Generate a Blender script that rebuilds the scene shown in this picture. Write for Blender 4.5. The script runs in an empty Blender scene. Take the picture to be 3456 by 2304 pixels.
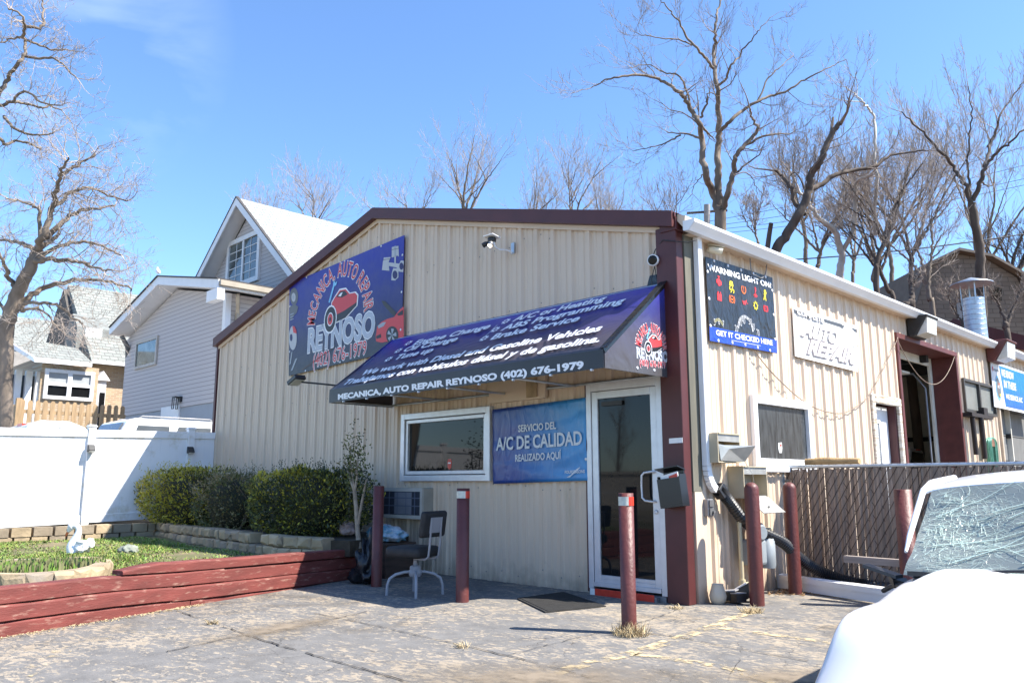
import bpy, bmesh, math, random
from mathutils import Vector as V, Matrix
scene = bpy.context.scene
col = scene.collection
R = math.radians
# ---------------------------------------------------------------- camera
FL, PW, PH = 2720.0, 3456.0, 2304.0
CAM = V((4.825, -7.381, 1.25))
RX = V((0.703948, 0.710250, -0.001480)); UX = V((0.122993, -0.119849, 0.985144)); FX = V((-0.699521, 0.693673, 0.171724))
cam = bpy.data.cameras.new('camera'); co = bpy.data.objects.new('camera', cam); col.objects.link(co)
co.matrix_world = Matrix(((RX.x, UX.x, -FX.x, CAM.x), (RX.y, UX.y, -FX.y, CAM.y), (RX.z, UX.z, -FX.z, CAM.z), (0, 0, 0, 1)))
cam.sensor_width = 36; cam.lens = FL / PW * 36; cam.clip_end = 2000; cam.clip_start = 0.05
scene.camera = co
# ---------------------------------------------------------------- light
SUN = V((0.861, 0.509, 1.18)).normalized()
world = bpy.data.worlds.new('World'); scene.world = world; world.use_nodes = True
nt = world.node_tree; bg = nt.nodes['Background']
sky = nt.nodes.new('ShaderNodeTexSky'); sky.sky_type = 'NISHITA'; sky.sun_disc = False
sky.sun_elevation = math.asin(SUN.z); sky.sun_rotation = math.atan2(SUN.x, SUN.y)
sky.air_density = 1.0; sky.dust_density = 0.35; sky.ozone_density = 2.2; sky.altitude = 200
tc = nt.nodes.new('ShaderNodeTexCoord')
cn = nt.nodes.new('ShaderNodeTexNoise'); cn.inputs['Scale'].default_value = 3.2; cn.inputs['Detail'].default_value = 7; cn.inputs['Distortion'].default_value = 0.6
mp = nt.nodes.new('ShaderNodeMapping'); mp.inputs['Scale'].default_value = (1, 1, 2.2)
nt.links.new(tc.outputs['Generated'], mp.inputs[0]); nt.links.new(mp.outputs[0], cn.inputs['Vector'])
cr = nt.nodes.new('ShaderNodeValToRGB'); cr.color_ramp.elements[0].position = 0.42; cr.color_ramp.elements[1].position = 0.78
nt.links.new(cn.outputs['Fac'], cr.inputs[0])
dn = nt.nodes.new('ShaderNodeVectorMath'); dn.operation = 'DOT_PRODUCT'
cd = (FX * FL + RX * (180 - PW / 2) - UX * (80 - PH / 2)).normalized(); dn.inputs[1].default_value = cd
nt.links.new(tc.outputs['Generated'], dn.inputs[0])
mr = nt.nodes.new('ShaderNodeMapRange'); mr.inputs[1].default_value = 0.984; mr.inputs[2].default_value = 1.0; mr.inputs[4].default_value = .62
nt.links.new(dn.outputs['Value'], mr.inputs[0])
mm = nt.nodes.new('ShaderNodeMath'); mm.operation = 'MULTIPLY'; mm.use_clamp = True
nt.links.new(cr.outputs[0], mm.inputs[0]); nt.links.new(mr.outputs[0], mm.inputs[1])
mx = nt.nodes.new('ShaderNodeMix'); mx.data_type = 'RGBA'; mx.inputs[7].default_value = (5.5, 6.2, 7.5, 1)
tn = nt.nodes.new('ShaderNodeMix'); tn.data_type = 'RGBA'; tn.blend_type = 'MULTIPLY'; tn.inputs[0].default_value = 1; tn.inputs[7].default_value = (.785, .96, 1.15, 1)
nt.links.new(sky.outputs[0], tn.inputs[6]); nt.links.new(mm.outputs[0], mx.inputs[0]); nt.links.new(tn.outputs[2], mx.inputs[6])
nt.links.new(mx.outputs[2], bg.inputs[0]); bg.inputs[1].default_value = 0.118
sl = bpy.data.lights.new('sun', 'SUN'); sl.energy = 5.0; sl.angle = R(0.53); sl.color = (1, .945, .85)
so = bpy.data.objects.new('sun', sl); col.objects.link(so); so.rotation_euler = SUN.to_track_quat('Z', 'Y').to_euler()
scene.view_settings.view_transform = 'Standard'; scene.view_settings.look = 'None'
scene.view_settings.exposure = 1.27; scene.view_settings.gamma = 1
scene.cycles.max_bounces = 8; scene.cycles.diffuse_bounces = 6; scene.cycles.transparent_max_bounces = 12; scene.cycles.caustics_reflective = False
# ---------------------------------------------------------------- helpers
def ray(x, y): return FX * FL + RX * (x - PW / 2) - UX * (y - PH / 2)
def at(x, y, axis, val):                     # photo point -> the real plane axis = val
    d = ray(x, y); return CAM + d * ((val - CAM[axis]) / d[axis])
def atp(x, y, p0, n):
    d = ray(x, y); return CAM + d * ((V(p0) - CAM).dot(V(n)) / d.dot(V(n)))
def atd(x, y, d): return CAM + ray(x, y) * (d / FL)
class MB:
    def __init__(s): s.v = []; s.f = []; s.m = []; s.s = []
    def add(s, vs, fs, mi=0, sm=False):
        b = len(s.v); s.v += [tuple(v) for v in vs]
        for f in fs: s.f.append([b + i for i in f]); s.m.append(mi); s.s.append(sm)
        return s
    def poly(s, pts, mi=0): return s.add(pts, [list(range(len(pts)))], mi)
    def box(s, a, b, mi=0):
        (x0, y0, z0), (x1, y1, z1) = a, b
        return s.hexa([(x0, y0, z0), (x1, y0, z0), (x1, y1, z0), (x0, y1, z0), (x0, y0, z1), (x1, y0, z1), (x1, y1, z1), (x0, y1, z1)], mi)
    def hexa(s, p, mi=0): return s.add(p, [(0, 3, 2, 1), (4, 5, 6, 7), (0, 1, 5, 4), (1, 2, 6, 5), (2, 3, 7, 6), (3, 0, 4, 7)], mi)
    def obox(s, c, ax, mi=0):                 # centre, three half-axis vectors
        c = V(c); a, b, d = [V(q) for q in ax]
        return s.hexa([c - a - b - d, c + a - b - d, c + a + b - d, c - a + b - d, c - a - b + d, c + a - b + d, c + a + b + d, c - a + b + d], mi)
    def bar(s, p, q, w, h, up=(0, 0, 1), mi=0):
        p, q = V(p), V(q); d = q - p; n = d.normalized(); sd = n.cross(V(up))
        if sd.length < 1e-4: sd = n.cross(V((1, 0, 0)))
        sd.normalize(); u = sd.cross(n)
        return s.obox((p + q) / 2, (d / 2, sd * w / 2, u * h / 2), mi)
    def prism(s, pts, vec, mi=0):
        n = len(pts); vec = V(vec); a = [V(p) for p in pts]; b = [p + vec for p in a]
        s.add(a + b, [list(range(n))[::-1], list(range(n, 2 * n))] + [(i, (i + 1) % n, n + (i + 1) % n, n + i) for i in range(n)], mi); return s
    def tube(s, pts, rad, n=8, mi=0, cap=True, sm=True):
        pts = [V(p) for p in pts]; k = len(pts)
        if not hasattr(rad, '__len__'): rad = [rad] * k
        vs = []; pu = None
        for i, p in enumerate(pts):
            t = (pts[min(i + 1, k - 1)] - pts[max(i - 1, 0)]); t = t.normalized() if t.length > 1e-9 else V((0, 0, 1))
            if pu is None:
                pu = t.cross(V((0, 0, 1)) if abs(t.z) < .9 else V((1, 0, 0))).normalized()
            else:
                pu = pu - t * pu.dot(t)
                pu = pu.normalized() if pu.length > 1e-6 else t.orthogonal().normalized()
            w = t.cross(pu)
            for j in range(n):
                a = 2 * math.pi * j / n; vs.append(p + (pu * math.cos(a) + w * math.sin(a)) * rad[i])
        fs = [(i * n + j, i * n + (j + 1) % n, (i + 1) * n + (j + 1) % n, (i + 1) * n + j) for i in range(k - 1) for j in range(n)]
        s.add(vs, fs, mi, sm)
        if cap: s.poly(vs[:n][::-1], mi); s.poly(vs[-n:], mi)
        return s
    def lathe(s, prof, c=(0, 0, 0), n=24, mi=0, axis=(0, 0, 1), sm=True, close=True):
        c = V(c); az = V(axis).normalized(); ax = az.orthogonal().normalized(); ay = az.cross(ax)
        vs = [c + az * z + (ax * math.cos(2 * math.pi * j / n) + ay * math.sin(2 * math.pi * j / n)) * r for r, z in prof for j in range(n)]
        s.add(vs, [(i * n + j, i * n + (j + 1) % n, (i + 1) * n + (j + 1) % n, (i + 1) * n + j) for i in range(len(prof) - 1) for j in range(n)], mi, sm)
        if close: s.poly(vs[:n][::-1], mi); s.poly(vs[-n:], mi)
        return s
    def build(s, name, mats, parent=None, bevel=0, seg=1, kind=None, label=None, fix=True):
        me = bpy.data.meshes.new(name); me.from_pydata(s.v, [], s.f)
        for m in (mats if isinstance(mats, (list, tuple)) else [mats]): me.materials.append(m)
        me.polygons.foreach_set('material_index', s.m); me.polygons.foreach_set('use_smooth', s.s)
        if fix and len(s.f) < 20000:
            bm = bmesh.new(); bm.from_mesh(me); bmesh.ops.recalc_face_normals(bm, faces=bm.faces); bm.to_mesh(me); bm.free()
        o = bpy.data.objects.new(name, me); col.objects.link(o)
        if parent: own(o, parent)
        if bevel:
            b = o.modifiers.new('bevel', 'BEVEL'); b.width = bevel; b.segments = seg; b.limit_method = 'ANGLE'; b.angle_limit = R(40)
        if kind: o['kind'] = kind
        if label: o['label'] = label
        return o
def wpos(o):
    m = o.matrix_basis.copy(); p = o
    while p.parent:
        m = p.parent.matrix_basis @ p.matrix_parent_inverse @ m; p = p.parent
    return m
def own(o, parent):
    o.parent = parent; o.matrix_parent_inverse = wpos(parent).inverted()
def tag(o, label, cat, group=None):
    o['label'] = label; o['category'] = cat
    if group: o['group'] = group
    return o
def thing(name, label, cat, loc=(0, 0, 0), group=None):
    o = bpy.data.objects.new(name, None); o.empty_display_size = .2; col.objects.link(o); o.location = loc
    return tag(o, label, cat, group)
def dup(root, loc, rotz=0, label=None, sc=1.0):
    r = root.copy(); col.objects.link(r); r.location = loc; r.rotation_euler = (0, 0, rotz); r.scale = (sc, sc, sc)
    if label: r['label'] = label
    for ch in list(root.children):
        c = ch.copy(); col.objects.link(c); c.parent = r
        for g in ch.children:
            d = g.copy(); col.objects.link(d); d.parent = c
    return r
_mc = {}
def mat(name, c, rough=.6, metal=0, var=.12, vs=4, bump=0, bs=40, spec=.5, det=5, stretch=None, dirt=None, dirt_amt=.35, dirt_s=2.5, coat=0, emit=0, splash=None):
    if name in _mc: return _mc[name]
    m = bpy.data.materials.new(name); m.use_nodes = True; t = m.node_tree; N = t.nodes; L = t.links
    b = N['Principled BSDF']; b.inputs['Roughness'].default_value = rough; b.inputs['Metallic'].default_value = metal
    b.inputs['Specular IOR Level'].default_value = spec; b.inputs['Coat Weight'].default_value = coat
    co = N.new('ShaderNodeTexCoord'); src = co.outputs['Object']
    if stretch:
        k = N.new('ShaderNodeMapping'); k.inputs['Scale'].default_value = stretch; L.new(src, k.inputs[0]); src = k.outputs[0]
    n = N.new('ShaderNodeTexNoise'); n.inputs['Scale'].default_value = vs; n.inputs['Detail'].default_value = det; L.new(src, n.inputs['Vector'])
    r = N.new('ShaderNodeValToRGB'); r.color_ramp.elements[0].position = .3; r.color_ramp.elements[1].position = .7
    r.color_ramp.elements[0].color = tuple(q * (1 - var) for q in c) + (1,); r.color_ramp.elements[1].color = tuple(min(1, q * (1 + var)) for q in c) + (1,)
    L.new(n.outputs['Fac'], r.inputs[0]); out = r.outputs[0]
    if dirt:
        n2 = N.new('ShaderNodeTexNoise'); n2.inputs['Scale'].default_value = dirt_s; n2.inputs['Detail'].default_value = 8; n2.inputs['Roughness'].default_value = .65; L.new(src, n2.inputs['Vector'])
        r2 = N.new('ShaderNodeValToRGB'); r2.color_ramp.elements[0].position = 1 - dirt_amt - .1; r2.color_ramp.elements[1].position = 1 - dirt_amt + .05
        L.new(n2.outputs['Fac'], r2.inputs[0])
        x = N.new('ShaderNodeMix'); x.data_type = 'RGBA'; x.inputs[7].default_value = tuple(dirt) + (1,); L.new(r2.outputs[0], x.inputs[0]); L.new(out, x.inputs[6]); out = x.outputs[2]
    if splash:
        sx = N.new('ShaderNodeSeparateXYZ'); L.new(co.outputs['Object'], sx.inputs[0]); n4 = N.new('ShaderNodeTexNoise'); n4.inputs['Scale'].default_value = 6; n4.inputs['Detail'].default_value = 8; L.new(co.outputs['Object'], n4.inputs['Vector'])
        q1 = N.new('ShaderNodeMath'); q1.operation = 'MULTIPLY_ADD'; q1.inputs[1].default_value = -1.6; q1.inputs[2].default_value = .25; L.new(sx.outputs[2], q1.inputs[0])
        q2 = N.new('ShaderNodeMath'); q2.operation = 'ADD'; L.new(q1.outputs[0], q2.inputs[0]); L.new(n4.outputs['Fac'], q2.inputs[1])
        q3 = N.new('ShaderNodeMapRange'); q3.inputs[1].default_value = .38; q3.inputs[2].default_value = .85; q3.inputs[4].default_value = .7; L.new(q2.outputs[0], q3.inputs[0])
        x = N.new('ShaderNodeMix'); x.data_type = 'RGBA'; x.inputs[7].default_value = tuple(splash) + (1,); L.new(q3.outputs[0], x.inputs[0]); L.new(out, x.inputs[6]); out = x.outputs[2]
    L.new(out, b.inputs['Base Color'])
    if bump:
        n3 = N.new('ShaderNodeTexNoise'); n3.inputs['Scale'].default_value = bs; n3.inputs['Detail'].default_value = 4; L.new(src, n3.inputs['Vector'])
        u = N.new('ShaderNodeBump'); u.inputs['Strength'].default_value = bump; u.inputs['Distance'].default_value = .02; L.new(n3.outputs['Fac'], u.inputs['Height']); L.new(u.outputs[0], b.inputs['Normal'])
    if emit: b.inputs['Emission Color'].default_value = tuple(c) + (1,); b.inputs['Emission Strength'].default_value = emit
    _mc[name] = m; return m
def brickmat(name, c1, c2, mortar, bw, bh, ms=.01, rough=.85, swap='xz', off=.5):
    m = bpy.data.materials.new(name); m.use_nodes = True; t = m.node_tree; N = t.nodes; L = t.links; b = N['Principled BSDF']; b.inputs['Roughness'].default_value = rough
    co = N.new('ShaderNodeTexCoord'); s = N.new('ShaderNodeSeparateXYZ'); c = N.new('ShaderNodeCombineXYZ'); L.new(co.outputs['Object'], s.inputs[0])
    L.new(s.outputs['XYZ'.index(swap[0].upper())], c.inputs[0]); L.new(s.outputs['XYZ'.index(swap[1].upper())], c.inputs[1])
    k = N.new('ShaderNodeTexBrick'); k.offset = off; k.inputs['Scale'].default_value = 1; k.inputs['Brick Width'].default_value = bw; k.inputs['Row Height'].default_value = bh
    k.inputs['Mortar Size'].default_value = ms; k.inputs['Color1'].default_value = tuple(c1) + (1,); k.inputs['Color2'].default_value = tuple(c2) + (1,); k.inputs['Mortar'].default_value = tuple(mortar) + (1,)
    L.new(c.outputs[0], k.inputs['Vector']); L.new(k.outputs['Color'], b.inputs['Base Color'])
    u = N.new('ShaderNodeBump'); u.inputs['Strength'].default_value = .4; u.inputs['Distance'].default_value = .01; u.invert = True; L.new(k.outputs['Fac'], u.inputs['Height']); L.new(u.outputs[0], b.inputs['Normal'])
    return m
# lettering: outlines of the built-in font as flat polygons, baseline 0, cap height 1
_tx = {}
def glyphs(body, bold=.02, shear=0, space=1.0):
    key = (body, bold, shear, space)
    if key in _tx: return _tx[key]
    def ev(b, off):
        c = bpy.data.curves.new('t', 'FONT'); c.body = b; c.size = 1; c.offset = off; c.shear = shear; c.space_character = space; c.resolution_u = 3
        o = bpy.data.objects.new('t', c); col.objects.link(o); dg = bpy.context.evaluated_depsgraph_get()
        me = bpy.data.meshes.new_from_object(o.evaluated_get(dg)); r = [tuple(v.co) for v in me.vertices], [tuple(p.vertices) for p in me.polygons]
        bpy.data.objects.remove(o); bpy.data.curves.remove(c); bpy.data.meshes.remove(me); return r
    h = .72
    vs, fs = ev(body, bold)
    x0 = min(v[0] for v in vs); x1 = max(v[0] for v in vs)
    r = ([(v[0] - x0, v[1]) for v in vs], fs, x1 - x0, h); _tx[key] = r; return r
def text_on(mb, body, o, u, v, n, lift=.004, bold=.02, shear=0, mi=0, space=1.0, grow=0):
    """o = baseline start, u = whole line as a vector, v = cap height as a vector, n = outward normal"""
    vs, fs, w, h = glyphs(body, bold + grow, shear, space)
    if grow:
        w0 = glyphs(body, bold, shear, space)[2]; sh = (w - w0) / 2; vs = [(a - sh, b) for a, b in vs]; w = w0
    o, u, v, n = V(o), V(u), V(v), V(n)
    mb.add([o + u * (a / w) + v * (b / h) + n * lift for a, b in vs], fs, mi)
def tri_text(mb, body, bl, br, tl, plane, n, **k):   # from three photo points on a real plane
    a, b, c = [at(p[0], p[1], *plane) if len(plane) == 2 else atp(p[0], p[1], *plane) for p in (bl, br, tl)]
    text_on(mb, body, a, b - a, c - a, n, **k)
def arc_text(mb, body, c, r, a0, a1, ux, uz, n, h, wscale=1.0, **k):   # letters along an arc (angles from +ux, decreasing)
    adv = [(.35 if ch == ' ' else glyphs(ch, .0)[2] + .12) for ch in body]; tot = sum(adv); acc = 0
    for ch, w in zip(body, adv):
        if ch != ' ':
            a = a0 + (a1 - a0) * (acc + w / 2) / tot
            rad = ux * math.cos(a) + uz * math.sin(a); tan = ux * math.sin(a) - uz * math.cos(a)
            gw = glyphs(ch, k.get('bold', .02))[2]; cw = abs(a1 - a0) * r * gw / tot * wscale
            text_on(mb, ch, V(c) + rad * (r - h / 2) - tan * cw / 2, tan * cw, rad * h, n, **k)
        acc += w
def loc2(p, o): return V(p) - V(o)
def smooth_path(p, n=8):
    r = []
    for i in range(len(p) - 1):
        a, b, c_, d = p[max(i - 1, 0)], p[i], p[i + 1], p[min(i + 2, len(p) - 1)]
        for k in range(n):
            u = k / n; r.append(.5 * ((2 * b) + (c_ - a) * u + (2 * a - 5 * b + 4 * c_ - d) * u * u + (3 * b - a - 3 * c_ + d) * u ** 3))
    return r + [p[-1]]
X1, Y1, Z1 = V((1, 0, 0)), V((0, 1, 0)), V((0, 0, 1))
rng = random.Random(7)
# ---------------------------------------------------------------- materials
BEIGE = mat('beige_metal', (.615, .485, .365), .5, var=.05, vs=1.2, bump=.05, bs=6, dirt=(.46, .36, .25), dirt_amt=.3, dirt_s=1.6, stretch=(1, 1, .35), splash=(.30, .24, .18))
MAROON = mat('maroon_metal', (.075, .017, .017), .5, var=.14, vs=3, bump=.05, bs=20)
MAROONW = mat('maroon_worn', (.10, .025, .022), .55, var=.2, vs=6, bump=.15, bs=50, dirt=(.3, .2, .17), dirt_amt=.22, dirt_s=14)
WHITE = mat('white_metal', (.74, .74, .75), .4, var=.04)
WHITEP = mat('white_paint', (.78, .77, .75), .5, var=.06, vs=6)
ALU = mat('aluminium', (.62, .62, .64), .35, metal=.35, var=.06, vs=10)
GALV = mat('galvanised_metal', (.45, .49, .53), .38, metal=.7, var=.15, vs=8)
DARK = mat('black_plastic', (.02, .02, .022), .45, var=.2)
BLACK = mat('matt_black', (.012, .012, .013), .7)
GREYM = mat('grey_metal', (.22, .22, .23), .45, metal=.4)
GLASS = mat('dark_glass', (.008, .009, .01), .03, spec=.28, var=.1)
GLASSD = mat('dusty_dark_glass', (.045, .048, .05), .22, spec=.5, var=.5, vs=7, stretch=(1, 2.5, .5))
WOODOLD = mat('weathered_wood', (.36, .28, .19), .8, var=.3, vs=5, bump=.4, bs=30, stretch=(1, 1, 5), dirt=(.6, .56, .5), dirt_amt=.5, dirt_s=6)
REDP = mat('red_reflector', (.55, .04, .02), .35, var=.15, vs=12)
CONC = mat('concrete', (.33, .31, .28), .85, var=.15, vs=3, bump=.2)
INTW = mat('interior_panel', (.62, .59, .52), .7, var=.15, vs=2)
RUST = mat('rusty_steel', (.16, .07, .04), .75, var=.35, vs=9, bump=.2)
def ztop(x): return 5.67 - .256 * abs(x + 5.75)
def panel_wall(mb, a0, a1, top, openings, place, period, phase, mi=0):
    prof = [(-.047, 0), (-.024, .03), (.024, .03), (.047, 0)] + [(d + e, h) for d in (period / 3, period * 2 / 3) for e, h in ((-.022, 0), (-.011, .008), (.011, .008), (.022, 0))]
    pts = [(a0, 0)]
    k = math.floor((a0 - phase) / period) - 1
    while phase + k * period < a1 + period:
        for d, h in prof:
            a = phase + k * period + d
            if a0 + .004 < a < a1 - .004: pts.append((a, h))
        k += 1
    pts.append((a1, 0))
    def h(a):
        for (p, q), (r_, s_) in zip(pts, pts[1:]):
            if p <= a <= r_: return q + (s_ - q) * ((a - p) / max(1e-6, r_ - p))
        return 0
    full = sorted(set([p[0] for p in pts] + [e for o in openings for e in o[:2] if a0 < e < a1]))
    for p, q in zip(full, full[1:]):
        mid = (p + q) / 2; zs = [(0.0, None)]
        for o in sorted([o for o in openings if o[0] < mid < o[1]], key=lambda o: o[2]):
            lo, _ = zs.pop()
            if o[2] > lo: zs.append((lo, o[2]))
            zs.append((o[3], None))
        for lo, hi in zs:
            zp, zq = (top(p), top(q)) if hi is None else (hi, hi)
            mb.add([place(p, h(p), lo), place(q, h(q), lo), place(q, h(q), zq), place(p, h(p), zp)], [(0, 1, 2, 3)], mi)
XL, XR, YB = -11.4, 0.0, 16.0
shop = thing('repair_shop', 'tan ribbed metal auto repair building with dark red trim', 'building', (-5.7, 6, 0))
WIN = (-4.915, -3.015, 1.285, 2.229); DOOR = (-1.345, -.27, 0.0, 2.40)
m = MB(); panel_wall(m, XL, -.1, lambda x: ztop(x) - .06, [WIN, DOOR], lambda a, h, z: (a, .03 - h, z), .2935, -5.7)
m.build('front_wall', BEIGE, shop, fix=False)
RW = (1.43, 2.90, 1.455, 2.25); SD = (5.03, 6.2, 0, 2.56); GD = (6.375, 9.23, 0, 3.58); SW = (9.5, 11.5, 2.56, 3.2); B2 = (11.85, 15.5, 0, 3.15)
m = MB(); panel_wall(m, .12, YB, lambda y: 4.12, [RW, SD, GD, SW, B2], lambda a, h, z: (-.03 + h, a, z), .3, 2.31)
m.build('side_wall', BEIGE, shop, fix=False)
m = MB(); m.box((XL, .03, 0), (XL + .05, YB, 4.13)); m.prism([(XL, YB, 0), (-.03, YB, 0), (-.03, YB, 4.1), (-5.75, YB, 5.58), (XL, YB, 4.1)], (0, .05, 0))
m.build('rear_wall', BEIGE, shop)
m = MB(); m.box((-6.0, .3, 0), (-5.9, YB - .1, 4.2)); m.box((-5.9, 5.0, 0), (-.2, 5.08, 4.1)); m.box((-5.85, 13.4, 0), (-.2, 13.45, 4.1)); m.box((-5.85, 13.34, 2.2), (-.2, 13.39, 2.3), 3); [m.tube([(x_, 13.33, 0), (x_, 13.33, 3.7)], .03, 6, 3) for x_ in (-4.3, -4.1, -2.2)]; m.box((XL + .1, .2, -.02), (-.05, YB, .012), 1)
for k in range(12): m.box((-5.9, 5.4 + k * .9, 0), (-5.86, 5.5 + k * .9, 4.2), 1)
m.box((-5.85, 5.2, 3.75), (-.3, 15.8, 3.8), 2)
for y in (7.0, 8.6, 10.5): m.box((-5.85, y, 3.45), (-.3, y + .12, 3.75), 3)
m.build('interior', [INTW, CONC, INTW, BLACK], shop)
m = MB()
for sx, x in ((1, XR + .02), (-1, XL - .06)):
    m.prism([(-5.75, -.08, 5.67), (x, -.08, ztop(x)), (x, -.08, ztop(x) - .05), (-5.75, -.08, 5.62)], (0, YB + .2, 0))
roof = m.build('roof', MAROON, shop)
m = MB()
for x in (XR - .0, XL - .02):      # rake trim in two heights, like a folded flashing
    m.prism([(-5.75, -.11, 5.68), (x, -.11, ztop(x) + .01), (x, -.11, ztop(x) - .17), (-5.75, -.11, 5.50)], (0, .11, 0))
m.build('rake_trim', MAROON, shop)
m = MB()
for x in (-.1, XL + .02): m.prism([(-5.75, -.018, 5.50), (x, -.018, ztop(x) - .17), (x, -.018, ztop(x) - .235), (-5.75, -.018, 5.435)], (0, .018, 0))
m.build('trim_strip', BEIGE, shop)
m = MB(); m.box((-.268, -.045, 0), (.0, .09, 4.06)); m.box((-.2, -.06, 4.0), (.02, .12, 4.2)); m.build('corner_post', MAROON, shop, bevel=.006); m = MB(); m.box((XL - .02, -.02, 0), (XL + .06, .05, 4.13)); m.build('corner_post', MAROON, shop, bevel=.006)
m = MB(); m.box((-.09, .095, 1.15), (.016, .27, 3.97)); m.build('corner_board', mat('grey_green_board', (.14, .13, .1), .8, var=.3, stretch=(1, 1, .2)), shop)
m = MB(); m.box((-.03, .12, 0), (.012, .34, 3.97)); m.build('corner_flashing', BEIGE, shop)
# gutter with the lip, downspout and elbow
g = [(.0, 4.10), (.075, 4.09), (.10, 4.13), (.145, 4.185), (.15, 4.225), (.135, 4.225), (.128, 4.195), (.085, 4.14), (.065, 4.11), (.015, 4.115), (.012, 4.225), (.0, 4.225)]
m = MB(); m.prism([(x + .105, -.05, 4.075 + (z - 4.225) * .88) for x, z in g], (0, YB, 0)); m.prism([(x + .105, -.053, 4.075 + (z - 4.225) * .88) for x, z in g[:5] + g[-1:]], (0, .01, 0))
gut = m.build('gutter', WHITE, shop)
m = MB(); m.box((-.03, .12, 3.972), (.1045, YB, 3.98)); m.prism([(.02, -.03, 4.10), (.02, -.03, 4.18), (.125, -.03, 4.14), (.1045, -.03, 4.0)], (0, YB, 0)); m.build('soffit', BEIGE, shop)
m = MB()
def spout(m, path, w=.085, d=.065, n=None):
    for i, (p, q) in enumerate(zip(path, path[1:])): m.bar(p, q, w, d, up=(1, 0, 0))
ds = [(.06, .30, 3.97), (.06, .30, 1.42)]
for k in range(1, 7):
    a = k / 6 * R(58); ds.append((.06, .30 + .30 * (1 - math.cos(a)), 1.42 - .30 * math.sin(a)))
spout(m, ds)
for k in range(3): m.box((.091, .265 + k * .027, 1.42), (.097, .280 + k * .027, 3.95))
m.build('downspout', WHITE, shop, bevel=.006)
# front window
def frame(m, p0, p1, ax, w, d0, d1, mi=0):
    """rectangular frame on the plane of axis ax, from d0 to d1 across it, members butted"""
    (a0, z0), (a1, z1) = p0, p1
    def bx(a, b, c, e):
        if ax == 1: m.box((a, d0, c), (b, d1, e), mi)
        else: m.box((d0, a, c), (d1, b, e), mi)
    bx(a0, a0 + w, z0, z1); bx(a1 - w, a1, z0, z1); bx(a0 + w, a1 - w, z0, z0 + w); bx(a0 + w, a1 - w, z1 - w, z1)
m = MB(); frame(m, (WIN[0] - .02, WIN[2] - .02), (WIN[1] + .02, WIN[3] + .02), 1, .085, -.05, .06); frame(m, (WIN[0] + .075, WIN[2] + .075), (WIN[1] - .075, WIN[3] - .075), 1, .05, -.025, .05)
fw = m.build('front_window', ALU, shop, bevel=.004)
m = MB(); m.box((WIN[0] + .1, .015, WIN[2] + .1), (WIN[1] - .1, .022, WIN[3] - .1)); m.build('pane', GLASS, fw)
c = at(1517, 1565, 1, .012); m = MB(); m.prism([c + V((dx, 0, dz)) for dx, dz in ((-.045, .03), (-.03, .07), (.03, .07), (.045, .03), (.035, -.05), (0, -.075), (-.035, -.05))], (0, .002, 0)); m.box(c + V((-.03, -.003, .005)), c + V((.03, -.001, .022)), 1)
m.build('security_sticker', [REDP, WHITEP], fw)
# front door
m = MB(); m.box((DOOR[0], -.03, .06), (DOOR[0] + .07, .09, 2.40)); m.box((DOOR[1] - .075, -.03, .06), (DOOR[1], .09, 2.40)); m.box((DOOR[0] + .07, -.03, 2.30), (DOOR[1] - .075, .09, 2.40))
m.box((DOOR[0] - .035, -.012, 0.02), (DOOR[0] - .002, .05, 2.42), 1)
m.build('door_frame', [ALU, MAROON], shop, bevel=.004)
dx0, dx1 = DOOR[0] + .075, DOOR[1] - .08
m = MB(); frame(m, (dx0, .09), (dx1, 2.295), 1, .085, -.015, .035); m.box((dx0 + .085, -.014, .175), (dx1 - .085, .034, .215)); m.box((dx0, -.035, .085), (dx1, -.016, .135))
leaf = m.build('front_door', ALU, shop, bevel=.004)
m = MB(); m.box((dx0 + .083, .008, .213), (dx1 - .083, .016, 2.212)); m.build('glass', GLASS, leaf)
m = MB(); hx = dx1 - .045; m.tube([(hx, -.015, 1.36), (hx - .02, -.06, 1.36), (hx - .10, -.075, 1.35), (hx - .135, -.075, 1.32), (hx - .14, -.075, 1.2), (hx - .135, -.075, 1.08), (hx - .1, -.075, 1.05), (hx - .02, -.06, 1.04), (hx, -.015, 1.04)], .012, 8); m.build('handle', ALU, leaf)
m = MB(); m.lathe([(.022, 0), (.022, .012), (.012, .016)], (dx1 - .04, -.015, .93), 14, axis=(0, -1, 0)); m.build('lock', ALU, leaf)
m = MB(); m.box((dx0 + .15, -.02, 2.12), (dx0 + .45, .0, 2.17)); m.build('closer', DARK, leaf)
m = MB(); m.box((DOOR[0] + .04, -.03, 0), (DOOR[1] - .02, .09, .058)); m.box((DOOR[0] + .06, -.09, .0), (DOOR[1] - .1, -.031, .05))
th = m.build('threshold', GREYM, shop)
m = MB(); m.box((DOOR[0] + .14, -.097, -.001), (DOOR[1] - .13, -.091, .072)); m.box((DOOR[0] + .07, -.096, .001), (DOOR[0] + .139, -.0912, .07), 1); m.build('reflective_tape', [REDP, WHITEP], th)
# beige header box above the window, behind the awning
a = at(1655, 1300, 1, -.05); m = MB(); m.box((-3.0, -.06, 2.28), (-1.98, .0, 2.62)); m.box((-2.28, -.09, 2.30), (-2.1, -.061, 2.60), 1); m.build('vent_cover', [BEIGE, mat('rust_stained_beige', (.36, .26, .15), .7, var=.3, vs=9)], shop, bevel=.005)
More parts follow.
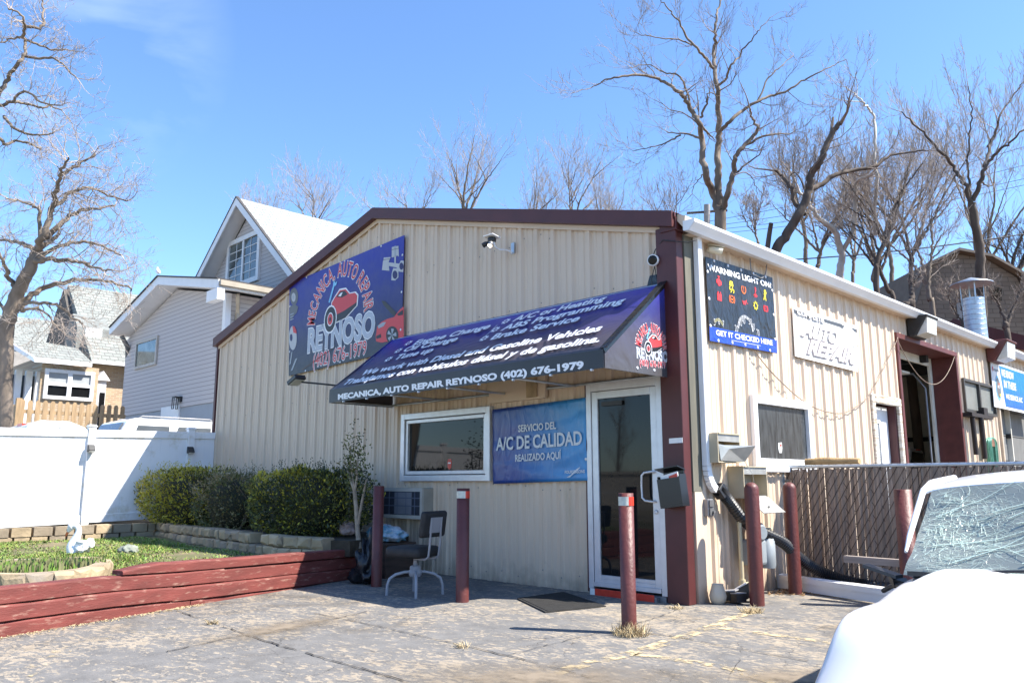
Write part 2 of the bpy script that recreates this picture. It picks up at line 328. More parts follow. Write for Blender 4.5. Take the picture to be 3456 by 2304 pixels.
# side window, side door, garage opening, sliding window, second bay
m = MB(); frame(m, (RW[0] - .03, RW[2] - .03), (RW[1] + .03, RW[3] + .03), 0, .1, -.05, .05); m.box((.051, RW[0] - .03, RW[2] - .09), (.075, RW[1] + .03, RW[2] - .031))
sw = m.build('side_window', WHITE, shop, bevel=.004)
m = MB(); m.box((-.01, RW[0] + .06, RW[2] + .06), (0.0, RW[1] - .06, RW[3] - .06)); m.build('pane', GLASSD, sw)
c = at(2633, 1511, 0, .004); m = MB(); m.prism([c + V((0, a, b)) for a, b in ((-.045, .06), (.045, .07), (.05, .0), (.03, -.06), (-.03, -.06), (-.05, .0))], (.002, 0, 0)); m.box(c + V((.0025, -.01, .02)), c + V((.004, .035, .045)), 1); m.build('sticker', [WHITEP, REDP], sw)
m = MB(); w = .16
m.box((-.02, SD[0], 0), (.035, SD[0] + .13, SD[3])); m.box((-.02, SD[1] - .10, 0), (.035, SD[1], SD[3] - .12)); m.box((-.02, SD[0] + .13, SD[3] - .13), (.04, SD[1], SD[3]))
m.box((-.22, SD[0] + .02, 0), (-.021, SD[0] + .10, SD[3] - .1), 1); m.box((-.22, SD[1] - .12, 0), (-.021, SD[1] - .04, SD[3] - .1), 1)
m.build('side_door_frame', [WOODOLD, MAROON], shop, bevel=.01)
m = MB(); m.box((-.2, SD[0] + .11, .05), (-.15, SD[1] - .13, SD[3] - .14)); sd = m.build('side_door', WHITE, shop)
m = MB(); y0, y1 = SD[0] + .2, SD[1] - .5; frame(m, (y0, 1.0), (y1, 2.2), 0, .05, -.149, -.125)
for k in range(30): m.box((-.146, y0 + .05, 1.06 + k * .037), (-.138, y1 - .05, 1.085 + k * .037), 1)
m.build('blind_window', [WHITE, mat('grey_blinds', (.3, .32, .33), .6)], sd)
m = MB(); m.box((-.42, GD[1] - .001, 0), (.02, GD[1] + .09, GD[3])); m.box((-.42, GD[0] - .09, 0), (.02, GD[0] + .001, GD[3])); m.box((-.42, GD[0] - .09, GD[3] - .001), (.025, GD[1] + .09, GD[3] + .09))
m.build('garage_opening_trim', MAROONW, shop, bevel=.006)
m = MB(); m.box((-.46, GD[1] - .12, 0), (-.421, GD[1] + .05, GD[3] - .15)); m.box((-.46, GD[0] - .05, GD[3] - .15), (-.421, GD[1] + .05, GD[3] + .05)); m.tube([(-.5, GD[1] - .2, 0), (-.5, GD[1] - .2, 3.0), (-.7, GD[1] - .2, 3.3), (-3, GD[1] - .2, 3.36)], .02, 6, 1)
m.tube([(-.5, GD[0] + .1, 0), (-.5, GD[0] + .1, 3.0), (-.7, GD[0] + .1, 3.3), (-3, GD[0] + .1, 3.36)], .03, 6, 1)
m.build('door_track', [INTW, GREYM], shop)
m = MB()
for k in range(4): m.box((-.75 - .62 * k, GD[0] + .12, 3.3), (-1.33 - .62 * k, GD[1] - .22, 3.34))
m.build('raised_garage_door', WHITEP, shop)
m = MB(); frame(m, (SW[0], SW[2]), (SW[1], SW[3]), 0, .05, -.04, .045); m.box((-.02, 10.45, SW[2] + .05), (.04, 10.53, SW[3] - .05)); s2 = m.build('sliding_window', mat('bronze_frame', (.05, .045, .04), .5), shop)
m = MB(); m.box((-.02, SW[0] + .05, SW[2] + .05), (-.01, SW[1] - .05, SW[3] - .05)); m.build('pane', mat('screened_glass', (.2, .21, .2), .25, var=.2, vs=1.5), s2)
m = MB(); m.box((-.36, B2[0], 0), (-.3, B2[1], B2[3]))
for k in range(5): m.box((-.299, B2[0] + .02, .6 + k * .55), (-.292, B2[1], .612 + k * .55), 1)
m.build('second_garage_door', [mat('grey_door', (.17, .17, .165), .5, var=.15), BLACK], shop)
m = MB(); m.box((-.3, B2[0] - .06, 0), (.02, B2[0] + .02, 3.2)); m.box((-.3, B2[0] + .02, 3.15), (.02, B2[1], 3.25)); m.build('second_opening_trim', mat('bare_edge_metal', (.45, .38, .3), .5), shop)
# flue on the roof
fb = V((-1.35, 14.6, ztop(-1.35) - .1)); fb = atd(3298, 1150, 19.0); 
m = MB(); m.lathe([(.235, -.6), (.235, 1.02)], fb, 24, sm=True)
for k in range(9): m.lathe([(.235, k * .12), (.245, k * .12 + .008), (.235, k * .12 + .016)], fb, 24, close=False)
fl = m.build('flue', GALV, roof)
m = MB(); m.lathe([(.46, 1.36), (.46, 1.375), (.2, 1.47), (.03, 1.53), (.0, 1.53)], fb, 28, close=False); m.lathe([(.455, 1.358), (0.0, 1.40)], fb, 28, close=False)
for k in range(4): a = k * math.pi / 2 + .5; m.bar(fb + V((.24 * math.cos(a), .24 * math.sin(a), .85)), fb + V((.25 * math.cos(a), .25 * math.sin(a), 1.40)), .03, .012)
# flue cap goes with the flue
m.build('flue_cap', GALV, roof)
# screws down the ribs
m = MB(); rr = random.Random(3)
for k in range(-19, 20):
    x = -5.7 + .2935 * k
    if not XL + .1 < x < -.3: continue
    for z in (.15, 1.2, 2.6, 3.5, 4.4, 5.2):
        zz = z + rr.uniform(-.06, .06)
        if zz > ztop(x) - .3 or (WIN[0] < x < WIN[1] and WIN[2] < zz < WIN[3]) or (DOOR[0] < x < DOOR[1] and zz < 2.4): continue
        m.lathe([(.008, 0), (.008, .006), (.003, .009)], (x + rr.choice((-.07, .06, .07)), .03, zz), 6, axis=(0, -1, 0))
sc = m.build('screws', GREYM, shop, kind='stuff', fix=False)
# small rear wing with red roof
wing = thing('rear_wing', 'low dark red roofed wing behind the far end of the shop', 'building', (0, 19, 0))
m = MB(); m.prism([(-6, 17.2, 0), (1.6, 17.2, 0), (1.6, 17.2, 4.0), (-2.2, 17.2, 5.6), (-6, 17.2, 4.0)], (0, 6, 0)); m.build('wall', BEIGE, wing)
m = MB(); m.prism([(-2.2, 17.0, 5.72), (2.0, 17.0, 3.97), (2.0, 17.0, 3.87), (-2.2, 17.0, 5.62)], (0, 6.4, 0)); m.prism([(-2.2, 17.0, 5.72), (-6.4, 17.0, 3.97), (-6.4, 17.0, 3.87), (-2.2, 17.0, 5.62)], (0, 6.4, 0))
m.prism([(-2.2, 16.97, 5.75), (2.05, 16.97, 3.97), (2.05, 16.97, 3.6), (-2.2, 16.97, 5.3)], (0, .03, 0)); m.build('roof', MAROON, wing)
# ---------------------------------------------------------------- signs
def vinyl(name, stops, axis=2, lo=0, hi=1, rough=.35, wr=.25, ws=5, extra=None, stretch=(1, 1, 1)):
    """printed vinyl: a printed colour gradient plus creases in the sheet"""
    m = bpy.data.materials.new(name); m.use_nodes = True; N = m.node_tree.nodes; L = m.node_tree.links; b = N['Principled BSDF']; b.inputs['Roughness'].default_value = rough
    co = N.new('ShaderNodeTexCoord'); s = N.new('ShaderNodeSeparateXYZ'); L.new(co.outputs['Object'], s.inputs[0])
    q = N.new('ShaderNodeMapRange'); q.inputs[1].default_value = lo; q.inputs[2].default_value = hi; L.new(s.outputs[axis], q.inputs[0])
    r = N.new('ShaderNodeValToRGB'); e = r.color_ramp.elements
    while len(e) < len(stops): e.new(.5)
    for k, (p, c) in zip(e, stops): k.position = p; k.color = tuple(c) + (1,)
    L.new(q.outputs[0], r.inputs[0])
    n5 = N.new('ShaderNodeTexNoise'); n5.inputs['Scale'].default_value = 2.4; n5.inputs['Detail'].default_value = 9; n5.inputs['Roughness'].default_value = .7; L.new(co.outputs['Object'], n5.inputs['Vector'])
    f5 = N.new('ShaderNodeMapRange'); f5.inputs[1].default_value = .45; f5.inputs[2].default_value = .8; f5.inputs[4].default_value = .28; L.new(n5.outputs['Fac'], f5.inputs[0])
    x5 = N.new('ShaderNodeMix'); x5.data_type = 'RGBA'; x5.inputs[7].default_value = (.13, .12, .11, 1); L.new(f5.outputs[0], x5.inputs[0]); L.new(r.outputs[0], x5.inputs[6]); L.new(x5.outputs[2], b.inputs['Base Color'])
    n = N.new('ShaderNodeTexNoise'); n.inputs['Scale'].default_value = ws; n.inputs['Detail'].default_value = 2; n.inputs['Distortion'].default_value = 1.2
    mpn = N.new('ShaderNodeMapping'); mpn.inputs['Scale'].default_value = stretch; L.new(co.outputs['Object'], mpn.inputs[0]); L.new(mpn.outputs[0], n.inputs['Vector'])
    u = N.new('ShaderNodeBump'); u.inputs['Strength'].default_value = wr; u.inputs['Distance'].default_value = .06; L.new(n.outputs['Fac'], u.inputs['Height']); L.new(u.outputs[0], b.inputs['Normal'])
    return m
def ink(name, c, rough=.45): return mat('ink_' + name, c, rough, var=.03)
I_W = ink('white', (.8, .8, .82)); I_R = ink('red', (.5, .02, .03)); I_S = ink('silver', (.42, .45, .52)); I_B = ink('black', (.012, .012, .015)); I_Y = ink('yellow', (.75, .62, .02)); I_O = ink('orange', (.75, .16, .02)); I_G = ink('grey', (.13, .13, .135)); I_LG = ink('light_grey', (.45, .45, .46)); I_SK = ink('steel', (.33, .36, .40)); I_LB = ink('light_blue', (.2, .5, .75)); I_PR = ink('pale_red', (.6, .045, .05))
def sheet(q, n, thick=.012, div=1):
    """a quad sheet with thickness, q = BL, BR, TR, TL; n = outward normal"""
    m = MB(); n = V(n); m.prism([V(p) - n * thick for p in q], n * thick); return m
def grommets(pts, n, parent):
    m = MB()
    for p in pts: m.lathe([(.02, 0), (.02, .004), (.009, .005)], V(p), 10, axis=n)
    return m.build('grommets', ALU, parent)
def edge_pts(q, counts, inset=.03):
    q = [V(p) for p in q]; c = sum(q, V()) / 4; r = []
    for i, k in enumerate(counts):
        a, b = q[i], q[(i + 1) % 4]
        for j in range(k):
            p = a + (b - a) * ((j + .5) / k); r.append(p + (c - p).normalized() * inset)
    return r
NF = V((0, -1, 0)); NR = V((1, 0, 0))
Z2 = lambda x, y: (950 + x * .3189, 780 + y * .3189)
PF = (1, -.03)
q = [at(974, 1268, *PF), at(1364, 1160, *PF), at(1363.6, 793.7, *PF), at(977, 957, *PF)]
q[1].z = q[0].z + .09; q[1].x = q[2].x
b1 = thing('shop_banner', 'big blue shop banner with red arched lettering high on the gable wall', 'banner', (q[0] + q[1]) / 2)
sheet(q, NF).build('sheet', vinyl('navy_banner', [(0, (.012, .012, .022)), (.28, (.014, .013, .07)), (.6, (.015, .014, .19)), (1, (.02, .02, .32))], 2, 3.2, 5.1, .4, .12, 3), b1)
P3 = lambda x, y: at(*Z2(x, y), *PF)
pm, ptp, pr = P3(313, 975), P3(672, 392), P3(925, 790)
def circ(a, b, c):
    ax, az, bx, bz, cx, cz = a.x, a.z, b.x, b.z, c.x, c.z
    d = 2 * (ax * (bz - cz) + bx * (cz - az) + cx * (az - bz))
    ux = ((ax * ax + az * az) * (bz - cz) + (bx * bx + bz * bz) * (cz - az) + (cx * cx + cz * cz) * (az - bz)) / d
    uz = ((ax * ax + az * az) * (cx - bx) + (bx * bx + bz * bz) * (ax - cx) + (cx * cx + cz * cz) * (bx - ax)) / d
    return V((ux, a.y, uz)), math.hypot(ax - ux, az - uz)
X1, Z1 = V((1, 0, 0)), V((0, 0, 1))
def logo(parent, cc, r, a0, a1, ux, n, h, nm_bl, nm_br, nm_h, ph_bl, ph_br, ph_h, car_c, car_s):
    m = MB(); k = dict(ux=ux, uz=Z1, n=n, h=h, wscale=.93)
    arc_text(m, 'MECANICA, AUTO REPAIR', cc, r, a0, a1, lift=.003, bold=.05, mi=1, **k)
    arc_text(m, 'MECANICA, AUTO REPAIR', cc, r, a0, a1, lift=.006, bold=.008, mi=0, **k)
    m.build('arched_lettering', [I_PR, I_W], parent, fix=False)
    m = MB()
    for (bl, br, hh, mi, nm, lst) in ((nm_bl, nm_br, nm_h, 0, 'REYNOSO', 1), (ph_bl, ph_br, ph_h, 2, '(402) 676-1979', 1)):
        text_on(m, nm, bl, br - bl, Z1 * hh, n, lift=.003, bold=.03 if mi == 0 else .0, grow=.03 if mi == 0 else .045, mi=1)
        text_on(m, nm, bl, br - bl, Z1 * hh, n, lift=.006, bold=.03 if mi == 0 else .0, mi=mi)
    m.build('name_and_phone', [I_S, I_W, I_PR], parent, fix=False)
    m = MB(); S = car_s                       # a plain red sports car with a spare wheel and a spanner
    def P(pts, mi, lift): m.poly([V(car_c) + ux * (a * S) + Z1 * (b * S) + n * lift for a, b in pts], mi)
    def disc(cx, cz, r_, mi, lift, sy=1): P([(cx + r_ * math.cos(t * .349), cz + r_ * sy * math.sin(t * .349)) for t in range(18)], mi, lift)
    body = [(-.75, -.3), (-.55, -.62), (.3, -.52), (1.1, -.12), (1.14, .3), (.95, .45), (.55, .47), (.25, .72), (-.2, .75), (-.55, .5), (-.78, .3)]
    P([(a * 1.07, b * 1.09) for a, b in body], 1, .003); P(body, 0, .005)
    P([(-.75, -.3), (-.55, -.62), (.3, -.52), (1.1, -.12), (1.12, .02), (.2, -.2), (-.5, -.3)], 2, .006); P([(-.45, .5), (-.15, .68), (.2, .66), (.42, .47), (.0, .4)], 2, .006); P([(-.3, .52), (-.1, .62), (.05, .62), (-.1, .46)], 1, .007)
    disc(-.85, -.42, .50, 1, .007, 1.25); disc(-.85, -.42, .44, 2, .008, 1.25); disc(-.85, -.42, .24, 1, .009, 1.25); disc(-.85, -.42, .2, 0, .0095, 1.25); disc(-.85, -.42, .08, 2, .010, 1.25)
    P([(-1.05, .35), (-.93, .33), (-.62, 1.0), (-.48, 1.02), (-.42, 1.2), (-.55, 1.14), (-.6, 1.2), (-.55, 1.33), (-.72, 1.2), (-.74, 1.05)], 3, .006)
    m.build('car_emblem', [I_PR, I_W, I_B, I_LB], parent, fix=False)
cc, r = circ(pm, ptp, pr)
aM = math.atan2(pm.z - cc.z, pm.x - cc.x); aR = math.atan2(pr.z - cc.z, pr.x - cc.x)
aM = aM if aM > 0 else aM + 2 * math.pi
logo(b1, cc, r, aM + .05, aR - .1, X1, NF, .26, P3(278, 1280), P3(985, 1105), P3(278, 1035).z - P3(278, 1280).z, P3(335, 1440), P3(900, 1300), .24, P3(640, 800), .40)
m = MB()
def pz(pts, mi, lift=.004): m.poly([P3(*p) + NF * lift for p in pts], mi)
def ez(cx, cy, rx, ry, mi, lift=.004, a0=0, a1=6.2832): pz([(cx + rx * math.cos(a0 + (a1 - a0) * t / 20), cy + ry * math.sin(a0 + (a1 - a0) * t / 20)) for t in range(20)], mi, lift)
# pistons with connecting rods
pz([(1170, 170), (1240, 155), (1245, 270), (1228, 260), (1185, 275), (1168, 280)], 0); pz([(1195, 160), (1215, 156), (1216, 262), (1200, 266)], 3, .005); pz([(1165, 195), (1242, 180), (1242, 186), (1165, 202)], 2, .0055)
pz([(1196, 262), (1214, 260), (1212, 340), (1196, 342)], 0); pz([(1085, 280), (1158, 275), (1135, 330), (1145, 420), (1065, 412), (1075, 330)], 0); pz([(1080, 300), (1150, 290), (1150, 296), (1080, 308)], 2, .005); pz([(1135, 330), (1250, 345), (1265, 310), (1298, 315), (1290, 435), (1235, 425), (1220, 385), (1135, 368)], 0); ez(1272, 372, 22, 38, 4, .006); pz([(1185, 390), (1225, 395), (1240, 430), (1240, 490), (1205, 522), (1165, 520), (1168, 450)], 0); ez(1204, 462, 26, 44, 4, .006)
# brake disc, spring and clutch at the left edge
ez(134, 690, 44, 92, 5); ez(130, 700, 22, 48, 0, .005); ez(128, 700, 9, 20, 3, .006); pz([(92, 800), (140, 770), (180, 800), (165, 860), (130, 900), (95, 950), (90, 880)], 5); [pz([(95, 880 + k * 28), (130, 865 + k * 28), (132, 873 + k * 28), (96, 890 + k * 28)], 3, .005) for k in range(3)]
ez(122, 1130, 42, 128, 0); ez(105, 1125, 14, 38, 4, .005); pz([(118, 1008), (140, 1005), (160, 1050), (162, 1082), (130, 1075)], 6, .006)
pz([(105, 1290), (120, 1262), (100, 1400), (84, 1420)], 3); pz([(150, 1350), (170, 1342), (118, 1470), (100, 1478)], 3); pz([(210, 1460), (560, 1225), (566, 1232), (230, 1470)], 7)
# red hatchback front with raised bonnet
pz([(1003, 1165), (1000, 1110), (1015, 1010), (1060, 960), (1130, 925), (1190, 910), (1255, 830), (1296, 795), (1296, 1120), (1240, 1130), (1200, 1160), (1110, 1170), (1060, 1180)], 6); pz([(1060, 735), (1100, 740), (1215, 860), (1200, 905), (1160, 870), (1080, 780)], 8, .005); pz([(1225, 880), (1288, 830), (1288, 885), (1240, 895)], 1, .006)
ez(1175, 1100, 66, 95, 1, .006); ez(1172, 1100, 48, 70, 3, .007); [pz([(1172, 1100), (1172 + 50 * math.cos(a), 1100 + 72 * math.sin(a)), (1172 + 50 * math.cos(a + .6), 1100 + 72 * math.sin(a + .6))], 1, .008) for a in (.2, 1.45, 2.7, 3.96, 5.2)]; pz([(1020, 1000), (1075, 965), (1110, 962), (1085, 1005), (1030, 1030)], 3, .006); pz([(1005, 1110), (1055, 1085), (1058, 1125), (1008, 1140)], 1, .006)
m.build('printed_parts', [I_LG, I_B, I_G, I_SK, ink('navy', (.015, .012, .09)), I_G, I_PR, ink('brown', (.05, .03, .03)), ink('olive', (.035, .03, .03))], b1, fix=False)
grommets(edge_pts(q, (3, 3, 3, 2)), NF, b1)
# air conditioning banner beside the door
q = [at(1666, 1632, 1, -.02), at(1985, 1621, 1, -.02), at(1977.5, 1341, 1, -.02), at(1663.5, 1382, 1, -.02)]
b2 = thing('service_banner', 'creased blue banner beside the glass door reading A/C de calidad', 'banner', (q[0] + q[1]) / 2)
qd = []; m = MB(); n1, n2 = 36, 22; rr = random.Random(5)
folds = [(rr.random(), rr.random(), rr.uniform(.6, 2.2), rr.uniform(14, 30), rr.uniform(.004, .009)) for _ in range(9)]
def bp(u, v, qq): return qq[0] * (1 - u) * (1 - v) + qq[1] * u * (1 - v) + qq[2] * u * v + qq[3] * (1 - u) * v
vs = []
for j in range(n2 + 1):
    for i in range(n1 + 1):
        u, v = i / n1, j / n2; d = sum(a * math.exp(-((((u - x) * math.cos(t) + (v - y) * math.sin(t)) * k) ** 2) * .35) * (1 if i_ % 2 else -1) for i_, (x, y, t, k, a) in enumerate(folds))
        vs.append(bp(u, v, q) + NF * (.012 + d - .004 * (v > .99 or v < .01)))
m.add(vs, [(j * (n1 + 1) + i, j * (n1 + 1) + i + 1, (j + 1) * (n1 + 1) + i + 1, (j + 1) * (n1 + 1) + i) for j in range(n2) for i in range(n1)], 0, True)
s_ = m.build('sheet', vinyl('blue_banner', [(0, (.03, .06, .25)), (.3, (.022, .065, .27)), (.75, (.04, .22, .50)), (1, (.05, .27, .58))], 0, -3.0, -1.35, .3, .35, 4, stretch=(1.5, 1, .6)), b2)
so_ = s_.modifiers.new('thickness', 'SOLIDIFY'); so_.thickness = .004; so_.offset = -1
ZA = lambda p: (1050 + p[0] * .5527, 900 + p[1] * .5527)
m = MB()
for t_, bl, br, tl in (('SERVICIO DEL', (1268, 1008), (1500, 988), (1268, 966)), ('A/C DE CALIDAD', (1133, 1120), (1658, 1084), (1133, 1043)), ('REALIZADO AQUÍ', (1250, 1188), (1530, 1170), (1250, 1146)), ('FOURSEASONS', (1553, 1262), (1675, 1257), (1553, 1243))):
    tri_text(m, t_, ZA(bl), ZA(br), ZA(tl), (1, -.035), NF, lift=.012, bold=.025)
w = [(1560, 1285), (1585, 1270), (1620, 1235), (1640, 1222), (1642, 1226), (1618, 1248), (1590, 1275), (1580, 1284)]
m.poly([at(*ZA(p), 1, -.048) for p in w]); m.build('lettering', ink('pale', (.6, .64, .68)), b2, fix=False)
grommets(edge_pts(q, (3, 2, 4, 3), .025), NF, b2)
# banners on the side wall
ZB = lambda p: (2350 + p[0] * .2806, 840 + p[1] * .2806)
PB = (0, .03); PBx = lambda x, y: at(*ZB((x, y)), *PB)
q = [PBx(165, 1105), PBx(972, 1255), PBx(915, 345), PBx(110, 92)]
b3 = thing('warning_banner', 'black dashboard symbols banner with blue bottom stripe under the gutter', 'banner', (q[0] + q[1]) / 2)
sheet(q, NR).build('sheet', vinyl('black_banner', [(0, (.012, .012, .014)), (1, (.014, .014, .016))], 2, 0, 1, .32, .5, 4.5, stretch=(1, 1.4, .7)), b3)
m = MB(); m.prism([p for p in (PBx(163, 1102), PBx(971, 1252), PBx(968, 1097), PBx(156, 928))], (.002, 0, 0)); m.build('blue_stripe', vinyl('stripe_blue', [(0, (.01, .05, .35)), (1, (.01, .05, .4))], 2, 0, 1, .35, .3, 6), b3)
m = MB()
tri_text(m, 'WARNING LIGHT ON?', ZB((140, 252)), ZB((903, 470)), ZB((130, 176)), PB, NR, lift=.004, bold=.025); tri_text(m, 'GET IT CHECKED HERE', ZB((235, 1035)), ZB((915, 1158)), ZB((228, 970)), PB, NR, lift=.006, bold=.025)
m.poly([PBx(415, 1095) + NR * .006, PBx(768, 1162) + NR * .006, PBx(768, 1166) + NR * .006, PBx(415, 1099) + NR * .006])
m.build('lettering', I_W, b3, fix=False)
m = MB(); Y1 = V((0, 1, 0))
def icon(px, parts, mi):
    c = PBx(*px)
    for kind, *a in parts:
        if kind == 'p': m.poly([c + Y1 * (x * .06) + Z1 * (y * .06) + NR * .004 for x, y in a[0]], mi)
        elif kind == 'r':
            cx, cy, r0, r1, t0, t1 = a; n_ = 16
            m.add([c + Y1 * ((cx + r_ * math.cos(t0 + (t1 - t0) * i / n_)) * .06) + Z1 * ((cy + r_ * math.sin(t0 + (t1 - t0) * i / n_)) * .06) + NR * .004 for i in range(n_ + 1) for r_ in (r0, r1)], [(2 * i, 2 * i + 1, 2 * i + 3, 2 * i + 2) for i in range(n_)], mi)
bx = lambda x0, y0, x1, y1: ('p', [(x0, y0), (x1, y0), (x1, y1), (x0, y1)])
TP = 6.2832
icon((268, 398), [('p', [(-.9, .3), (-.5, .6), (.4, .6), (.6, .3), (.95, .3), (.95, -.5), (.6, -.5), (.4, -.75), (-.3, -.75), (-.5, -.3), (-.9, -.3)]), bx(-.15, .6, .15, 1), bx(-.4, 1, .4, 1.2)], 0)
icon((418, 440), [('p', [(-.5, .9), (.5, .9), (.75, .2), (.75, -.1), (-.75, -.1), (-.75, .2)]), ('r', -.4, -.6, .22, .45, 1.57, 4.7), ('r', -.4, -1.05, .22, .45, -1.57, 1.57), ('r', .6, -.6, .22, .45, 1.57, 4.7), ('r', .6, -1.05, .22, .45, -1.57, 1.57)], 1)
icon((567, 487), [('r', 0, 0, .7, .95, 2.2, 5.6), ('r', 0, 0, .7, .95, -.7, .9), bx(-.1, -.1, .1, .7), bx(-.1, -.5, .1, -.25)], 2)
icon((707, 520), [bx(-.12, -.4, .12, 1.1), bx(.2, .7, .5, .85), bx(.2, .3, .5, .45), ('r', 0, -.5, 0, .35, 0, TP), bx(-.8, -.75, -.3, -.6), bx(.3, -.75, .8, -.6), bx(-.6, -1.05, .6, -.9)], 0)
icon((822, 555), [('r', .1, .75, 0, .45, 0, TP), ('p', [(-.5, .3), (.2, .35), (.9, .8), (.3, -.1), (.5, -1.2), (.2, -1.2), (0, -.4), (-.5, -1.2), (-.75, -1.1), (-.3, -.2)])], 1)
icon((275, 568), [('p', [(-.8, .5), (.8, .5), (.8, -.9), (-.8, -.9)]), bx(-.6, .5, -.25, .9), bx(.25, .5, .6, .9)], 0)
icon((427, 605), [('r', 0, 0, .6, .78, 0, TP), ('r', 0, 0, .95, 1.12, 2.3, 4.0), ('r', 0, 0, .95, 1.12, -.8, .8), bx(-.4, -.15, .4, .15)], 2)
icon((575, 645), [('p', [(-.9, .4), (-.5, .2), (-.1, .3), (.3, .3), (.9, .7), (1, .55), (.5, -.4), (-.5, -.4), (-.6, 0)]), ('r', 1.25, .0, 0, .13, 0, TP)], 0)
icon((712, 682), [('r', 0, 0, .5, .75, 0, TP)] + [('r', 0, 0, .72, .95, a, a + .35) for a in (0, .78, 1.57, 2.36, 3.14, 3.93, 4.7, 5.5)], 1)
icon((833, 718), [('r', 0, 0, .5, .68, 0, TP), ('r', 0, 0, .82, 1.0, 2.3, 4.0), ('r', 0, 0, .82, 1.0, -.8, .8), bx(-.08, -.3, .08, .35)], 0)
m.build('warning_symbols', [ink('bright_red', (.75, .03, .03)), I_Y, I_O], b3, fix=False)
m = MB(); cg = PBx(592, 985); rg = (PBx(592, 800) - cg).length
for k in range(33):
    a = 3.02 - k * 2.9 / 32; d = Y1 * math.cos(a) + Z1 * math.sin(a); s2_ = Y1 * math.sin(a) - Z1 * math.cos(a); w = .004 if k % 4 else .008; r0 = .80
    if (d * rg).z > -.02: m.poly([cg + d * (rg * r0) + s2_ * w + NR * .004, cg + d * rg + s2_ * w + NR * .004, cg + d * rg - s2_ * w + NR * .004, cg + d * (rg * r0) - s2_ * w + NR * .004])
cg = PBx(268, 958); rg = (PBx(268, 835) - cg).length
for k in range(15):
    a = 2.9 - k * 2.7 / 14; d = Y1 * math.cos(a) + Z1 * math.sin(a); s2_ = Y1 * math.sin(a) - Z1 * math.cos(a)
    if (d * rg).z > .06: m.poly([cg + d * (rg * .7) + s2_ * .003 + NR * .004, cg + d * rg + s2_ * .005 + NR * .004, cg + d * rg - s2_ * .005 + NR * .004, cg + d * (rg * .7) - s2_ * .003 + NR * .004], 1)
for t_, x, y in (('20', 462, 990), ('30', 508, 922), ('40', 548, 895), ('50', 628, 908), ('60', 665, 967), ('70', 722, 1040), ('5', 208, 918), ('6', 262, 908), ('7', 315, 940)):
    p = PBx(x, y); text_on(m, t_, p, Y1 * (.075 if len(t_) > 1 else .035), Z1 * .085, NR, lift=.004, bold=.0)
m.build('printed_gauges', [I_LG, ink('straw', (.5, .45, .2))], b3, fix=False)
grommets(edge_pts(q, (5, 3, 5, 3), .03), NR, b3)
q = [PBx(1192, 1288), PBx(1945, 1478), PBx(1925, 925), PBx(1158, 685)]
b4 = thing('faded_banner', 'faded white complete auto repair banner right of the black symbols banner', 'banner', (q[0] + q[1]) / 2)
sheet(q, NR).build('sheet', vinyl('white_banner', [(0, (.74, .73, .72)), (1, (.76, .75, .74))], 2, 0, 1, .45, .25, 5), b4)
m = MB()
for t_, bl, br, tl, b in (('COMPLETE', (1212, 785), (1535, 895), (1200, 722), .02), ('AUTO', (1262, 1035), (1690, 1140), (1290, 872), .035), ('REPAIR', (1335, 1250), (1885, 1380), (1362, 1085), .035)):
    for dx, dy, mi, lf, gr in ((-12, 18, 1, .003, .02), (0, 0, 2, .005, .045), (0, 0, 0, .008, 0)):
        o_ = lambda p: ZB((p[0] + dx, p[1] + dy))
        tri_text(m, t_, o_(bl), o_(br), o_(tl), PB, NR, lift=lf, bold=b, grow=gr, mi=mi, shear=.15)
for pts in ([(1165, 722), (1200, 733), (1228, 792), (1178, 775)], [(1532, 838), (1755, 905), (1745, 945), (1540, 880)], [(1700, 898), (1785, 925), (1760, 960), (1735, 945)], [(1860, 945), (1928, 968), (1930, 1010), (1900, 990)]): m.poly([PBx(*p) + NR * .003 for p in pts], 3)
for pts in ([(1190, 900), (1230, 880), (1300, 885)], [(1190, 1060), (1260, 1040)], [(1850, 1010), (1840, 1070), (1870, 1140), (1890, 1180), (1945, 1160)], [(1195, 1280), (1250, 1200), (1290, 1150)], [(1735, 1000), (1780, 910), (1900, 930)]): m.tube([PBx(*p) + NR * .001 for p in pts], .004, 4, 3)
m.build('lettering', [ink('washed_white', (.8, .79, .78)), I_G, ink('washed_grey', (.22, .18, .18)), ink('faded_black', (.07, .07, .07))], b4, fix=False)
Z9 = lambda p: (3200 + p[0] * .287, 1150 + p[1] * .287)
PW9 = (0, .05); P9 = lambda x, y: at(*Z9((x, y)), *PW9)
tl, bl = P9(497, 228), P9(567, 778); L9 = 3.6
q = [V((.05, bl.y - .12, bl.z)), V((.05, bl.y + L9, bl.z)), V((.05, tl.y + L9, tl.z)), tl]
b5 = thing('service_banner', 'white and blue we know banner hanging over the far garage bay', 'banner', (q[0] + q[1]) / 2)
sheet(q, NR).build('sheet', vinyl('white_banner_two', [(0, (.72, .72, .72)), (1, (.74, .74, .75))], 2, 0, 1, .4, .5, 4), b5)
m = MB(); m.prism([V((.052, tl.y + .78, bl.z + .06)), V((.052, tl.y + 3.4, bl.z + .06)), V((.052, tl.y + 3.4, tl.z - .05)), V((.052, tl.y + .58, tl.z - .05))], (.003, 0, 0)); m.build('blue_field', vinyl('field_blue', [(0, (.02, .06, .25)), (1, (.02, .2, .6))], 2, 2.4, 3.3, .35, .4, 4), b5)
m = MB()
for t_, z, h_, y0, w in (('WE KNOW', .27, .16, .68, .95), ('IN THESE', .50, .16, .78, .95), ('WE SERVICE A/C', .74, .11, .85, 1.3)): text_on(m, t_, V((.056, tl.y + y0, tl.z - z)), Y1 * w, Z1 * h_, NR, lift=.003, bold=.03, shear=.1)
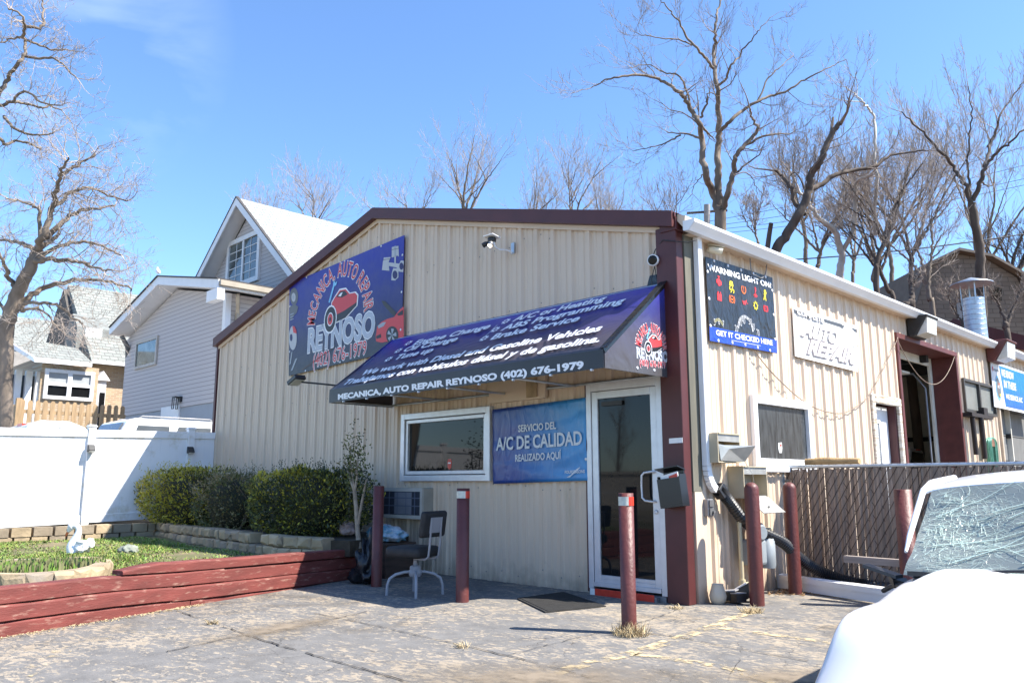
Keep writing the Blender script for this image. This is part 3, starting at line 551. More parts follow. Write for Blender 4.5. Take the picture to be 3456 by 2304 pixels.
text_on(m, 'AIR CONDITIONING', V((.052, tl.y + .15, tl.z - .2)), Y1 * .38, Z1 * .045, NR, lift=.002, bold=.03, mi=1)
c = V((.052, tl.y + .36, tl.z - .55))
for r_, mi in ((.23, 2), (.19, 3), (.12, 1)): m.poly([c + Y1 * (r_ * .8 * math.cos(t * .31)) + Z1 * (r_ * 1.15 * math.sin(t * .31)) + NR * (.001 + .002 * mi) for t in range(20)], mi)
text_on(m, 'A/C', c - Y1 * .07, Y1 * .14, Z1 * .06, NR, lift=.009, bold=.03)
for mi_, z_ in ((4, .06), (5, -.17)): m.poly([c + Y1 * a_ + Z1 * (b_ + z_) + NR * .01 for a_, b_ in ((.02, 0), (.09, 0), (.1, .05), (.03, .05))], mi_)
m.poly([V((.052, tl.y + .05, tl.z - .16)) + NR * .002 + Y1 * a_ + Z1 * b_ for a_, b_ in ((0, .04), (.08, .04), (.08, -.02), (.04, -.07), (0, -.02))], 6)
m.build('lettering', [I_W, I_B, I_LB, I_G, I_O, I_Y, I_R], b5, fix=False)
# ---------------------------------------------------------------- awning
AX0, AX1, AP, AZT, AZV, AZB = -5.2, -.18, -1.12, 3.45, 2.56, 2.37
awn = thing('door_awning', 'dark blue sloping awning with white lettering above the entrance', 'awning', ((AX0 + AX1) / 2, 0, AZB))
def afab(name): return vinyl(name, [(0, (.062, .056, .06)), (.38, (.066, .055, .08)), (.68, (.026, .025, .16)), (1, (.024, .03, .36))], 2, 2.4, 3.45, .36, .35, 2.6, stretch=(.7, 1, 1))  # blue to black print; grey at the bottom paints in the sunlit sheen
AF = afab('awning_fabric')
nx, ny = 60, 14; vs = []
def aw(u, v):                         # fabric sagging a little between the frame bars
    p = V((AX0 + (AX1 - AX0) * u, AP * (1 - v), AZV + (AZT - AZV) * v))
    s = .012 * math.sin(math.pi * v) * (.6 + .4 * math.cos(u * 2 * math.pi * 4)) + .007 * math.sin(9 * u + 4 * v) * math.sin(math.pi * v)
    return p - V((0, -.62, .78)) * s
for j in range(ny + 1):
    for i in range(nx + 1): vs.append(aw(i / nx, j / ny))
m = MB(); m.add(vs, [(j * (nx + 1) + i, j * (nx + 1) + i + 1, (j + 1) * (nx + 1) + i + 1, (j + 1) * (nx + 1) + i) for j in range(ny) for i in range(nx)], 0, True)
cn_ = m.build('canopy', AF, awn); k = cn_.modifiers.new('thickness', 'SOLIDIFY'); k.thickness = .006; k.offset = -1
m = MB(); m.box((AX0, AP - .012, AZB), (AX1, AP - .004, AZV - .002)); m.build('valance', mat('valance_black', (.012, .012, .018), .4, var=.2, bump=.1, bs=5), awn)
for nm, x in (('side_panel', AX1), ('side_panel', AX0)):
    m = MB(); m.prism([(x, -.01, AZB), (x, AP, AZB), (x, AP, AZV), (x, -.01, AZT)], (.008 if x == AX1 else -.008, 0, 0)); m.build(nm, AF, awn)
m = MB()
for x in (AX0 + .03, -3.9, -2.7, -1.5, AX1 - .03): m.tube([(x, -.02, AZB + .02), (x, AP + .03, AZB + .02), (x, AP + .03, AZV - .03), (x, -.03, AZT - .05)], .016, 6)
for y, z in ((-.02, AZT - .03), (-.02, AZB + .03), (AP + .03, AZB + .03)): m.tube([(AX0, y, z), (AX1, y, z)], .017, 6)
m.build('awning_frame', GALV, awn)
m = MB(); m.bar((AX1 + .0, AP - .01, AZV + .012), (AX1 + .0, -.02, AZT + .012), .10, .006, up=(0, .62, .78)); m.bar((AX1 + .012, AP - .01, AZV - .02), (AX1 + .012, -.02, AZT - .03), .05, .004, up=(1, 0, 0))
m.prism([(AX1 - .24, -.02, AZT - .01), (AX1 + .01, -.02, AZT - .01), (AX1 + .02, -.02, AZT + .1), (AX1 - .2, -.02, AZT + .1)], (0, .01, 0)); m.build('edge_tape', mat('black_vinyl_tape', (.012, .012, .013), .18, bump=.3, bs=14), awn)
AN = V((0, -(AZT - AZV), -AP)).normalized(); A0 = V((AX0, AP, AZV)); AUP = (V((0, 0, AZT)) - V((0, AP, AZV))).normalized()
m = MB()
def atext(t_, bl, br, cap):
    a, b = atp(*ZA(bl), A0, AN), atp(*ZA(br), A0, AN); text_on(m, t_, a, b - a, AUP * cap, AN, lift=.024, bold=.03, shear=-.02)
def gear(px):
    c = atp(*ZA(px), A0, AN) + AN * .024; n_ = 16
    def rg(r0, r1, t0, t1): m.add([c + X1 * (r_ * math.cos(t0 + (t1 - t0) * i / n_)) + AUP * (r_ * math.sin(t0 + (t1 - t0) * i / n_)) for i in range(n_ + 1) for r_ in (r0, r1)], [(2 * i, 2 * i + 1, 2 * i + 3, 2 * i + 2) for i in range(n_)])
    rg(.03, .05, 0, TP); [rg(.05, .068, a, a + .4) for a in [k * TP / 8 for k in range(8)]]
for t_, bl, br, cap, g in (('Engine Change', (622, 488), (1085, 385), .15, (600, 474)), ('Oil Change', (558, 530), (885, 462), .15, (538, 520)), ('Tune up', (505, 578), (735, 530), .15, (478, 572)),
        ('A/C or Heating', (1230, 345), (1790, 218), .15, (1195, 342)), ('ABS Programming', (1160, 400), (1905, 232), .15, (1130, 392)), ('Brake Service', (1095, 456), (1632, 340), .15, (1062, 446)),
        ('We work with Diesel and Gasoline Vehicles', (300, 672), (1765, 402), .15, None), ('Trabajamos con vehículos diésel y de gasolina.', (190, 730), (1762, 468), .15, None)):
    atext(t_, bl, br, cap)
    if g: gear(g)
tri_text(m, 'MECANICA, AUTO REPAIR REYNOSO (402) 676-1979', ZA((165, 810)), ZA((1668, 618)), ZA((165, 778)), (1, AP - .012), NF, lift=.004, bold=.05)
m.build('lettering', I_W, awn, fix=False)
Z8 = lambda x, y: at(2100 + x * .2551, 900 + y * .2551, 0, AX1 + .008)
cc, r = (lambda a, b, c: (lambda k: (V((a.x, k[0].x, k[0].z)), k[1]))(circ(V((a.y, 0, a.z)), V((b.y, 0, b.z)), V((c.y, 0, c.z)))))(Z8(208, 1015), Z8(350, 800), Z8(572, 1080))
p0, p1 = Z8(200, 1040), Z8(580, 1105)
aM = math.atan2(p0.z - cc.z, p0.y - cc.y); aM = aM if aM > 0 else aM + TP; aR = math.atan2(p1.z - cc.z, p1.y - cc.y)
logo(awn, cc, r, aM, aR, Y1, NR, .105, Z8(190, 1200), Z8(605, 1258), Z8(190, 1065).z - Z8(190, 1200).z, Z8(228, 1305), Z8(570, 1342), .07, Z8(420, 1030), .135)
m = MB()
for x, y in ((200, 1340), (425, 1370), (632, 1390), (570, 290)): m.lathe([(.018, 0), (.018, .004), (.008, .005)], Z8(x, y), 10, axis=(1, 0, 0))
for kx in range(9): m.lathe([(.012, 0), (.012, .03)], (AX0 + .4 + kx * .56, AP - .012, AZB - .01), 8, axis=(0, -1, 0))
m.build('grommets', ALU, awn)
# ---------------------------------------------------------------- fixtures on the shop
def P1(x, y, d=0.0): return at(x, y, 1, -d)
c = P1(1732, 842)          # solar floodlight on a bracket, facing the street
t = thing('solar_floodlight', 'white topped twin head floodlight on a bent bracket near the gable peak', 'light', c)
m = MB(); m.box(c + V((-.03, -.012, -.06)), c + V((.03, .0, .09))); h = P1(1660, 800, .30); m.tube(smooth_path([c + V((0, -.02, -.05)), c * .7 + h * .3 + Z1 * -.06, c * .35 + h * .65 + Z1 * -.11, h + V((.035, .02, -.12)), h + V((.02, 0, 0))], 4), .011, 8, 1); m.build('bracket', [GALV, WHITE], t)
m = MB(); m.obox(h, ((.095, 0, 0), (0, .08, -.014), (0, .003, .009))); m.build('solar_panel', WHITE, t, bevel=.008)
m = MB(); m.lathe([(.05, -.07), (.056, -.06), (.056, -.015), (.05, -.01)], h, 20); m.build('base_ring', DARK, t)
for dx, ax, em in ((-.05, (-.75, -.45, -.5), 0), (.015, (.15, -.5, -.85), 1)):
    a = V(ax).normalized(); p = h + V((dx, -.02, -.065)); m = MB(); m.lathe([(.014, 0), (.02, .015), (.032, .03), (.035, .085), (.03, .086)], p, 18, axis=a)
    hd = m.build('lamp_head', DARK if not em else GREYM, t)
    m = MB(); m.lathe([(.030, .0855), (.02, .09)], p, 18, axis=a); m.build('lens', mat('lit_lens', (1, .85, .6), .3, emit=6) if em else GLASS, hd)
c = P1(2213, 880)
t = thing('security_camera', 'small round white security camera with dangling wire below the roof corner', 'camera', c)
m = MB(); m.lathe([(.03, .0), (.03, .03), (.062, .035), (.066, .1), (.06, .105)], c, 20, axis=(.25, -.9, -.15)); m.build('housing', WHITE, t)
m = MB(); m.lathe([(.055, .106), (.03, .112)], c, 20, axis=(.25, -.9, -.15)); m.build('lens', GLASS, t)
m = MB(); e = P1(2320, 815, .1); m.tube([c + V((-.02, -.02, .06)), c + V((.02, -.03, .12)), c + V((.14, -.05, .2)), e + V((.02, -.02, -.02)), e + V((.06, .1, .03))], .006, 5)
m.tube([c + V((0, -.02, -.06)), c + V((-.05, -.02, -.2)), c + V((-.045, -.02, -.38)), c + V((.01, -.02, -.43)), c + V((.04, -.02, -.34)), c + V((.015, -.02, -.2)), c + V((.0, -.02, -.08))], .005, 5); m.build('wire', DARK, t)
c = P1(1128, 1302); e = P1(1040, 1290, .42)
t = thing('arm_floodlight', 'black flat floodlight on a straight arm left of the awning', 'light', c)
c2 = V((c.x + .22, 0, c.z - .02)); e = V((c.x - .12, -.55, c.z + .03))
m = MB(); m.tube([c2, V((c.x + .1, -.25, c.z)), e], .015, 7); m.box(c2 + V((-.04, -.012, -.05)), c2 + V((.04, 0, .05))); m.build('arm', DARK, t)
m = MB(); m.obox(e + V((-.06, -.06, .03)), ((.13, 0, .05), (0, .10, 0), (-.02, 0, .035))); m.build('lamp_head', DARK, t, bevel=.01)
m = MB(); m.obox(e + V((-.045, -.06, -.01)), ((.10, 0, .038), (0, .08, 0), (-.002, 0, .004))); m.build('lens', mat('frosted_lens', (.5, .5, .48), .3), t)
def bullet(c):
    t = thing('bullet_camera', 'cream bullet security camera tucked under the white gutter', 'camera', c)
    m = MB(); a = V((.75, .55, -.22)); m.lathe([(.0, -.01), (.042, 0), (.045, .03), (.045, .16), (.04, .165)], c + V((.02, 0, .01)), 16, axis=a); m.obox(c + V((.09, .055, .04)), (V((.75, .55, -.22)) * .1, V((-.55, .75, 0)) * .045, (0, 0, .004))); m.tube([c + V((0, 0, 0)), c + V((.05, .03, -.01))], .02, 8); m.build('housing', mat('cream_plastic', (.55, .5, .38), .4), t)
    m = MB(); m.lathe([(.038, .166), (.02, .17)], c + V((.02, 0, .01)), 16, axis=a); m.build('lens', GLASS, t)
bullet(at(2385, 845, 0, .0))
for px, lab, mt, sc in (((3082, 1108), 'black wall pack lamp above the open garage bay', DARK, 1.0), ((3345, 1190), 'scuffed maroon wall pack lamp above the we know banner', MAROONW, 1.25)):
    c = at(px[0], px[1], 0, .02); t = thing('wall_pack', lab, 'light', c); s = sc
    m = MB(); m.prism([c + V((x * s, -.28 * s, z * s)) for x, z in ((0, -.18), (.10, -.18), (.12, -.16), (.30, .12), (.33, .14), (.33, .17), (0, .17))], (0, .56 * s, 0)); m.build('housing', mt, t, bevel=.012)
    m = MB(); m.prism([c + V((x * s, -.23 * s, z * s)) for x, z in ((.125, -.17), (.29, -.13), (.31, .13), (.3, .125))], (0, .46 * s, 0)); m.build('lens', mat('prismatic_lens', (.62, .62, .58), .25, bump=.4, bs=60), t)
# window air conditioner
t = thing('air_conditioner', 'beige window air conditioner sticking out under the front window', 'air conditioner', (-4.85, -.2, .72))
y0 = -.2; pA, pB = at(1425, 1646, 1, y0), at(1425, 1752, 1, y0); x1, z1, z0 = pA.x, pA.z, pB.z; x0 = x1 - 1.0
m = MB(); m.box((x0, y0 + .03, z0), (x1, .02, z1)); m.build('casing', mat('ac_casing', (.36, .33, .28), .55, var=.12, vs=5), t, bevel=.008)
m = MB(); frame(m, (x0, z0), (x1, z1), 1, .05, y0, y0 + .029); m.build('face_frame', mat('ac_face', (.42, .40, .36), .5), t)
m = MB(); m.box((x0 + .05, y0 + .012, z0 + .05), (x1 - .05, y0 + .026, z1 - .05))
for k in range(3): m.box((x0 + .05, y0 + .002, z0 + .17 + k * .11), (x1 - .05, y0 + .011, z0 + .185 + k * .11), 1)
for k in range(4): m.box((x0 + .22 + k * .2, y0 + .004, z0 + .05), (x0 + .23 + k * .2, y0 + .010, z1 - .05), 1)
m.box((x0 + .35, y0 + .006, z0 + .06), (x0 + .75, y0 + .0115, z1 - .06), 2); m.build('grille', [mat('ac_dark', (.03, .035, .05), .4), mat('ac_slats', (.10, .12, .17), .5), mat('ac_coil', (.17, .18, .21), .5)], t)
# black letter box on the corner post
c = P1(2283, 1655, .06); t = thing('letter_box', 'tilted black letter box with open lid on the dark red corner post', 'letter box', c)
rot = Matrix.Rotation(R(-7), 3, 'Y'); B = lambda x, y, z: c + rot @ V((x, y, z))
m = MB()
for a in (((-.14, -.13, -.17), (.14, .0, -.155)), ((-.14, -.13, -.154), (.14, -.118, .13)), ((-.14, -.117, -.154), (-.128, .0, .16)), ((.128, -.117, -.154), (.14, .0, .16)), ((-.127, -.012, -.154), (.127, .0, .2))):
    (q0, q1, q2), (r0, r1, r2) = a; m.hexa([B(q0, q1, q2), B(r0, q1, q2), B(r0, r1, q2), B(q0, r1, q2), B(q0, q1, r2), B(r0, q1, r2), B(r0, r1, r2), B(q0, r1, r2)])
m.build('box', mat('black_gloss', (.012, .013, .014), .3), t)
m = MB(); m.hexa([B(-.145, -.14, .235), B(.145, -.14, .235), B(.145, .0, .2), B(-.145, .0, .2), B(-.145, -.14, .245), B(.145, -.14, .245), B(.145, .0, .21), B(-.145, .0, .21)]); m.build('lid', mat('black_gloss', (0, 0, 0)), t)
m = MB(); m.hexa([B(-.11, -.10, .1), B(.11, -.10, .1), B(.11, -.09, .1), B(-.11, -.09, .1), B(-.11, -.10, .165), B(.11, -.10, .19), B(.11, -.09, .19), B(-.11, -.09, .165)]); m.hexa([B(0, -.107, .12), B(.1, -.107, .12), B(.1, -.101, .12), B(0, -.101, .12), B(0, -.107, .15), B(.1, -.107, .17), B(.1, -.101, .17), B(0, -.101, .15)], 1); m.build('mail', [WHITEP, REDP], t)
c = P1(2281, 1486, .045); m = MB(); m.obox(c, ((.085, 0, .002), (0, .003, 0), (0, 0, .027))); tag(m.build('paper_label', WHITEP), 'blank white paper strip stuck on the dark red corner post', 'label')
# two drop boxes on the sunny wall
CRM = mat('cream_steel', (.46, .39, .27), .5, var=.1); STE = mat('brushed_steel', (.42, .41, .38), .4, metal=.5, var=.15, vs=8)
for px, lab, kind in ((((2413, 1460), (2490, 1562)), 'cream steel drop box with bent hanging flap below the black symbols banner', 0), (((2500, 1572), (2582, 1678)), 'cream steel drop box with open front behind the domed bollard', 1)):
    a = at(*px[0], 0, .16); b = at(*px[1], 0, .16); y0, y1, z0, z1 = a.y - .02, b.y, b.z, a.z
    t = thing('drop_box', lab, 'drop box', (.08, (y0 + y1) / 2, z0), 'steel drop boxes on the side wall')
    m = MB(); m.box((.0, y0, z0), (.2, y0 + .012, z1)); m.box((0, y1 - .012, z0), (.2, y1, z1)); m.box((0, y0 + .012, z0), (.2, y1 - .012, z0 + .012)); m.box((0, y0 + .012, z1 - .012), (.215, y1 - .012, z1)); m.box((0, y0 + .012, z0 + .012), (.01, y1 - .012, z1 - .012), 1)
    m.box((.19, y0 + .012, z1 - .09), (.2, y1 - .012, z1 - .013), 1); m.build('box', [CRM, STE], t)
    m = MB(); w_ = y1 - y0
    if kind == 0:
        pts = [V((.19, y0 + .03, z1 - .12)), V((.215, y0 + .1, z1 - .13)), V((.36, y1 + .05, z1 - .13)), V((.26, y1 - .02, z0 + .01)), V((.2, y0 + .05, z0 + .02)), V((.24, y0 + .16, z1 - .17))]
        vs = pts + [p + V((-.004, 0, .0)) for p in pts]; m.add(vs, [(0, 1, 5), (1, 2, 5), (2, 3, 5), (3, 4, 5), (4, 0, 5), (6, 11, 7), (7, 11, 8), (8, 11, 9), (9, 11, 10), (10, 11, 6)]); m.tube([V((.26, y1 - .03, z0 + .02)), V((.3, y1 + .06, z0 - .12)), V((.29, y1 + .1, z0 - .22))], .004, 4)
    else: m.obox(V((.29, (y0 + y1) / 2 + .02, z0 - .07)), (V((.11, 0, -.09)), V((0, w_ / 2 - .02, 0)), V((.002, 0, .003)))); m.lathe([(.012, 0), (.012, .02)], V((.34, (y0 + y1) / 2, z0 - .1)), 8, axis=(.6, 0, .7))
    m.build('flap', STE, t)
c = at(2394, 1712, 0, .05); t = thing('outlet_box', 'grey outdoor outlet box low on the sunny side wall', 'outlet', c)
m = MB(); m.box(c + V((-.05, -.055, -.09)), c + V((.02, .055, .09))); m.build('box', GREYM, t, bevel=.006)
m = MB(); m.box(c + V((.021, -.04, .01)), c + V((.035, .04, .08))); m.box(c + V((.021, -.04, -.08)), c + V((.035, .04, -.005))); m.lathe([(.018, 0), (.018, .02)], c + V((.035, .015, -.045)), 10, axis=(1, 0, 0)); m.build('covers', mat('grey_cover', (.12, .12, .12), .45), t)
# corrugated drain hose
pth = [V(p) for p in (ds[-1], (.07, .62, 1.10))]; pth = [V((.06, .50, 1.17)), V((.09, .60, 1.09)), V((.16, .95, .78)), at(2640, 1828, 1, 1.42), at(2700, 1884, 1, 1.66), at(2780, 1932, 1, 1.88), at(2880, 1964, 1, 2.0), at(2990, 1982, 1, 2.05), V((2.3, 2.05, .07))]
sp = smooth_path(pth, 26); m = MB(); m.tube(sp, [.068 if i % 2 else .056 for i in range(len(sp))], 14, sm=False)
t = thing('drain_hose', 'black corrugated drain hose sloping from the downspout to the fence', 'hose', (.1, .6, 0)); m.build('hose', mat('black_hose', (.018, .018, .02), .35), t, fix=False)
m = MB(); m.bar((.06, .49, 1.2), (.08, .57, 1.1), .13, .11, up=(1, 0, 0)); m.build('adapter', DARK, t, bevel=.006)
# gas meter
yr = at(2497, 1800, 0, .12).y; gy = yr + .2
t = thing('gas_meter', 'grey gas meter with cream riser pipe behind the domed bollard', 'meter', (.15, gy, 0))
m = MB(); m.tube([(.12, yr, .04), (.12, yr, .80), (.13, yr + .01, .85), (.15, yr + .05, .87), (.16, yr + .2, .87)], .024, 10); m.lathe([(.04, .1), (.04, .2)], (.12, yr, 0), 10); m.tube([(.12, yr, .14), (.16, yr + .12, .16)], .02, 8); m.build('riser_pipe', mat('cream_pipe', (.5, .43, .28), .5, var=.15), t)
m = MB(); m.tube([(.15, yr + .04, .87), (.15, yr + .12, .89), (.15, yr + .2, .84)], .034, 8); m.build('regulator', RUST, t)
m = MB(); m.box((.05, yr + .1, .34), (.25, yr + .36, .62)); m.build('meter_body', mat('meter_grey', (.24, .27, .29), .45, var=.12), t, bevel=.03, seg=2); m = MB(); m.lathe([(.10, -.02), (.11, .03), (.07, .08)], (.25, yr + .15, .70), 18, axis=(1, -.3, 0)); m.build('meter_dial', mat('meter_grey', (0, 0, 0)), t); m = MB(); m.lathe([(.09, .3), (.10, .34), (.10, .62), (.02, .66)], (.2, yr + .42, 0), 16); m.build('regulator', mat('meter_grey', (0, 0, 0)), t)
m = MB(); m.box((.08, yr + .3, .66), (.26, yr + .5, .74)); m.build('index_box', CRM, t, bevel=.01)
m = MB(); m.lathe([(.06, 0), (.08, .03), (.09, .08), (.07, .15), (.06, .19), (.062, .2), (.05, .2), (.05, .1), (0, .1)], V((.13, at(2424, 2030, 0, .13).y, 0)), 20, close=False); tag(m.build('clay_jar', mat('cream_glaze', (.52, .46, .36), .35, var=.1, vs=6)), 'small cream pottery jar standing at the foot of the sunny wall', 'jar')
c = V((.17, at(2462, 2030, 0, .17).y, 0)); m = MB()
for q_, ax in ((c + V((0, .02, .07)), .2), (c + V((.10, .0, .055)), -.5)):
    x_, y_ = V((math.cos(ax), math.sin(ax), .12)), V((-math.sin(ax), math.cos(ax), 0)); z_ = x_.cross(y_)
    m.obox(q_, (x_ * .075, y_ * .055, z_ * .045)); m.obox(q_ + z_ * .05, (x_ * .08, y_ * .06, z_ * .006), 1)
tag(m.build('broken_lamp', [DARK, mat('scrap_grey', (.3, .3, .32), .4)]), 'broken black lamp housing lying beside the cream jar', 'lamp')
c = V((.24, at(2512, 2030, 0, .24).y, 0)); m = MB(); m.obox(c + V((0, 0, .09)), (V((.09, .03, .05)), V((-.03, .07, 0)), V((-.03, -.01, .06)))); m.obox(c + V((.02, -.06, .12)), (V((.06, .02, .04)), V((-.004, .002, .001)), V((-.025, -.01, .045))), 1); m.tube([c + V((.1, -.02, .02)), c + V((.12, .05, .02)), c + V((.08, .1, .03))], .02, 6)
tag(m.build('motion_lamp', [DARK, WHITEP]), 'fallen black floodlight with white face by the gas pipe', 'light')
# ---------------------------------------------------------------- bollards
def bollard(base, r, h, lab, dome, tape, lean=0):
    t = thing('bollard', lab, 'bollard', base, 'dark red steel bollards round the shop')
    b = V(base); m = MB()
    prof = [(r, -.05), (r, h - (r if dome else 0))] + ([(r * math.cos(a), h - r + r * math.sin(a)) for a in (.3, .6, .9, 1.2, 1.45)] if dome else [(r - .004, h), (r - .006, h - .02), (0, h - .02)])
    m.lathe(prof, b, 26, axis=V((lean, 0, 1)), close=dome); m.build('post', mat('bollard_paint', (.105, .026, .023), .5, var=.16, vs=5, bump=.25, bs=35, dirt=(.2, .085, .07), dirt_amt=.16, dirt_s=9), t)
    if tape:
        vw = (CAM - b); a0 = math.atan2(vw.y, vw.x)
        m = MB()
        for s0, s1, mi in ((-1.9, .35, 0), (.35, 1.9, 1)):
            n_ = 10; vs = [b + V(((r + .0025) * math.cos(a0 + s0 + (s1 - s0) * i / n_), (r + .0025) * math.sin(a0 + s0 + (s1 - s0) * i / n_), h - z)) for i in range(n_ + 1) for z in (.03, .105)]
            m.add(vs, [(2 * i, 2 * i + 1, 2 * i + 3, 2 * i + 2) for i in range(n_)], mi, True)
        m.build('reflective_tape', [mat('pale_reflector', (.5, .52, .46), .35, var=.2, vs=20), REDP], t, fix=False)
    return t
def g0(x, y): p = at(x, y, 2, 0); return V((p.x, p.y, 0))
bollard(g0(1270, 1978), .066, 1.205, 'plain dark red bollard beside the air conditioner and the timber wall end', False, False)
bollard(g0(1560, 2030), .07, 1.185, 'dark red bollard with reflective tape between the office chair and the door', False, True)
bollard(g0(2124, 2136), .064, 1.155, 'taped dark red bollard in front of the glass door with dry grass at its foot', False, True)
bollard(g0(2556, 2042), .075, 1.245, 'dome topped dark red bollard in front of the gas meter', True, False)
bollard(g0(2685, 2003), .075, 1.245, 'dome topped dark red bollard at the fence post', True, False)
bollard(V((1.66, 1.42, 0)), .085, 1.17, 'flat topped dark red bollard partly hidden by the white car', False, False)
def tuft(c, r, n, lab, h=.12):
    m = MB(); rr = random.Random(int(c.x * 991 + c.y * 37))
    for _ in range(n):
        a = rr.random() * TP; d = r * rr.random() ** .5; p = c + V((math.cos(a) * d, math.sin(a) * d, -.005)); hh = h * rr.uniform(.3, 1.1); b_ = rr.random() * TP
        tip = p + V((rr.gauss(0, .05), rr.gauss(0, .05), hh)); w = V((math.cos(b_), math.sin(b_), 0)) * .0035; md = (p + tip) / 2 + V((rr.gauss(0, .012), rr.gauss(0, .012), .01))
        m.add([p - w, p + w, md + w * .8, md - w * .8, tip], [(0, 1, 2, 3), (3, 2, 4)])
    tag(m.build('dry_grass_tuft', mat('straw', (.42, .33, .19), .8, var=.3, vs=30), fix=False), lab, 'grass tuft', 'dry grass tufts on the lot')
b3p = g0(2124, 2136)
tuft(b3p + V((.06, -.06, 0)), .14, 260, 'dry straw grass around the foot of the bollard by the glass door')
tuft(g0(2540, 2066), .1, 160, 'dry straw grass at the foot of the domed bollard before the gas meter', .07)
tuft(g0(720, 2104), .05, 50, 'small dry tuft in the pavement joint near the timber wall', .05)
tuft(g0(2282, 2053), .07, 50, 'small dry tuft in the joint before the corner post', .05)
tuft(g0(1560, 2185), .06, 40, 'small dry tuft in the long crack left of the yellow lines', .05)
# ---------------------------------------------------------------- office chair
cb = g0(1400, 2006); t = thing('office_chair', 'grey metal swivel chair with dark upholstery standing before the air conditioner', 'chair', cb)
fd = V((-.96, -.28, 0)).normalized(); sd_ = V((-fd.y, fd.x, 0)); up = Z1
C_ = lambda f, s, z: cb + fd * f + sd_ * s + up * z
UPH = mat('dark_upholstery', (.022, .021, .021), .75, var=.25, vs=12, bump=.1); CHM = mat('grey_enamel', (.30, .30, .32), .4, var=.06)
for k in range(4):
    a = R(38 + 90 * k); d = fd * math.cos(a) + sd_ * math.sin(a); m = MB()
    m.tube([cb + d * r_ + up * z for r_, z in ((.03, .255), (.12, .25), (.22, .225), (.285, .18), (.31, .11), (.315, .0))], .017, 10); m.build('leg', CHM, t)
m = MB(); m.lathe([(.06, .20), (.072, .22), (.072, .27), (.062, .275), (.062, .31), (.05, .32), (.025, .325), (.022, .40), (.05, .405), (.09, .41)], cb, 20); m.build('hub', CHM, t)
def cushion(c, ax, nm, mt, rnd=.05, sub=2):
    m = MB(); m.obox(c, ax); o = m.build(nm, mt, t); b = o.modifiers.new('bevel', 'BEVEL'); b.width = rnd; b.segments = 4
    for p in o.data.polygons: p.use_smooth = True
    return o
cushion(C_(.04, 0, .475), (fd * .235, sd_ * .23, up * .062), 'seat', UPH, .05)
cushion(C_(-.235, 0, .785), (fd * .035 + up * .006, sd_ * .235, up * .145 - fd * .02), 'backrest', UPH, .04)
m = MB(); m.obox(C_(-.275, 0, .775), (fd * .003, sd_ * .115, up * .085 - fd * .012)); m.build('back_plate', CHM, t)
for s in (-.1, .1): m = MB(); m.tube([C_(-.05, s * .9, .405), C_(-.2, s * .95, .40), C_(-.245, s, .43), C_(-.262, s, .55), C_(-.282, s, .85)], .0125, 8); m.build('back_support', CHM, t)
# sack behind the chair, black lump by the first bollard, doormat
c = V((-4.6, -.62, 0)); m = MB(); m.box(c + V((-.45, -.22, 0)), c + V((.45, .25, .42))); m.box(c + V((-.47, -.24, .421)), c + V((.47, .27, .45)))
tag(m.build('low_wooden_box', mat('dark_brown_wood', (.06, .035, .025), .7, var=.3, stretch=(1, 1, 4))), 'low dark wooden box under the air conditioner', 'box')
def lump(name, c, rx, ry, rz, mt, lab, cat, seed, amp=.25, fq=2.2):
    bm = bmesh.new(); bmesh.ops.create_icosphere(bm, subdivisions=4, radius=1)
    from mathutils import noise
    for v in bm.verts:
        d = 1 + amp * noise.noise(v.co * fq + V((seed, 0, 0))) + amp * .5 * noise.noise(v.co * fq * 2.7 + V((0, seed, 0)))
        v.co = V((v.co.x * rx * d, v.co.y * ry * d, v.co.z * rz * d)) + V(c)
        if v.co.z < c[2] - rz * .7: v.co.z = c[2] - rz * .7
    me = bpy.data.meshes.new(name); bm.to_mesh(me); bm.free(); me.materials.append(mt)
    for p in me.polygons: p.use_smooth = True
    o = bpy.data.objects.new(name, me); col.objects.link(o)
    if lab: tag(o, lab, cat)
    return o
lump('plastic_sack', (-4.45, -.62, .55), .38, .17, .125, mat('blue_white_sack', (.09, .24, .33), .3, var=.4, vs=5, bump=.4, bs=14, dirt=(.55, .56, .6), dirt_amt=.45, dirt_s=4), 'crumpled blue and white plastic sack lying behind the office chair', 'sack', 3, .3, 3)
c = g0(1232, 1968); m = lump('bin_bag', (c.x, c.y, .15), .2, .16, .2, mat('black_bag', (.012, .013, .017), .35, var=.4, vs=20, bump=.6, bs=18), 'lumpy black bag slumped at the end of the red timber wall', 'bag', 8, .5, 2.4)
for v in m.data.vertices:
    if v.co.z > .2: v.co.z = .2 + (v.co.z - .2) * 2.3; v.co.x = c.x + .07 + (v.co.x - c.x) * .6
q = [g0(1745, 2022), g0(1840, 2068), g0(2045, 2047), g0(1905, 2000)]
m = MB(); m.prism([p + Z1 * .002 for p in q], (0, 0, .012)); d1, d2 = q[1] - q[0], q[3] - q[0]
for k in range(26): f = (k + .5) / 26; a, b = q[0] + d1 * f, q[3] + (q[2] - q[3]) * f; m.bar(a * .96 + b * .04 + Z1 * .016, a * .04 + b * .96 + Z1 * .016, .02, .006)
tag(m.build('doormat', mat('black_rubber', (.022, .021, .02), .8, var=.3, vs=14, dirt=(.16, .14, .11), dirt_amt=.2, dirt_s=25)), 'black ribbed rubber doormat in front of the glass door', 'mat')
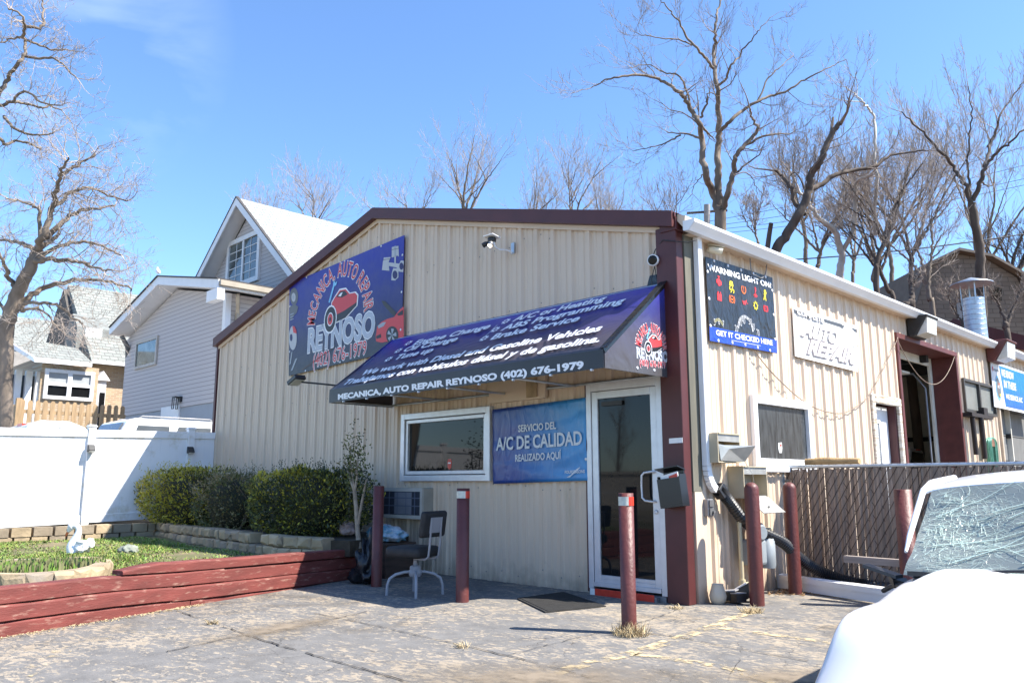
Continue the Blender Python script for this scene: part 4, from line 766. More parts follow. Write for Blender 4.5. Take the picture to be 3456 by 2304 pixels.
# ---------------------------------------------------------------- chain link fence with slats
FY, FZ = 2.2, 1.43
cf = thing('chain_link_fence', 'grey chain link fence filled with brown slats beside the shop', 'fence', (3.5, FY, 0))
p0 = V((at(2642, 1700, 1, FY).x, FY, 0)); SLAT = mat('brown_slats', (.225, .17, .132), .6, var=.42, vs=40, stretch=(1, 1, .03))
m = MB(); m.tube([(p0.x, FY, -.1), (p0.x, FY, FZ + .03)], .04, 14); m.lathe([(.044, 0), (.044, .03), (.0, .05)], (p0.x, FY, FZ + .02), 14, close=False)
for z in (.15, .75, 1.25): m.lathe([(.048, z), (.048, z + .03)], (p0.x, FY, 0), 14); m.tube([(p0.x + .03, FY - .02, z + .015), (p0.x + .1, FY, z + .015)], .008, 5)
m.build('post', mat('grey_post', (.2, .22, .24), .45, metal=.4, var=.15, vs=6), cf)
m = MB(); m.tube([(p0.x, FY, FZ), (8.5, FY, FZ)], .022, 10); m.build('top_rail', GALV, cf)
for x in (3.2, 6.2): m = MB(); m.tube([(x, FY + .05, 0), (x, FY + .05, FZ)], .03, 10); m.build('post', GALV, cf)
m = MB(); rr = random.Random(11); x = p0.x + .08; n_ = 0
while x < 8.4:
    zt = FZ - .035 + rr.uniform(-.02, .012); m.obox((x, FY + rr.uniform(-.006, .006), zt / 2 + .02), ((.0142, rr.uniform(-.006, .006), 0), (0, .004, 0), (rr.uniform(-.004, .004), 0, zt / 2))); x += .0300 + rr.uniform(-.0005, .0016); n_ += 1
m.build('slats', SLAT, cf, kind='stuff', fix=False)
m = MB(); P_ = .089
for s in (1, -1):
    x = p0.x - 1.5
    while x < 8.5 + 1.5:
        a = V((x, FY - s * .008 - .006, .03)); b = V((x + s * (FZ - .03) * .62, FY - s * .008 - .006, FZ))
        lo, hi = p0.x + .05, 8.5
        if s > 0: pts = (a, b)
        else: pts = (a, b)
        u0, u1 = 0.0, 1.0; dx_ = b.x - a.x
        for lim, sg in ((lo, 1), (hi, -1)):
            ta = (lim - a.x) / dx_
            if (dx_ > 0) == (sg > 0): u0 = max(u0, ta)
            else: u1 = min(u1, ta)
        if u0 < u1: m.tube([a + (b - a) * u0, a + (b - a) * u1],   .0036, 3, cap=False)
        x += P_
x = p0.x + .06
while x < 8.4: m.tube([(x, FY - .012, FZ - .02), (x + .03, FY - .012, FZ + .035), (x + .06, FY - .012, FZ - .02)], .0028, 3, cap=False); x += P_
m.build('mesh', mat('rusty_wire', (.035, .02, .018), .7, metal=0, var=.2), cf, fix=False)
m = MB(); a, b = g0(2624, 1985), g0(3010, 2045); d = (b - a).normalized(); sd2 = V((d.y, -d.x, 0)); e = a + d * 2.2
m.prism([a + Z1 * z + sd2 * s for s, z in ((0, .01), (0, .15), (-.05, .17), (-.10, .17), (-.10, .155), (-.06, .155), (-.015, .135), (-.015, .01))], d * 2.2)
m.prism([a + Z1 * z + sd2 * s for s, z in ((.003, .1), (.010, .1), (.010, .16), (.003, .16))], d * 2.2)
tag(m.build('gutter_offcut', WHITE), 'long white gutter offcut lying along the foot of the slatted fence', 'gutter')
m = MB(); a = V((.98, 1.5, .43)); m.bar(a, a + V((2.4, -.08, -.02)), .09, .07); m.bar(a + V((2.2, 0, -.43)), a + V((2.2, 0, -.05)), .08, .08); m.bar(a + V((.69, -.005, -.43)), a + V((.69, -.005, -.05)), .05, .05)
tag(m.build('wooden_rail', mat('grey_wood', (.26, .22, .2), .8, var=.25, vs=8, stretch=(.2, 3, 3))), 'weathered grey wooden rail propped in front of the slatted fence', 'rail')
m = MB(); a, b = at(2720, 1562, 1, FY + .12), at(2866, 1570, 1, FY + .12); a.z = b.z = FZ + .055; b.x = a.x + .66
m.tube([a, (a * 2 + b) / 3 + Z1 * .01, (a + b * 2) / 3, b], [.045, .05, .046, .04], 9); tag(m.build('log', mat('split_log', (.38, .25, .12), .85, var=.35, vs=9, bump=.5)), 'short split log lying along the top of the slatted fence', 'log')
m = MB(); m.obox(at(2760, 2002, 2, 0) + Z1 * .03, ((.04, .02, .005), (-.02, .035, 0), (0, 0, .03))); m.tube([at(2700, 1995, 2, 0) + Z1 * .01, at(2745, 2000, 2, 0) + Z1 * .02], .008, 5); tag(m.build('plug', DARK), 'small black plug lying on the ground beside the domed bollard', 'plug')
m = MB(); rr = random.Random(31)
for k in range(260):
    p = at(rr.uniform(2590, 3000), rr.uniform(1985, 2010), 2, 0)
    if p.x < .05: continue
    p.z = .008; a = rr.random() * TP; l_ = rr.uniform(.012, .035); d = V((math.cos(a), math.sin(a), rr.uniform(-.1, .5))) * l_; w = V((-math.sin(a), math.cos(a), rr.uniform(-.3, .3))) * l_ * .6
    m.add([p - d, p + w, p + d + Z1 * .01, p - w], [(0, 1, 2, 3)])
o = m.build('dead_leaves', mat('dead_leaf', (.22, .13, .06), .8, var=.5, vs=40), fix=False, kind='stuff'); o['label'] = 'scattered dead leaves under the bollards by the fence'; o['category'] = 'leaves'
# garden hose, slack wires and small bits on the side wall
c = at(3335, 1515, 0, .08); t = thing('garden_hose', 'coiled green garden hose hanging beside the far garage bay', 'hose', c)
m = MB(); rr = random.Random(2)
for k in range(13):
    w = rr.uniform(.10, .27); h = rr.uniform(.5, 1.05); x = rr.uniform(.03, .12); m.tube([c + V((x, math.cos(a) * w, .1 + (math.sin(a) * .12 if math.sin(a) > 0 else math.sin(a) * h))) for a in [i * TP / 22 for i in range(23)]], .0105, 6, cap=False)
m.build('hose', mat('green_hose', (.10, .28, .20), .4, var=.25), t, fix=False); m = MB(); m.box(c + V((-.08, -.12, .05)), c + V((.1, .12, .2))); m.build('hook', RUST, t)
m = MB()
def sag(a, b, s, n_=18): return [a + (b - a) * (i / n_) - Z1 * (s * 4 * (i / n_) * (1 - i / n_)) for i in range(n_ + 1)]
A = [at(2545, 1180, 0, .03), at(2740, 1378, 0, .03), at(2930, 1332, 0, .05), at(3028, 1145, 0, .05), at(3221, 1204, 0, .05)]
pts = [at(x, y, 0, .035) for x, y in ((2545, 1182), (2590, 1240), (2640, 1292), (2700, 1345), (2760, 1380), (2830, 1395), (2880, 1378), (2935, 1332), (2985, 1238), (3028, 1146))] + sag(at(3028, 1146, 0, .06), at(3221, 1204, 0, .06), .62)
m.tube(smooth_path(pts, 3), .007, 5, cap=False); tag(m.build('slack_wire', mat('brown_wire', (.22, .16, .12), .6, var=.3), fix=False), 'slack thin wire drooping across the sunny wall to the garage opening', 'wire')
m = MB(); pts = [at(x, y, 0, .06) for x, y in ((2531, 872), (2537, 920), (2553, 930), (2570, 938), (2583, 925), (2588, 893))]; m.tube(smooth_path(pts, 4), .007, 4, cap=False); tag(m.build('hanging_chain', GREYM, fix=False), 'short grey chain looped over the top of the black symbols banner', 'chain')
c = at(3300, 1402, 0, .12); t = thing('wall_bracket', 'dark steel bracket and vent pipes under the sliding window', 'bracket', c)
m = MB(); m.box(c + V((-.12, -.55, -.04)), c + V((.06, .75, .03))); m.tube([c + V((0, -.35, -.04)), c + V((0, -.33, -.75))], .045, 8); m.tube([c + V((.05, .0, -.04)), c + V((.05, .0, -.82))], .05, 8); m.box(c + V((-.05, .25, .03)), c + V((.05, .5, .17))); m.build('bracket', mat('rust_black', (.018, .012, .011), .7, var=.3), t)
# vehicle inside the bay
ty = at(3052, 1500, 0, -1.7).y - 7.3; sv = thing('pickup_truck', 'grey pickup parked inside the dark garage bay', 'truck', (-3.0, 8.2, 0))
m = MB(); m.prism([(-1.7, y, z) for y, z in ((7.2, .55), (8.9, .55), (8.9, 1.2), (8.75, 1.3), (8.45, 1.95), (7.65, 2.0), (7.35, 1.3), (7.2, 1.2))], (-3.0, 0, 0)); m.build('body', mat('silver_paint', (.6, .6, .6), .35), sv, bevel=.05, seg=2)
m = MB(); m.prism([(-1.69, y, z) for y, z in ((7.5, 1.35), (8.6, 1.35), (8.38, 1.87), (7.72, 1.9))], (-.01, 0, 0)); m.build('rear_window', GLASS, sv)
m = MB(); m.box((-1.69, 7.95, 1.93), (-1.68, 8.2, 1.96)); m.build('brake_light', REDP, sv)
for y in (7.3, 8.6):
    for x in (-1.85, -4.4): m = MB(); m.lathe([(.2, -.1), (.36, -.1), (.38, -.06), (.38, .1), (.36, .12), (.2, .12)], (x, y, .38), 20, axis=(1, 0, 0)); m.build('wheel', DARK, sv)
sv.location.y += ty
# ---------------------------------------------------------------- garden
TIMB = mat('red_timber', (.152, .034, .027), .75, var=.25, vs=3, bump=.22, bs=22, stretch=(2.5, .5, 4), dirt=(.30, .17, .13), dirt_amt=.34, dirt_s=7)
tl_ = [V((x_, y_, 0)) for x_, y_ in ((-2.79, -6.3), (-3.05, -5.48), (-3.36, -4.55), (-3.60, -3.8), (-3.75, -3.3), (-4.08, -2.2), (-4.66, -.5))]
zt_ = [.40, .40, .385, .350, .335, .31, .26]
tw = thing('timber_wall', 'low peeling red timber retaining wall along the edge of the lot', 'retaining wall', (-3.7, -3.3, 0))
def interp(tt):
    k = min(int(tt), len(tl_) - 2); u = tt - k; return tl_[k] * (1 - u) + tl_[k + 1] * u, zt_[k] * (1 - u) + zt_[k + 1] * u
def timber(t0, t1, off0, off1, depth=.15, jit=0, cut=0):
    n_ = 14; m = MB(); L_, R_ = [], []
    for i in range(n_ + 1):
        tt = t0 + (t1 - t0) * i / n_; p, z = interp(tt); p2, _ = interp(min(tt + .05, len(tl_) - 1.001)); p1, _ = interp(max(tt - .05, 0)); d = (p2 - p1).normalized(); nn = V((d.y, -d.x, 0)); w = rng.gauss(0, .003)
        f = p + nn * (jit + w); b = p - nn * depth; za, zb = z + off0, z + off1 + rng.gauss(0, .002)
        cc_ = cut * (1 - min(1, i / 2)) if cut else 0
        R_.append([f + Z1 * za, f + Z1 * (zb - .012 - cc_), f - nn * .014 + Z1 * (zb - cc_), b + Z1 * (zb - cc_), b + Z1 * za])
    vs = [q for r_ in R_ for q in r_]; fs = [(i * 5 + j, i * 5 + (j + 1) % 5, (i + 1) * 5 + (j + 1) % 5, (i + 1) * 5 + j) for i in range(n_) for j in range(5)]
    m.add(vs, fs); m.poly(R_[0][::-1]); m.poly(R_[-1]); m.build('timber', TIMB, tw, bevel=.006)
timber(0, 4.05, -.135, 0); timber(4.06, 5.98, -.14, -.004, jit=-.012); timber(0, 2.9, -.275, -.142, jit=.006); timber(2.91, 5.98, -.285, -.146, jit=.004); timber(0, 3.3, -.42, -.283, jit=-.008); timber(3.32, 5.98, -.43, -.292, jit=-.012); timber(2.15, 5.98, .006, .105, jit=.004, cut=.06)
SOIL = mat('garden_soil', (.16, .125, .075), .95, var=.4, vs=3, bump=.6, bs=14, dirt=(.11, .115, .045), dirt_amt=.5, dirt_s=2.2)
m = MB(); rr = random.Random(9); from_n = 46
def gz(x, y): return .235 + .06 * min(1, max(0, (-3.8 - x) / 6)) + .02 * math.sin(x * 1.9 + y) * math.sin(y * 1.3)
def tx(y):
    for a, b in zip(tl_, tl_[1:]):
        if a.y <= y <= b.y: return a.x + (b.x - a.x) * (y - a.y) / (b.y - a.y)
    return -3.0 if y < -6 else -4.72
ny_ = 50
for j in range(ny_ + 1):
    y = -9.5 + 9.5 * j / ny_; xr = tx(y) - .12
    for i in range(from_n + 1): x = -11.35 + (xr + 11.35) * i / from_n; m.v.append((x, y, gz(x, y)))
for j in range(ny_):
    for i in range(from_n): a = j * (from_n + 1) + i; m.f.append([a, a + 1, a + from_n + 2, a + from_n + 1]); m.m.append(0); m.s.append(True)
m.build('garden_soil', SOIL, kind='structure', fix=False)
m = MB(); pl = [(-11.35, -1.3), (-5.0, -1.55), (-4.3, -1.3), (-4.75, 0), (-11.35, 0)]; m.prism([(x, y, .3) for x, y in pl], (0, 0, .2)); m.build('raised_bed_soil', mat('bed_soil', (.06, .045, .03), .95, var=.4, vs=6, bump=.6, bs=18), kind='structure')
BLK = mat('tan_block', (.36, .275, .175), .9, var=.28, vs=2.6, bump=.7, bs=13, dirt=(.25, .21, .17), dirt_amt=.35, dirt_s=1.7)
BLKG = mat('grey_tan_block', (.25, .20, .145), .9, var=.25, vs=2.6, bump=.7, bs=13)
def rough_block(m, c, d, nn, l, h, w, mi=0, tp=.9):
    """a split-faced garden block: a rough pillowed front"""
    d, nn = V(d), V(nn); u = [(-1, -1), (1, -1), (1, 1), (-1, 1)]
    j = lambda s: rng.gauss(0, s)
    fr = [c + d * (a * l / 2 * .97 + j(.006)) + Z1 * (h * (.5 + b / 2 * .95) + j(.004)) + nn * j(.004) for a, b in u]
    mid = [c + d * (a * l * .28 + j(.02)) + Z1 * (h * (.5 + b * .27) + j(.01)) + nn * (.028 + j(.008)) for a, b in u]
    bk = [c + d * (a * l / 2 * tp) + Z1 * (h * (.5 + b / 2 * .97)) - nn * w for a, b in u]
    m.add(fr + mid + bk, [(4, 5, 6, 7)] + [(i, (i + 1) % 4, 4 + (i + 1) % 4, 4 + i) for i in range(4)] + [(8 + i, 8 + (i + 1) % 4, (i + 1) % 4, i) for i in range(4)] + [(11, 10, 9, 8)], mi)
def block_run(m, a, b, z0, courses, ln=.30, h=.15, w=.2, skip=()):
    a, b = V(a), V(b); d = (b - a).normalized(); nn = V((d.y, -d.x, 0)); L_ = (b - a).length
    for k in range(courses):
        s = -.15 if k % 2 else 0; 
        while s < L_ - .03:
            l_ = min(ln * rng.uniform(.82, 1.15), L_ - s); s0 = max(s, 0); l2 = s + l_ - s0
            if l2 > .06 and not any(x0 < (s0 + l2 / 2) < x1 and k == kk for x0, x1, kk in skip):
                p = a + d * (s0 + l2 / 2); rough_block(m, V((p.x, p.y, z0 + k * h + rng.gauss(0, .003))) - nn * (.012 * k), d, nn, l2 - .008, h - .004, w, rng.choice((0, 0, 1)))
            s += l_
f1 = thing('block_wall', 'two course tan block wall at the foot of the white fence', 'garden wall', (-10.6, -4, .25))
m = MB(); m_ = MB(); block_run(m, (-10.55, -1.45, 0), (-10.3, -8.6, 0), .24, 2); 
for i, v in enumerate(m.v): pass
m.build('blocks', [BLK, BLKG], f1)
f2 = thing('block_wall', 'shaded curved block wall holding the shrub bed along the shop front', 'garden wall', (-7.5, -1.4, .25))
m = MB(); c0 = V((-4.6, -1.42, 0)); ptsw = [V((-4.55, -1.55, 0)), V((-5.4, -1.72, 0)), V((-6.3, -1.68, 0)), V((-7.6, -1.60, 0)), V((-9.0, -1.52, 0)), V((-10.2, -1.42, 0)), V((-10.55, -1.40, 0))]
for a, b in zip(ptsw[::-1], ptsw[::-1][1:]):
    block_run(m, a, b, .24, 2, ln=.27, skip=((.0, .32, 1),) if abs(a.x + 6.3) < .05 else ())
m.build('blocks', [BLK, BLKG], f2)
ring = [at(x, y, 2, .37) for x, y in ((-140, 1934), (0, 1937), (90, 1936), (180, 1930), (250, 1924), (310, 1916), (352, 1906), (374, 1896), (372, 1886), (340, 1879), (290, 1876), (240, 1877))]
f3 = thing('block_ring', 'low oval ring of tan blocks round a weedy bed in the grass', 'garden bed', (-4.6, -4.6, .22))
m = MB()
for a, b in zip(ring, ring[1:]):
    a = V((a.x, a.y, 0)); b = V((b.x, b.y, 0)); k_ = max(1, round((b - a).length / .3)); d = (b - a).normalized(); nn = V((d.y, -d.x, 0))
    for i in range(k_): p = a + (b - a) * ((i + .5) / k_); rough_block(m, V((p.x, p.y, .2)), d, nn, (b - a).length / k_ * 1.0, .17, .16, 0, 1.0)
back = [at(x, y, 2, .33) for x, y in ((150, 1880), (60, 1884), (-40, 1892))]
for a, b in zip(back, back[1:]): d = (b - a); d.z = 0; l_ = d.length; d.normalize(); rough_block(m, V(((a.x + b.x) / 2, (a.y + b.y) / 2, .2)), d, V((d.y, -d.x, 0)), l_, .13, .15, 1, 1)
m.build('blocks', [BLK, BLKG], f3)
def lone(px, z, l, h, w, ang, lab, mi=0, lean=0):
    p = at(px[0], px[1], 2, z); d = V((math.cos(ang), math.sin(ang), lean)); m = MB(); rough_block(m, V((p.x, p.y, z)), d, V((math.sin(ang), -math.cos(ang), 0)), l, h, w); tag(m.build('garden_block', [BLK if mi == 0 else BLKG if mi == 1 else mat('red_brick', (.25, .07, .05), .85, var=.2)]), lab, 'block')
lone((238, 1757), .535, .24, .26, .2, R(-80), 'upright tan garden block standing against the white fence by the left solar light', lean=.1)
lone((407, 1745), .54, .2, .15, .16, R(-80), 'small tan garden block on the wall at the edge of the fence shadow')
lone((452, 1740), .54, .24, .07, .14, R(-80), 'flat red brick lying on the block wall beside the tan block', 2)
lone((505, 1738), .54, .2, .16, .14, R(-80), 'shaded dark garden block on the wall corner beside the shrubs', 1)
lump('stone', (at(1172, 1765, 1, -1.0).x, -1.0, .62), .13, .09, .11, mat('pink_stone', (.3, .22, .2), .85, var=.3, vs=9, bump=.5), 'pinkish stone lying under the bare sapling in the raised bed', 'stone', 5, .3)
c = at(432, 1865, 2, .27); lump('stone', (c.x, c.y, .30), .17, .13, .08, mat('pale_stone', (.22, .24, .2), .85, var=.3, vs=8, bump=.5), 'pale flat stone lying in the grass right of the swan', 'stone', 9, .3)
# swan planter
c = at(262, 1872, 2, .27); c = V((c.x, c.y, .26)); ax = -RX.copy(); ax.z = 0; ax.normalize(); sdv = V((-ax.y, ax.x, 0)); SW_ = mat('white_ceramic', (.8, .8, .8), .4, var=.05)
t = thing('swan_figure', 'white swan garden ornament with curved neck standing in the grass', 'garden ornament', c)
Q = lambda f, z, s=0: c + ax * f + Z1 * z + sdv * s
m = MB(); m.tube(smooth_path([Q(.04, .03), Q(.075, .12), Q(.05, .22), Q(.02, .30), Q(.02, .36), Q(.06, .405), Q(.11, .40), Q(.14, .36), Q(.16, .32)], 5), [.10, .10, .098, .094, .09, .085, .08, .074, .068, .063, .058, .055, .052, .05, .048, .046, .044, .042, .041, .04, .04, .04, .04, .04, .041, .042, .044, .046, .048, .05, .052, .052, .05, .046, .042, .038, .034, .03, .026, .022, .018], 12)
m.build('neck_and_breast', SW_, t, fix=False)
o = lump('body', Q(-.05, .11), .12, .10, .10, SW_, None, None, 4, .25); own(o, t); o = lump('tail', Q(-.155, .16), .065, .055, .07, SW_, None, None, 6, .3); own(o, t)
for s in (-1, 1): m = MB(); m.hexa([Q(.0, .12, s * .08), Q(-.12, .15, s * .09), Q(-.12, .19, s * .11), Q(.0, .21, s * .10), Q(.0, .12, s * .065), Q(-.12, .15, s * .07), Q(-.12, .19, s * .08), Q(.0, .21, s * .08)]); m.build('wing', SW_, t, bevel=.01)
m = MB(); m.tube([Q(.155, .33), Q(.18, .285), Q(.19, .25)], [.02, .016, .004], 8); m.build('beak', [mat('orange_beak', (.6, .15, .05), .5)], t); m = MB(); m.lathe([(.022, 0), (.02, .02), (0, .025)], Q(.155, .35), 8, axis=ax, close=False); m.build('face_mark', DARK, t)
# grass: too many blades to count
m = MB(); rr = random.Random(21)
for _ in range(85000):
    x = rr.uniform(-10.4, -3.7); y = rr.uniform(-7.0, -1.8)
    if x > tx(y) - .16: continue
    d = math.sin(x * 1.1 + 2) * math.sin(y * 1.7 + x * .6) + .45 * math.sin(x * 3.1) * math.sin(y * 4.3)
    if d < rr.uniform(-1.1, .6): continue
    z = gz(x, y); h = rr.uniform(.012, .05) * (1.3 if d > .4 else .8); a = rr.random() * TP; w = V((math.cos(a), math.sin(a), 0)) * rr.uniform(.005, .012); lean = V((rr.gauss(0, .025), rr.gauss(0, .025), 0)); p = V((x, y, z - .005))
    mi = rr.choices((0, 1, 2), (5, 3, 2))[0]; m.add([p - w, p + w, p + lean * .5 + w * .7 + Z1 * h * .6, p + lean * .5 - w * .7 + Z1 * h * .6, p + lean * 1.3 + Z1 * h], [(0, 1, 2, 3), (3, 2, 4)], mi)
for _ in range(2600):      # weeds inside the oval bed
    t_ = rr.random(); p = ring[0] * (1 - t_) + ring[7] * t_; q_ = back[2] * (1 - t_) + ring[9] * t_; p = p + (q_ - p) * rr.uniform(.12, .88); p.z = .24; h = rr.uniform(.05, .17); a = rr.random() * TP; w = V((math.cos(a), math.sin(a), .2)) * .016
    m.add([p - w, p + w, p + w * .5 + Z1 * h, p - w * .9 + Z1 * h * .8], [(0, 1, 2, 3)], rr.choice((0, 2, 2)))
m.build('grass', [mat('grass_green', (.13, .23, .035), .7, var=.35, vs=3), mat('grass_yellow', (.26, .27, .07), .7, var=.3, vs=3), mat('grass_dull', (.17, .17, .075), .8, var=.3, vs=3)], kind='stuff', fix=False)
# shrubs
def shrub(name, lab, px, y, z0, depth, mats, n, seed, leaf=.035, grp='clipped shrubs along the shop front'):
    a, b = at(px[0], px[3], 1, y), at(px[2], px[1], 1, y); cx, cz = (a.x + b.x) / 2, (z0 + b.z) / 2; rx, rz = (b.x - a.x) / 2, (b.z - z0) / 2
    t = thing(name, lab, 'shrub', (cx, y, z0), grp); rr = random.Random(seed); m = MB()
    def surf(v): 
        e = 3.2; k = (abs(v.x) ** e + abs(v.y) ** e + abs(v.z) ** e) ** (-1 / e); return v * k
    from mathutils import noise
    for _ in range(n):
        v = V((rr.gauss(0, 1), rr.gauss(0, 1), rr.gauss(0, 1))).normalized(); s = surf(v); f = 1 - abs(rr.gauss(0, .11)); k = 1 + .22 * noise.noise(s * 2.1 + V((seed, 0, 0))) + .10 * noise.noise(s * 5.5 + V((0, seed, 0)))
        p = V((cx + s.x * rx * f * k, y + s.y * depth * f * k, cz + s.z * rz * f * k))
        u = (v + V((rr.gauss(0, .5), rr.gauss(0, .5), rr.gauss(.5, .5)))).normalized(); w = u.orthogonal().normalized(); w.rotate(Matrix.Rotation(rr.random() * TP, 3, u)); l_ = leaf * rr.uniform(.6, 1.5)
        mi = 0 if noise.noise(p * 1.7 + V((seed * 3, 0, 0))) + rr.gauss(0, .25) < .12 else 1
        if rr.random() < .10: mi = 2
        if s.z > .05 and s.x < .25 and noise.noise(p * 1.6 + V((0, seed, 0))) + s.z * .3 - s.x * .25 > .12 and rr.random() < .75: mi = mats.index(YY) if YY in mats else 2  # yellow high and left: new growth, with sunlight painted into the leaf colour
        m.add([p - w * l_ * .35, p + u * l_ * .6 - w * l_ * .3, p + u * l_ * 1.2, p + u * l_ * .6 + w * l_ * .3], [(0, 1, 2, 3)], mi)
    for _ in range(60):     # shoots standing up from the top
        x = cx + rr.uniform(-.9, .9) * rx; yy = y + rr.uniform(-.8, .8) * depth; h = rr.uniform(.06, .2)
        for q in range(7): p = V((x + rr.gauss(0, .015), yy + rr.gauss(0, .015), cz + rz * .93 + h * q / 6)); u = V((rr.gauss(0, .6), rr.gauss(0, .6), .8)).normalized(); w = u.orthogonal().normalized(); m.add([p - w * .008, p + u * .03, p + w * .008], [(0, 1, 2)], 1)
    m.build('foliage', mats, t, fix=False)
    m = MB()
    for _ in range(14): x = cx + rr.uniform(-.7, .7) * rx; m.tube([(x, y + rr.uniform(-.5, .5) * depth, z0 - .05), (x + rr.gauss(0, .05), y + rr.uniform(-.3, .3) * depth, cz), (x + rr.gauss(0, .12), y + rr.uniform(-.6, .6) * depth, cz + rz * .9)], [.014, .01, .005], 5)
    m.build('stems', mat('shrub_wood', (.12, .09, .065), .9), t, fix=False)
    m = MB(); m.lathe([(.0, -.92), (.5, -.8), (.72, -.2), (.68, .4), (.4, .72), (0, .8)], (0, 0, 0), 14, close=False); m.v = [(cx + x * rx, y + yy * depth, cz + z * rz) for x, yy, z in m.v]; m.build('shade_core', mat('shade_core', (.02, .022, .012), 1.0), t, fix=False)  # solid dark core painted in for the shade inside the shrub
YG = mat('yew_green', (.10, .105, .016), .6, var=.4, vs=8); YY = mat('yew_yellow_sunlit', (.42, .36, .035), .6, var=.3, vs=8); YD = mat('yew_dark', (.03, .042, .012), .6, var=.3)
BX = mat('box_brown', (.17, .14, .06), .65, var=.4, vs=10); BG = mat('box_green', (.10, .11, .035), .65, var=.35, vs=10); BT = mat('box_tan', (.24, .19, .1), .7, var=.3)
shrub('yew_shrub', 'dense green shrub with tips painted sunlit yellow nearest the white fence', (530, 1580, 752, 1760), -1.0, .46, .62, [YG, YY, YD], 12000, 3)
shrub('box_shrub', 'thin brownish shrub in the middle of the row along the shop', (705, 1600, 880, 1800), -1.0, .46, .50, [BG, BX, BT], 5200, 8)
shrub('yew_shrub', 'broad dark green shrub with sprays painted sunlit yellow beside the bare sapling', (895, 1582, 1195, 1840), -.98, .46, .60, [YG, YD, YY], 15000, 14)
c = at(1212, 1850, 1, -1.1); t = thing('sapling', 'bare pale stemmed sapling with a few evergreen tufts by the first bollard', 'sapling', (c.x, -1.1, .45))
m = MB(); S1 = lambda x, y: at(x, y, 1, -1.1)
for pl, rads in ((((1212, 1850), (1206, 1780), (1202, 1710), (1195, 1650), (1180, 1610), (1170, 1575)), (.034, .032, .03, .024, .017, .01)), (((1202, 1700), (1198, 1650), (1205, 1610), (1200, 1580)), (.022, .02, .015, .01)), (((1208, 1770), (1222, 1690), (1232, 1640), (1238, 1610)), (.02, .017, .013, .008)), (((1195, 1640), (1183, 1560), (1186, 1500)), (.012, .009, .005)), (((1204, 1600), (1208, 1550), (1212, 1520)), (.01, .008, .005))): m.tube([S1(*p) for p in pl], rads, 8)
m.build('stem', mat('sapling_bark', (.30, .235, .175), .8, var=.3, vs=14, bump=.4), t, fix=False)
m = MB(); rr = random.Random(4)
for px, n_, sx_, sz_ in (((1183, 1540), 170, .06, .22), ((1212, 1545), 120, .05, .17), ((1225, 1600), 80, .07, .12), ((1180, 1590), 80, .06, .12), ((1240, 1630), 30, .05, .1)):
    c = S1(*px)
    for _ in range(n_): p = c + V((rr.gauss(0, sx_), rr.gauss(0, .06), rr.gauss(0, sz_))); u = V((rr.gauss(0, 1), rr.gauss(0, 1), rr.gauss(.7, .6))).normalized(); w = u.orthogonal().normalized(); m.add([p - w * .012, p + u * .045, p + w * .012], [(0, 1, 2)], rr.choice((0, 0, 1)))
m.build('foliage', [YG, YD], t, fix=False)
# ---------------------------------------------------------------- white vinyl fence
VIN = mat('white_vinyl', (.80, .80, .82), .35, var=.03, vs=1.5, dirt=(.60, .57, .5), dirt_amt=.36, dirt_s=2.2)
FXX = -11.3; wf = thing('vinyl_fence', 'white vinyl privacy fence running from the shop corner to the left', 'fence', (FXX, -4, .55))
zt = lambda y: 2.255 + .018 * y; zb = lambda y: .62 + .03 * y
posts = [-.5, -2.36, -4.22, -6.08, -7.94]
for y in posts: 
    m = MB(); z = zt(y); m.box((FXX - .06, y - .065, zb(y) - .3), (FXX + .07, y + .065, z + .05)); m.box((FXX - .075, y - .08, z + .051), (FXX + .085, y + .08, z + .075)); m.prism([(FXX + dx, y + dy, z + .0751) for dx, dy in ((-.06, -.065), (.07, -.065), (.07, .065), (-.06, .065))], (0, 0, .02)); m.build('post', VIN, wf, bevel=.004)
for y0, y1 in zip([.0] + posts, posts):
    ya, yb = (y0 - (.067 if y0 else 0)), y1 + .067; m = MB(); n_ = max(2, round((ya - yb) / .18))
    for i in range(n_): a, b = ya + (yb - ya) * i / n_, ya + (yb - ya) * (i + 1) / n_; m.hexa([(FXX - .012, b + .003, zb(b)), (FXX + .012, b + .003, zb(b)), (FXX + .012, a - .003, zb(a)), (FXX - .012, a - .003, zb(a)), (FXX - .012, b + .003, zt(b)), (FXX + .012, b + .003, zt(b)), (FXX + .012, a - .003, zt(a)), (FXX - .012, a - .003, zt(a))]); m.hexa([(FXX - .008, a - .004, zb(a)), (FXX + .008, a - .004, zb(a)), (FXX + .008, a + .004, zb(a)), (FXX - .008, a + .004, zb(a)), (FXX - .008, a - .004, zt(a)), (FXX + .008, a - .004, zt(a)), (FXX + .008, a + .004, zt(a)), (FXX - .008, a + .004, zt(a))])
    m.build('panel', VIN, wf)
    for zf, o0, o1 in ((zt, -.13, .004), (zb, -.02, .12)):
        m = MB(); m.hexa([(FXX - .035, yb, zf(yb) + o0), (FXX + .04, yb, zf(yb) + o0), (FXX + .04, ya, zf(ya) + o0), (FXX - .035, ya, zf(ya) + o0), (FXX - .035, yb, zf(yb) + o1), (FXX + .04, yb, zf(yb) + o1), (FXX + .04, ya, zf(ya) + o1), (FXX - .035, ya, zf(ya) + o1)])
        m.build('rail', VIN, wf, bevel=.004)
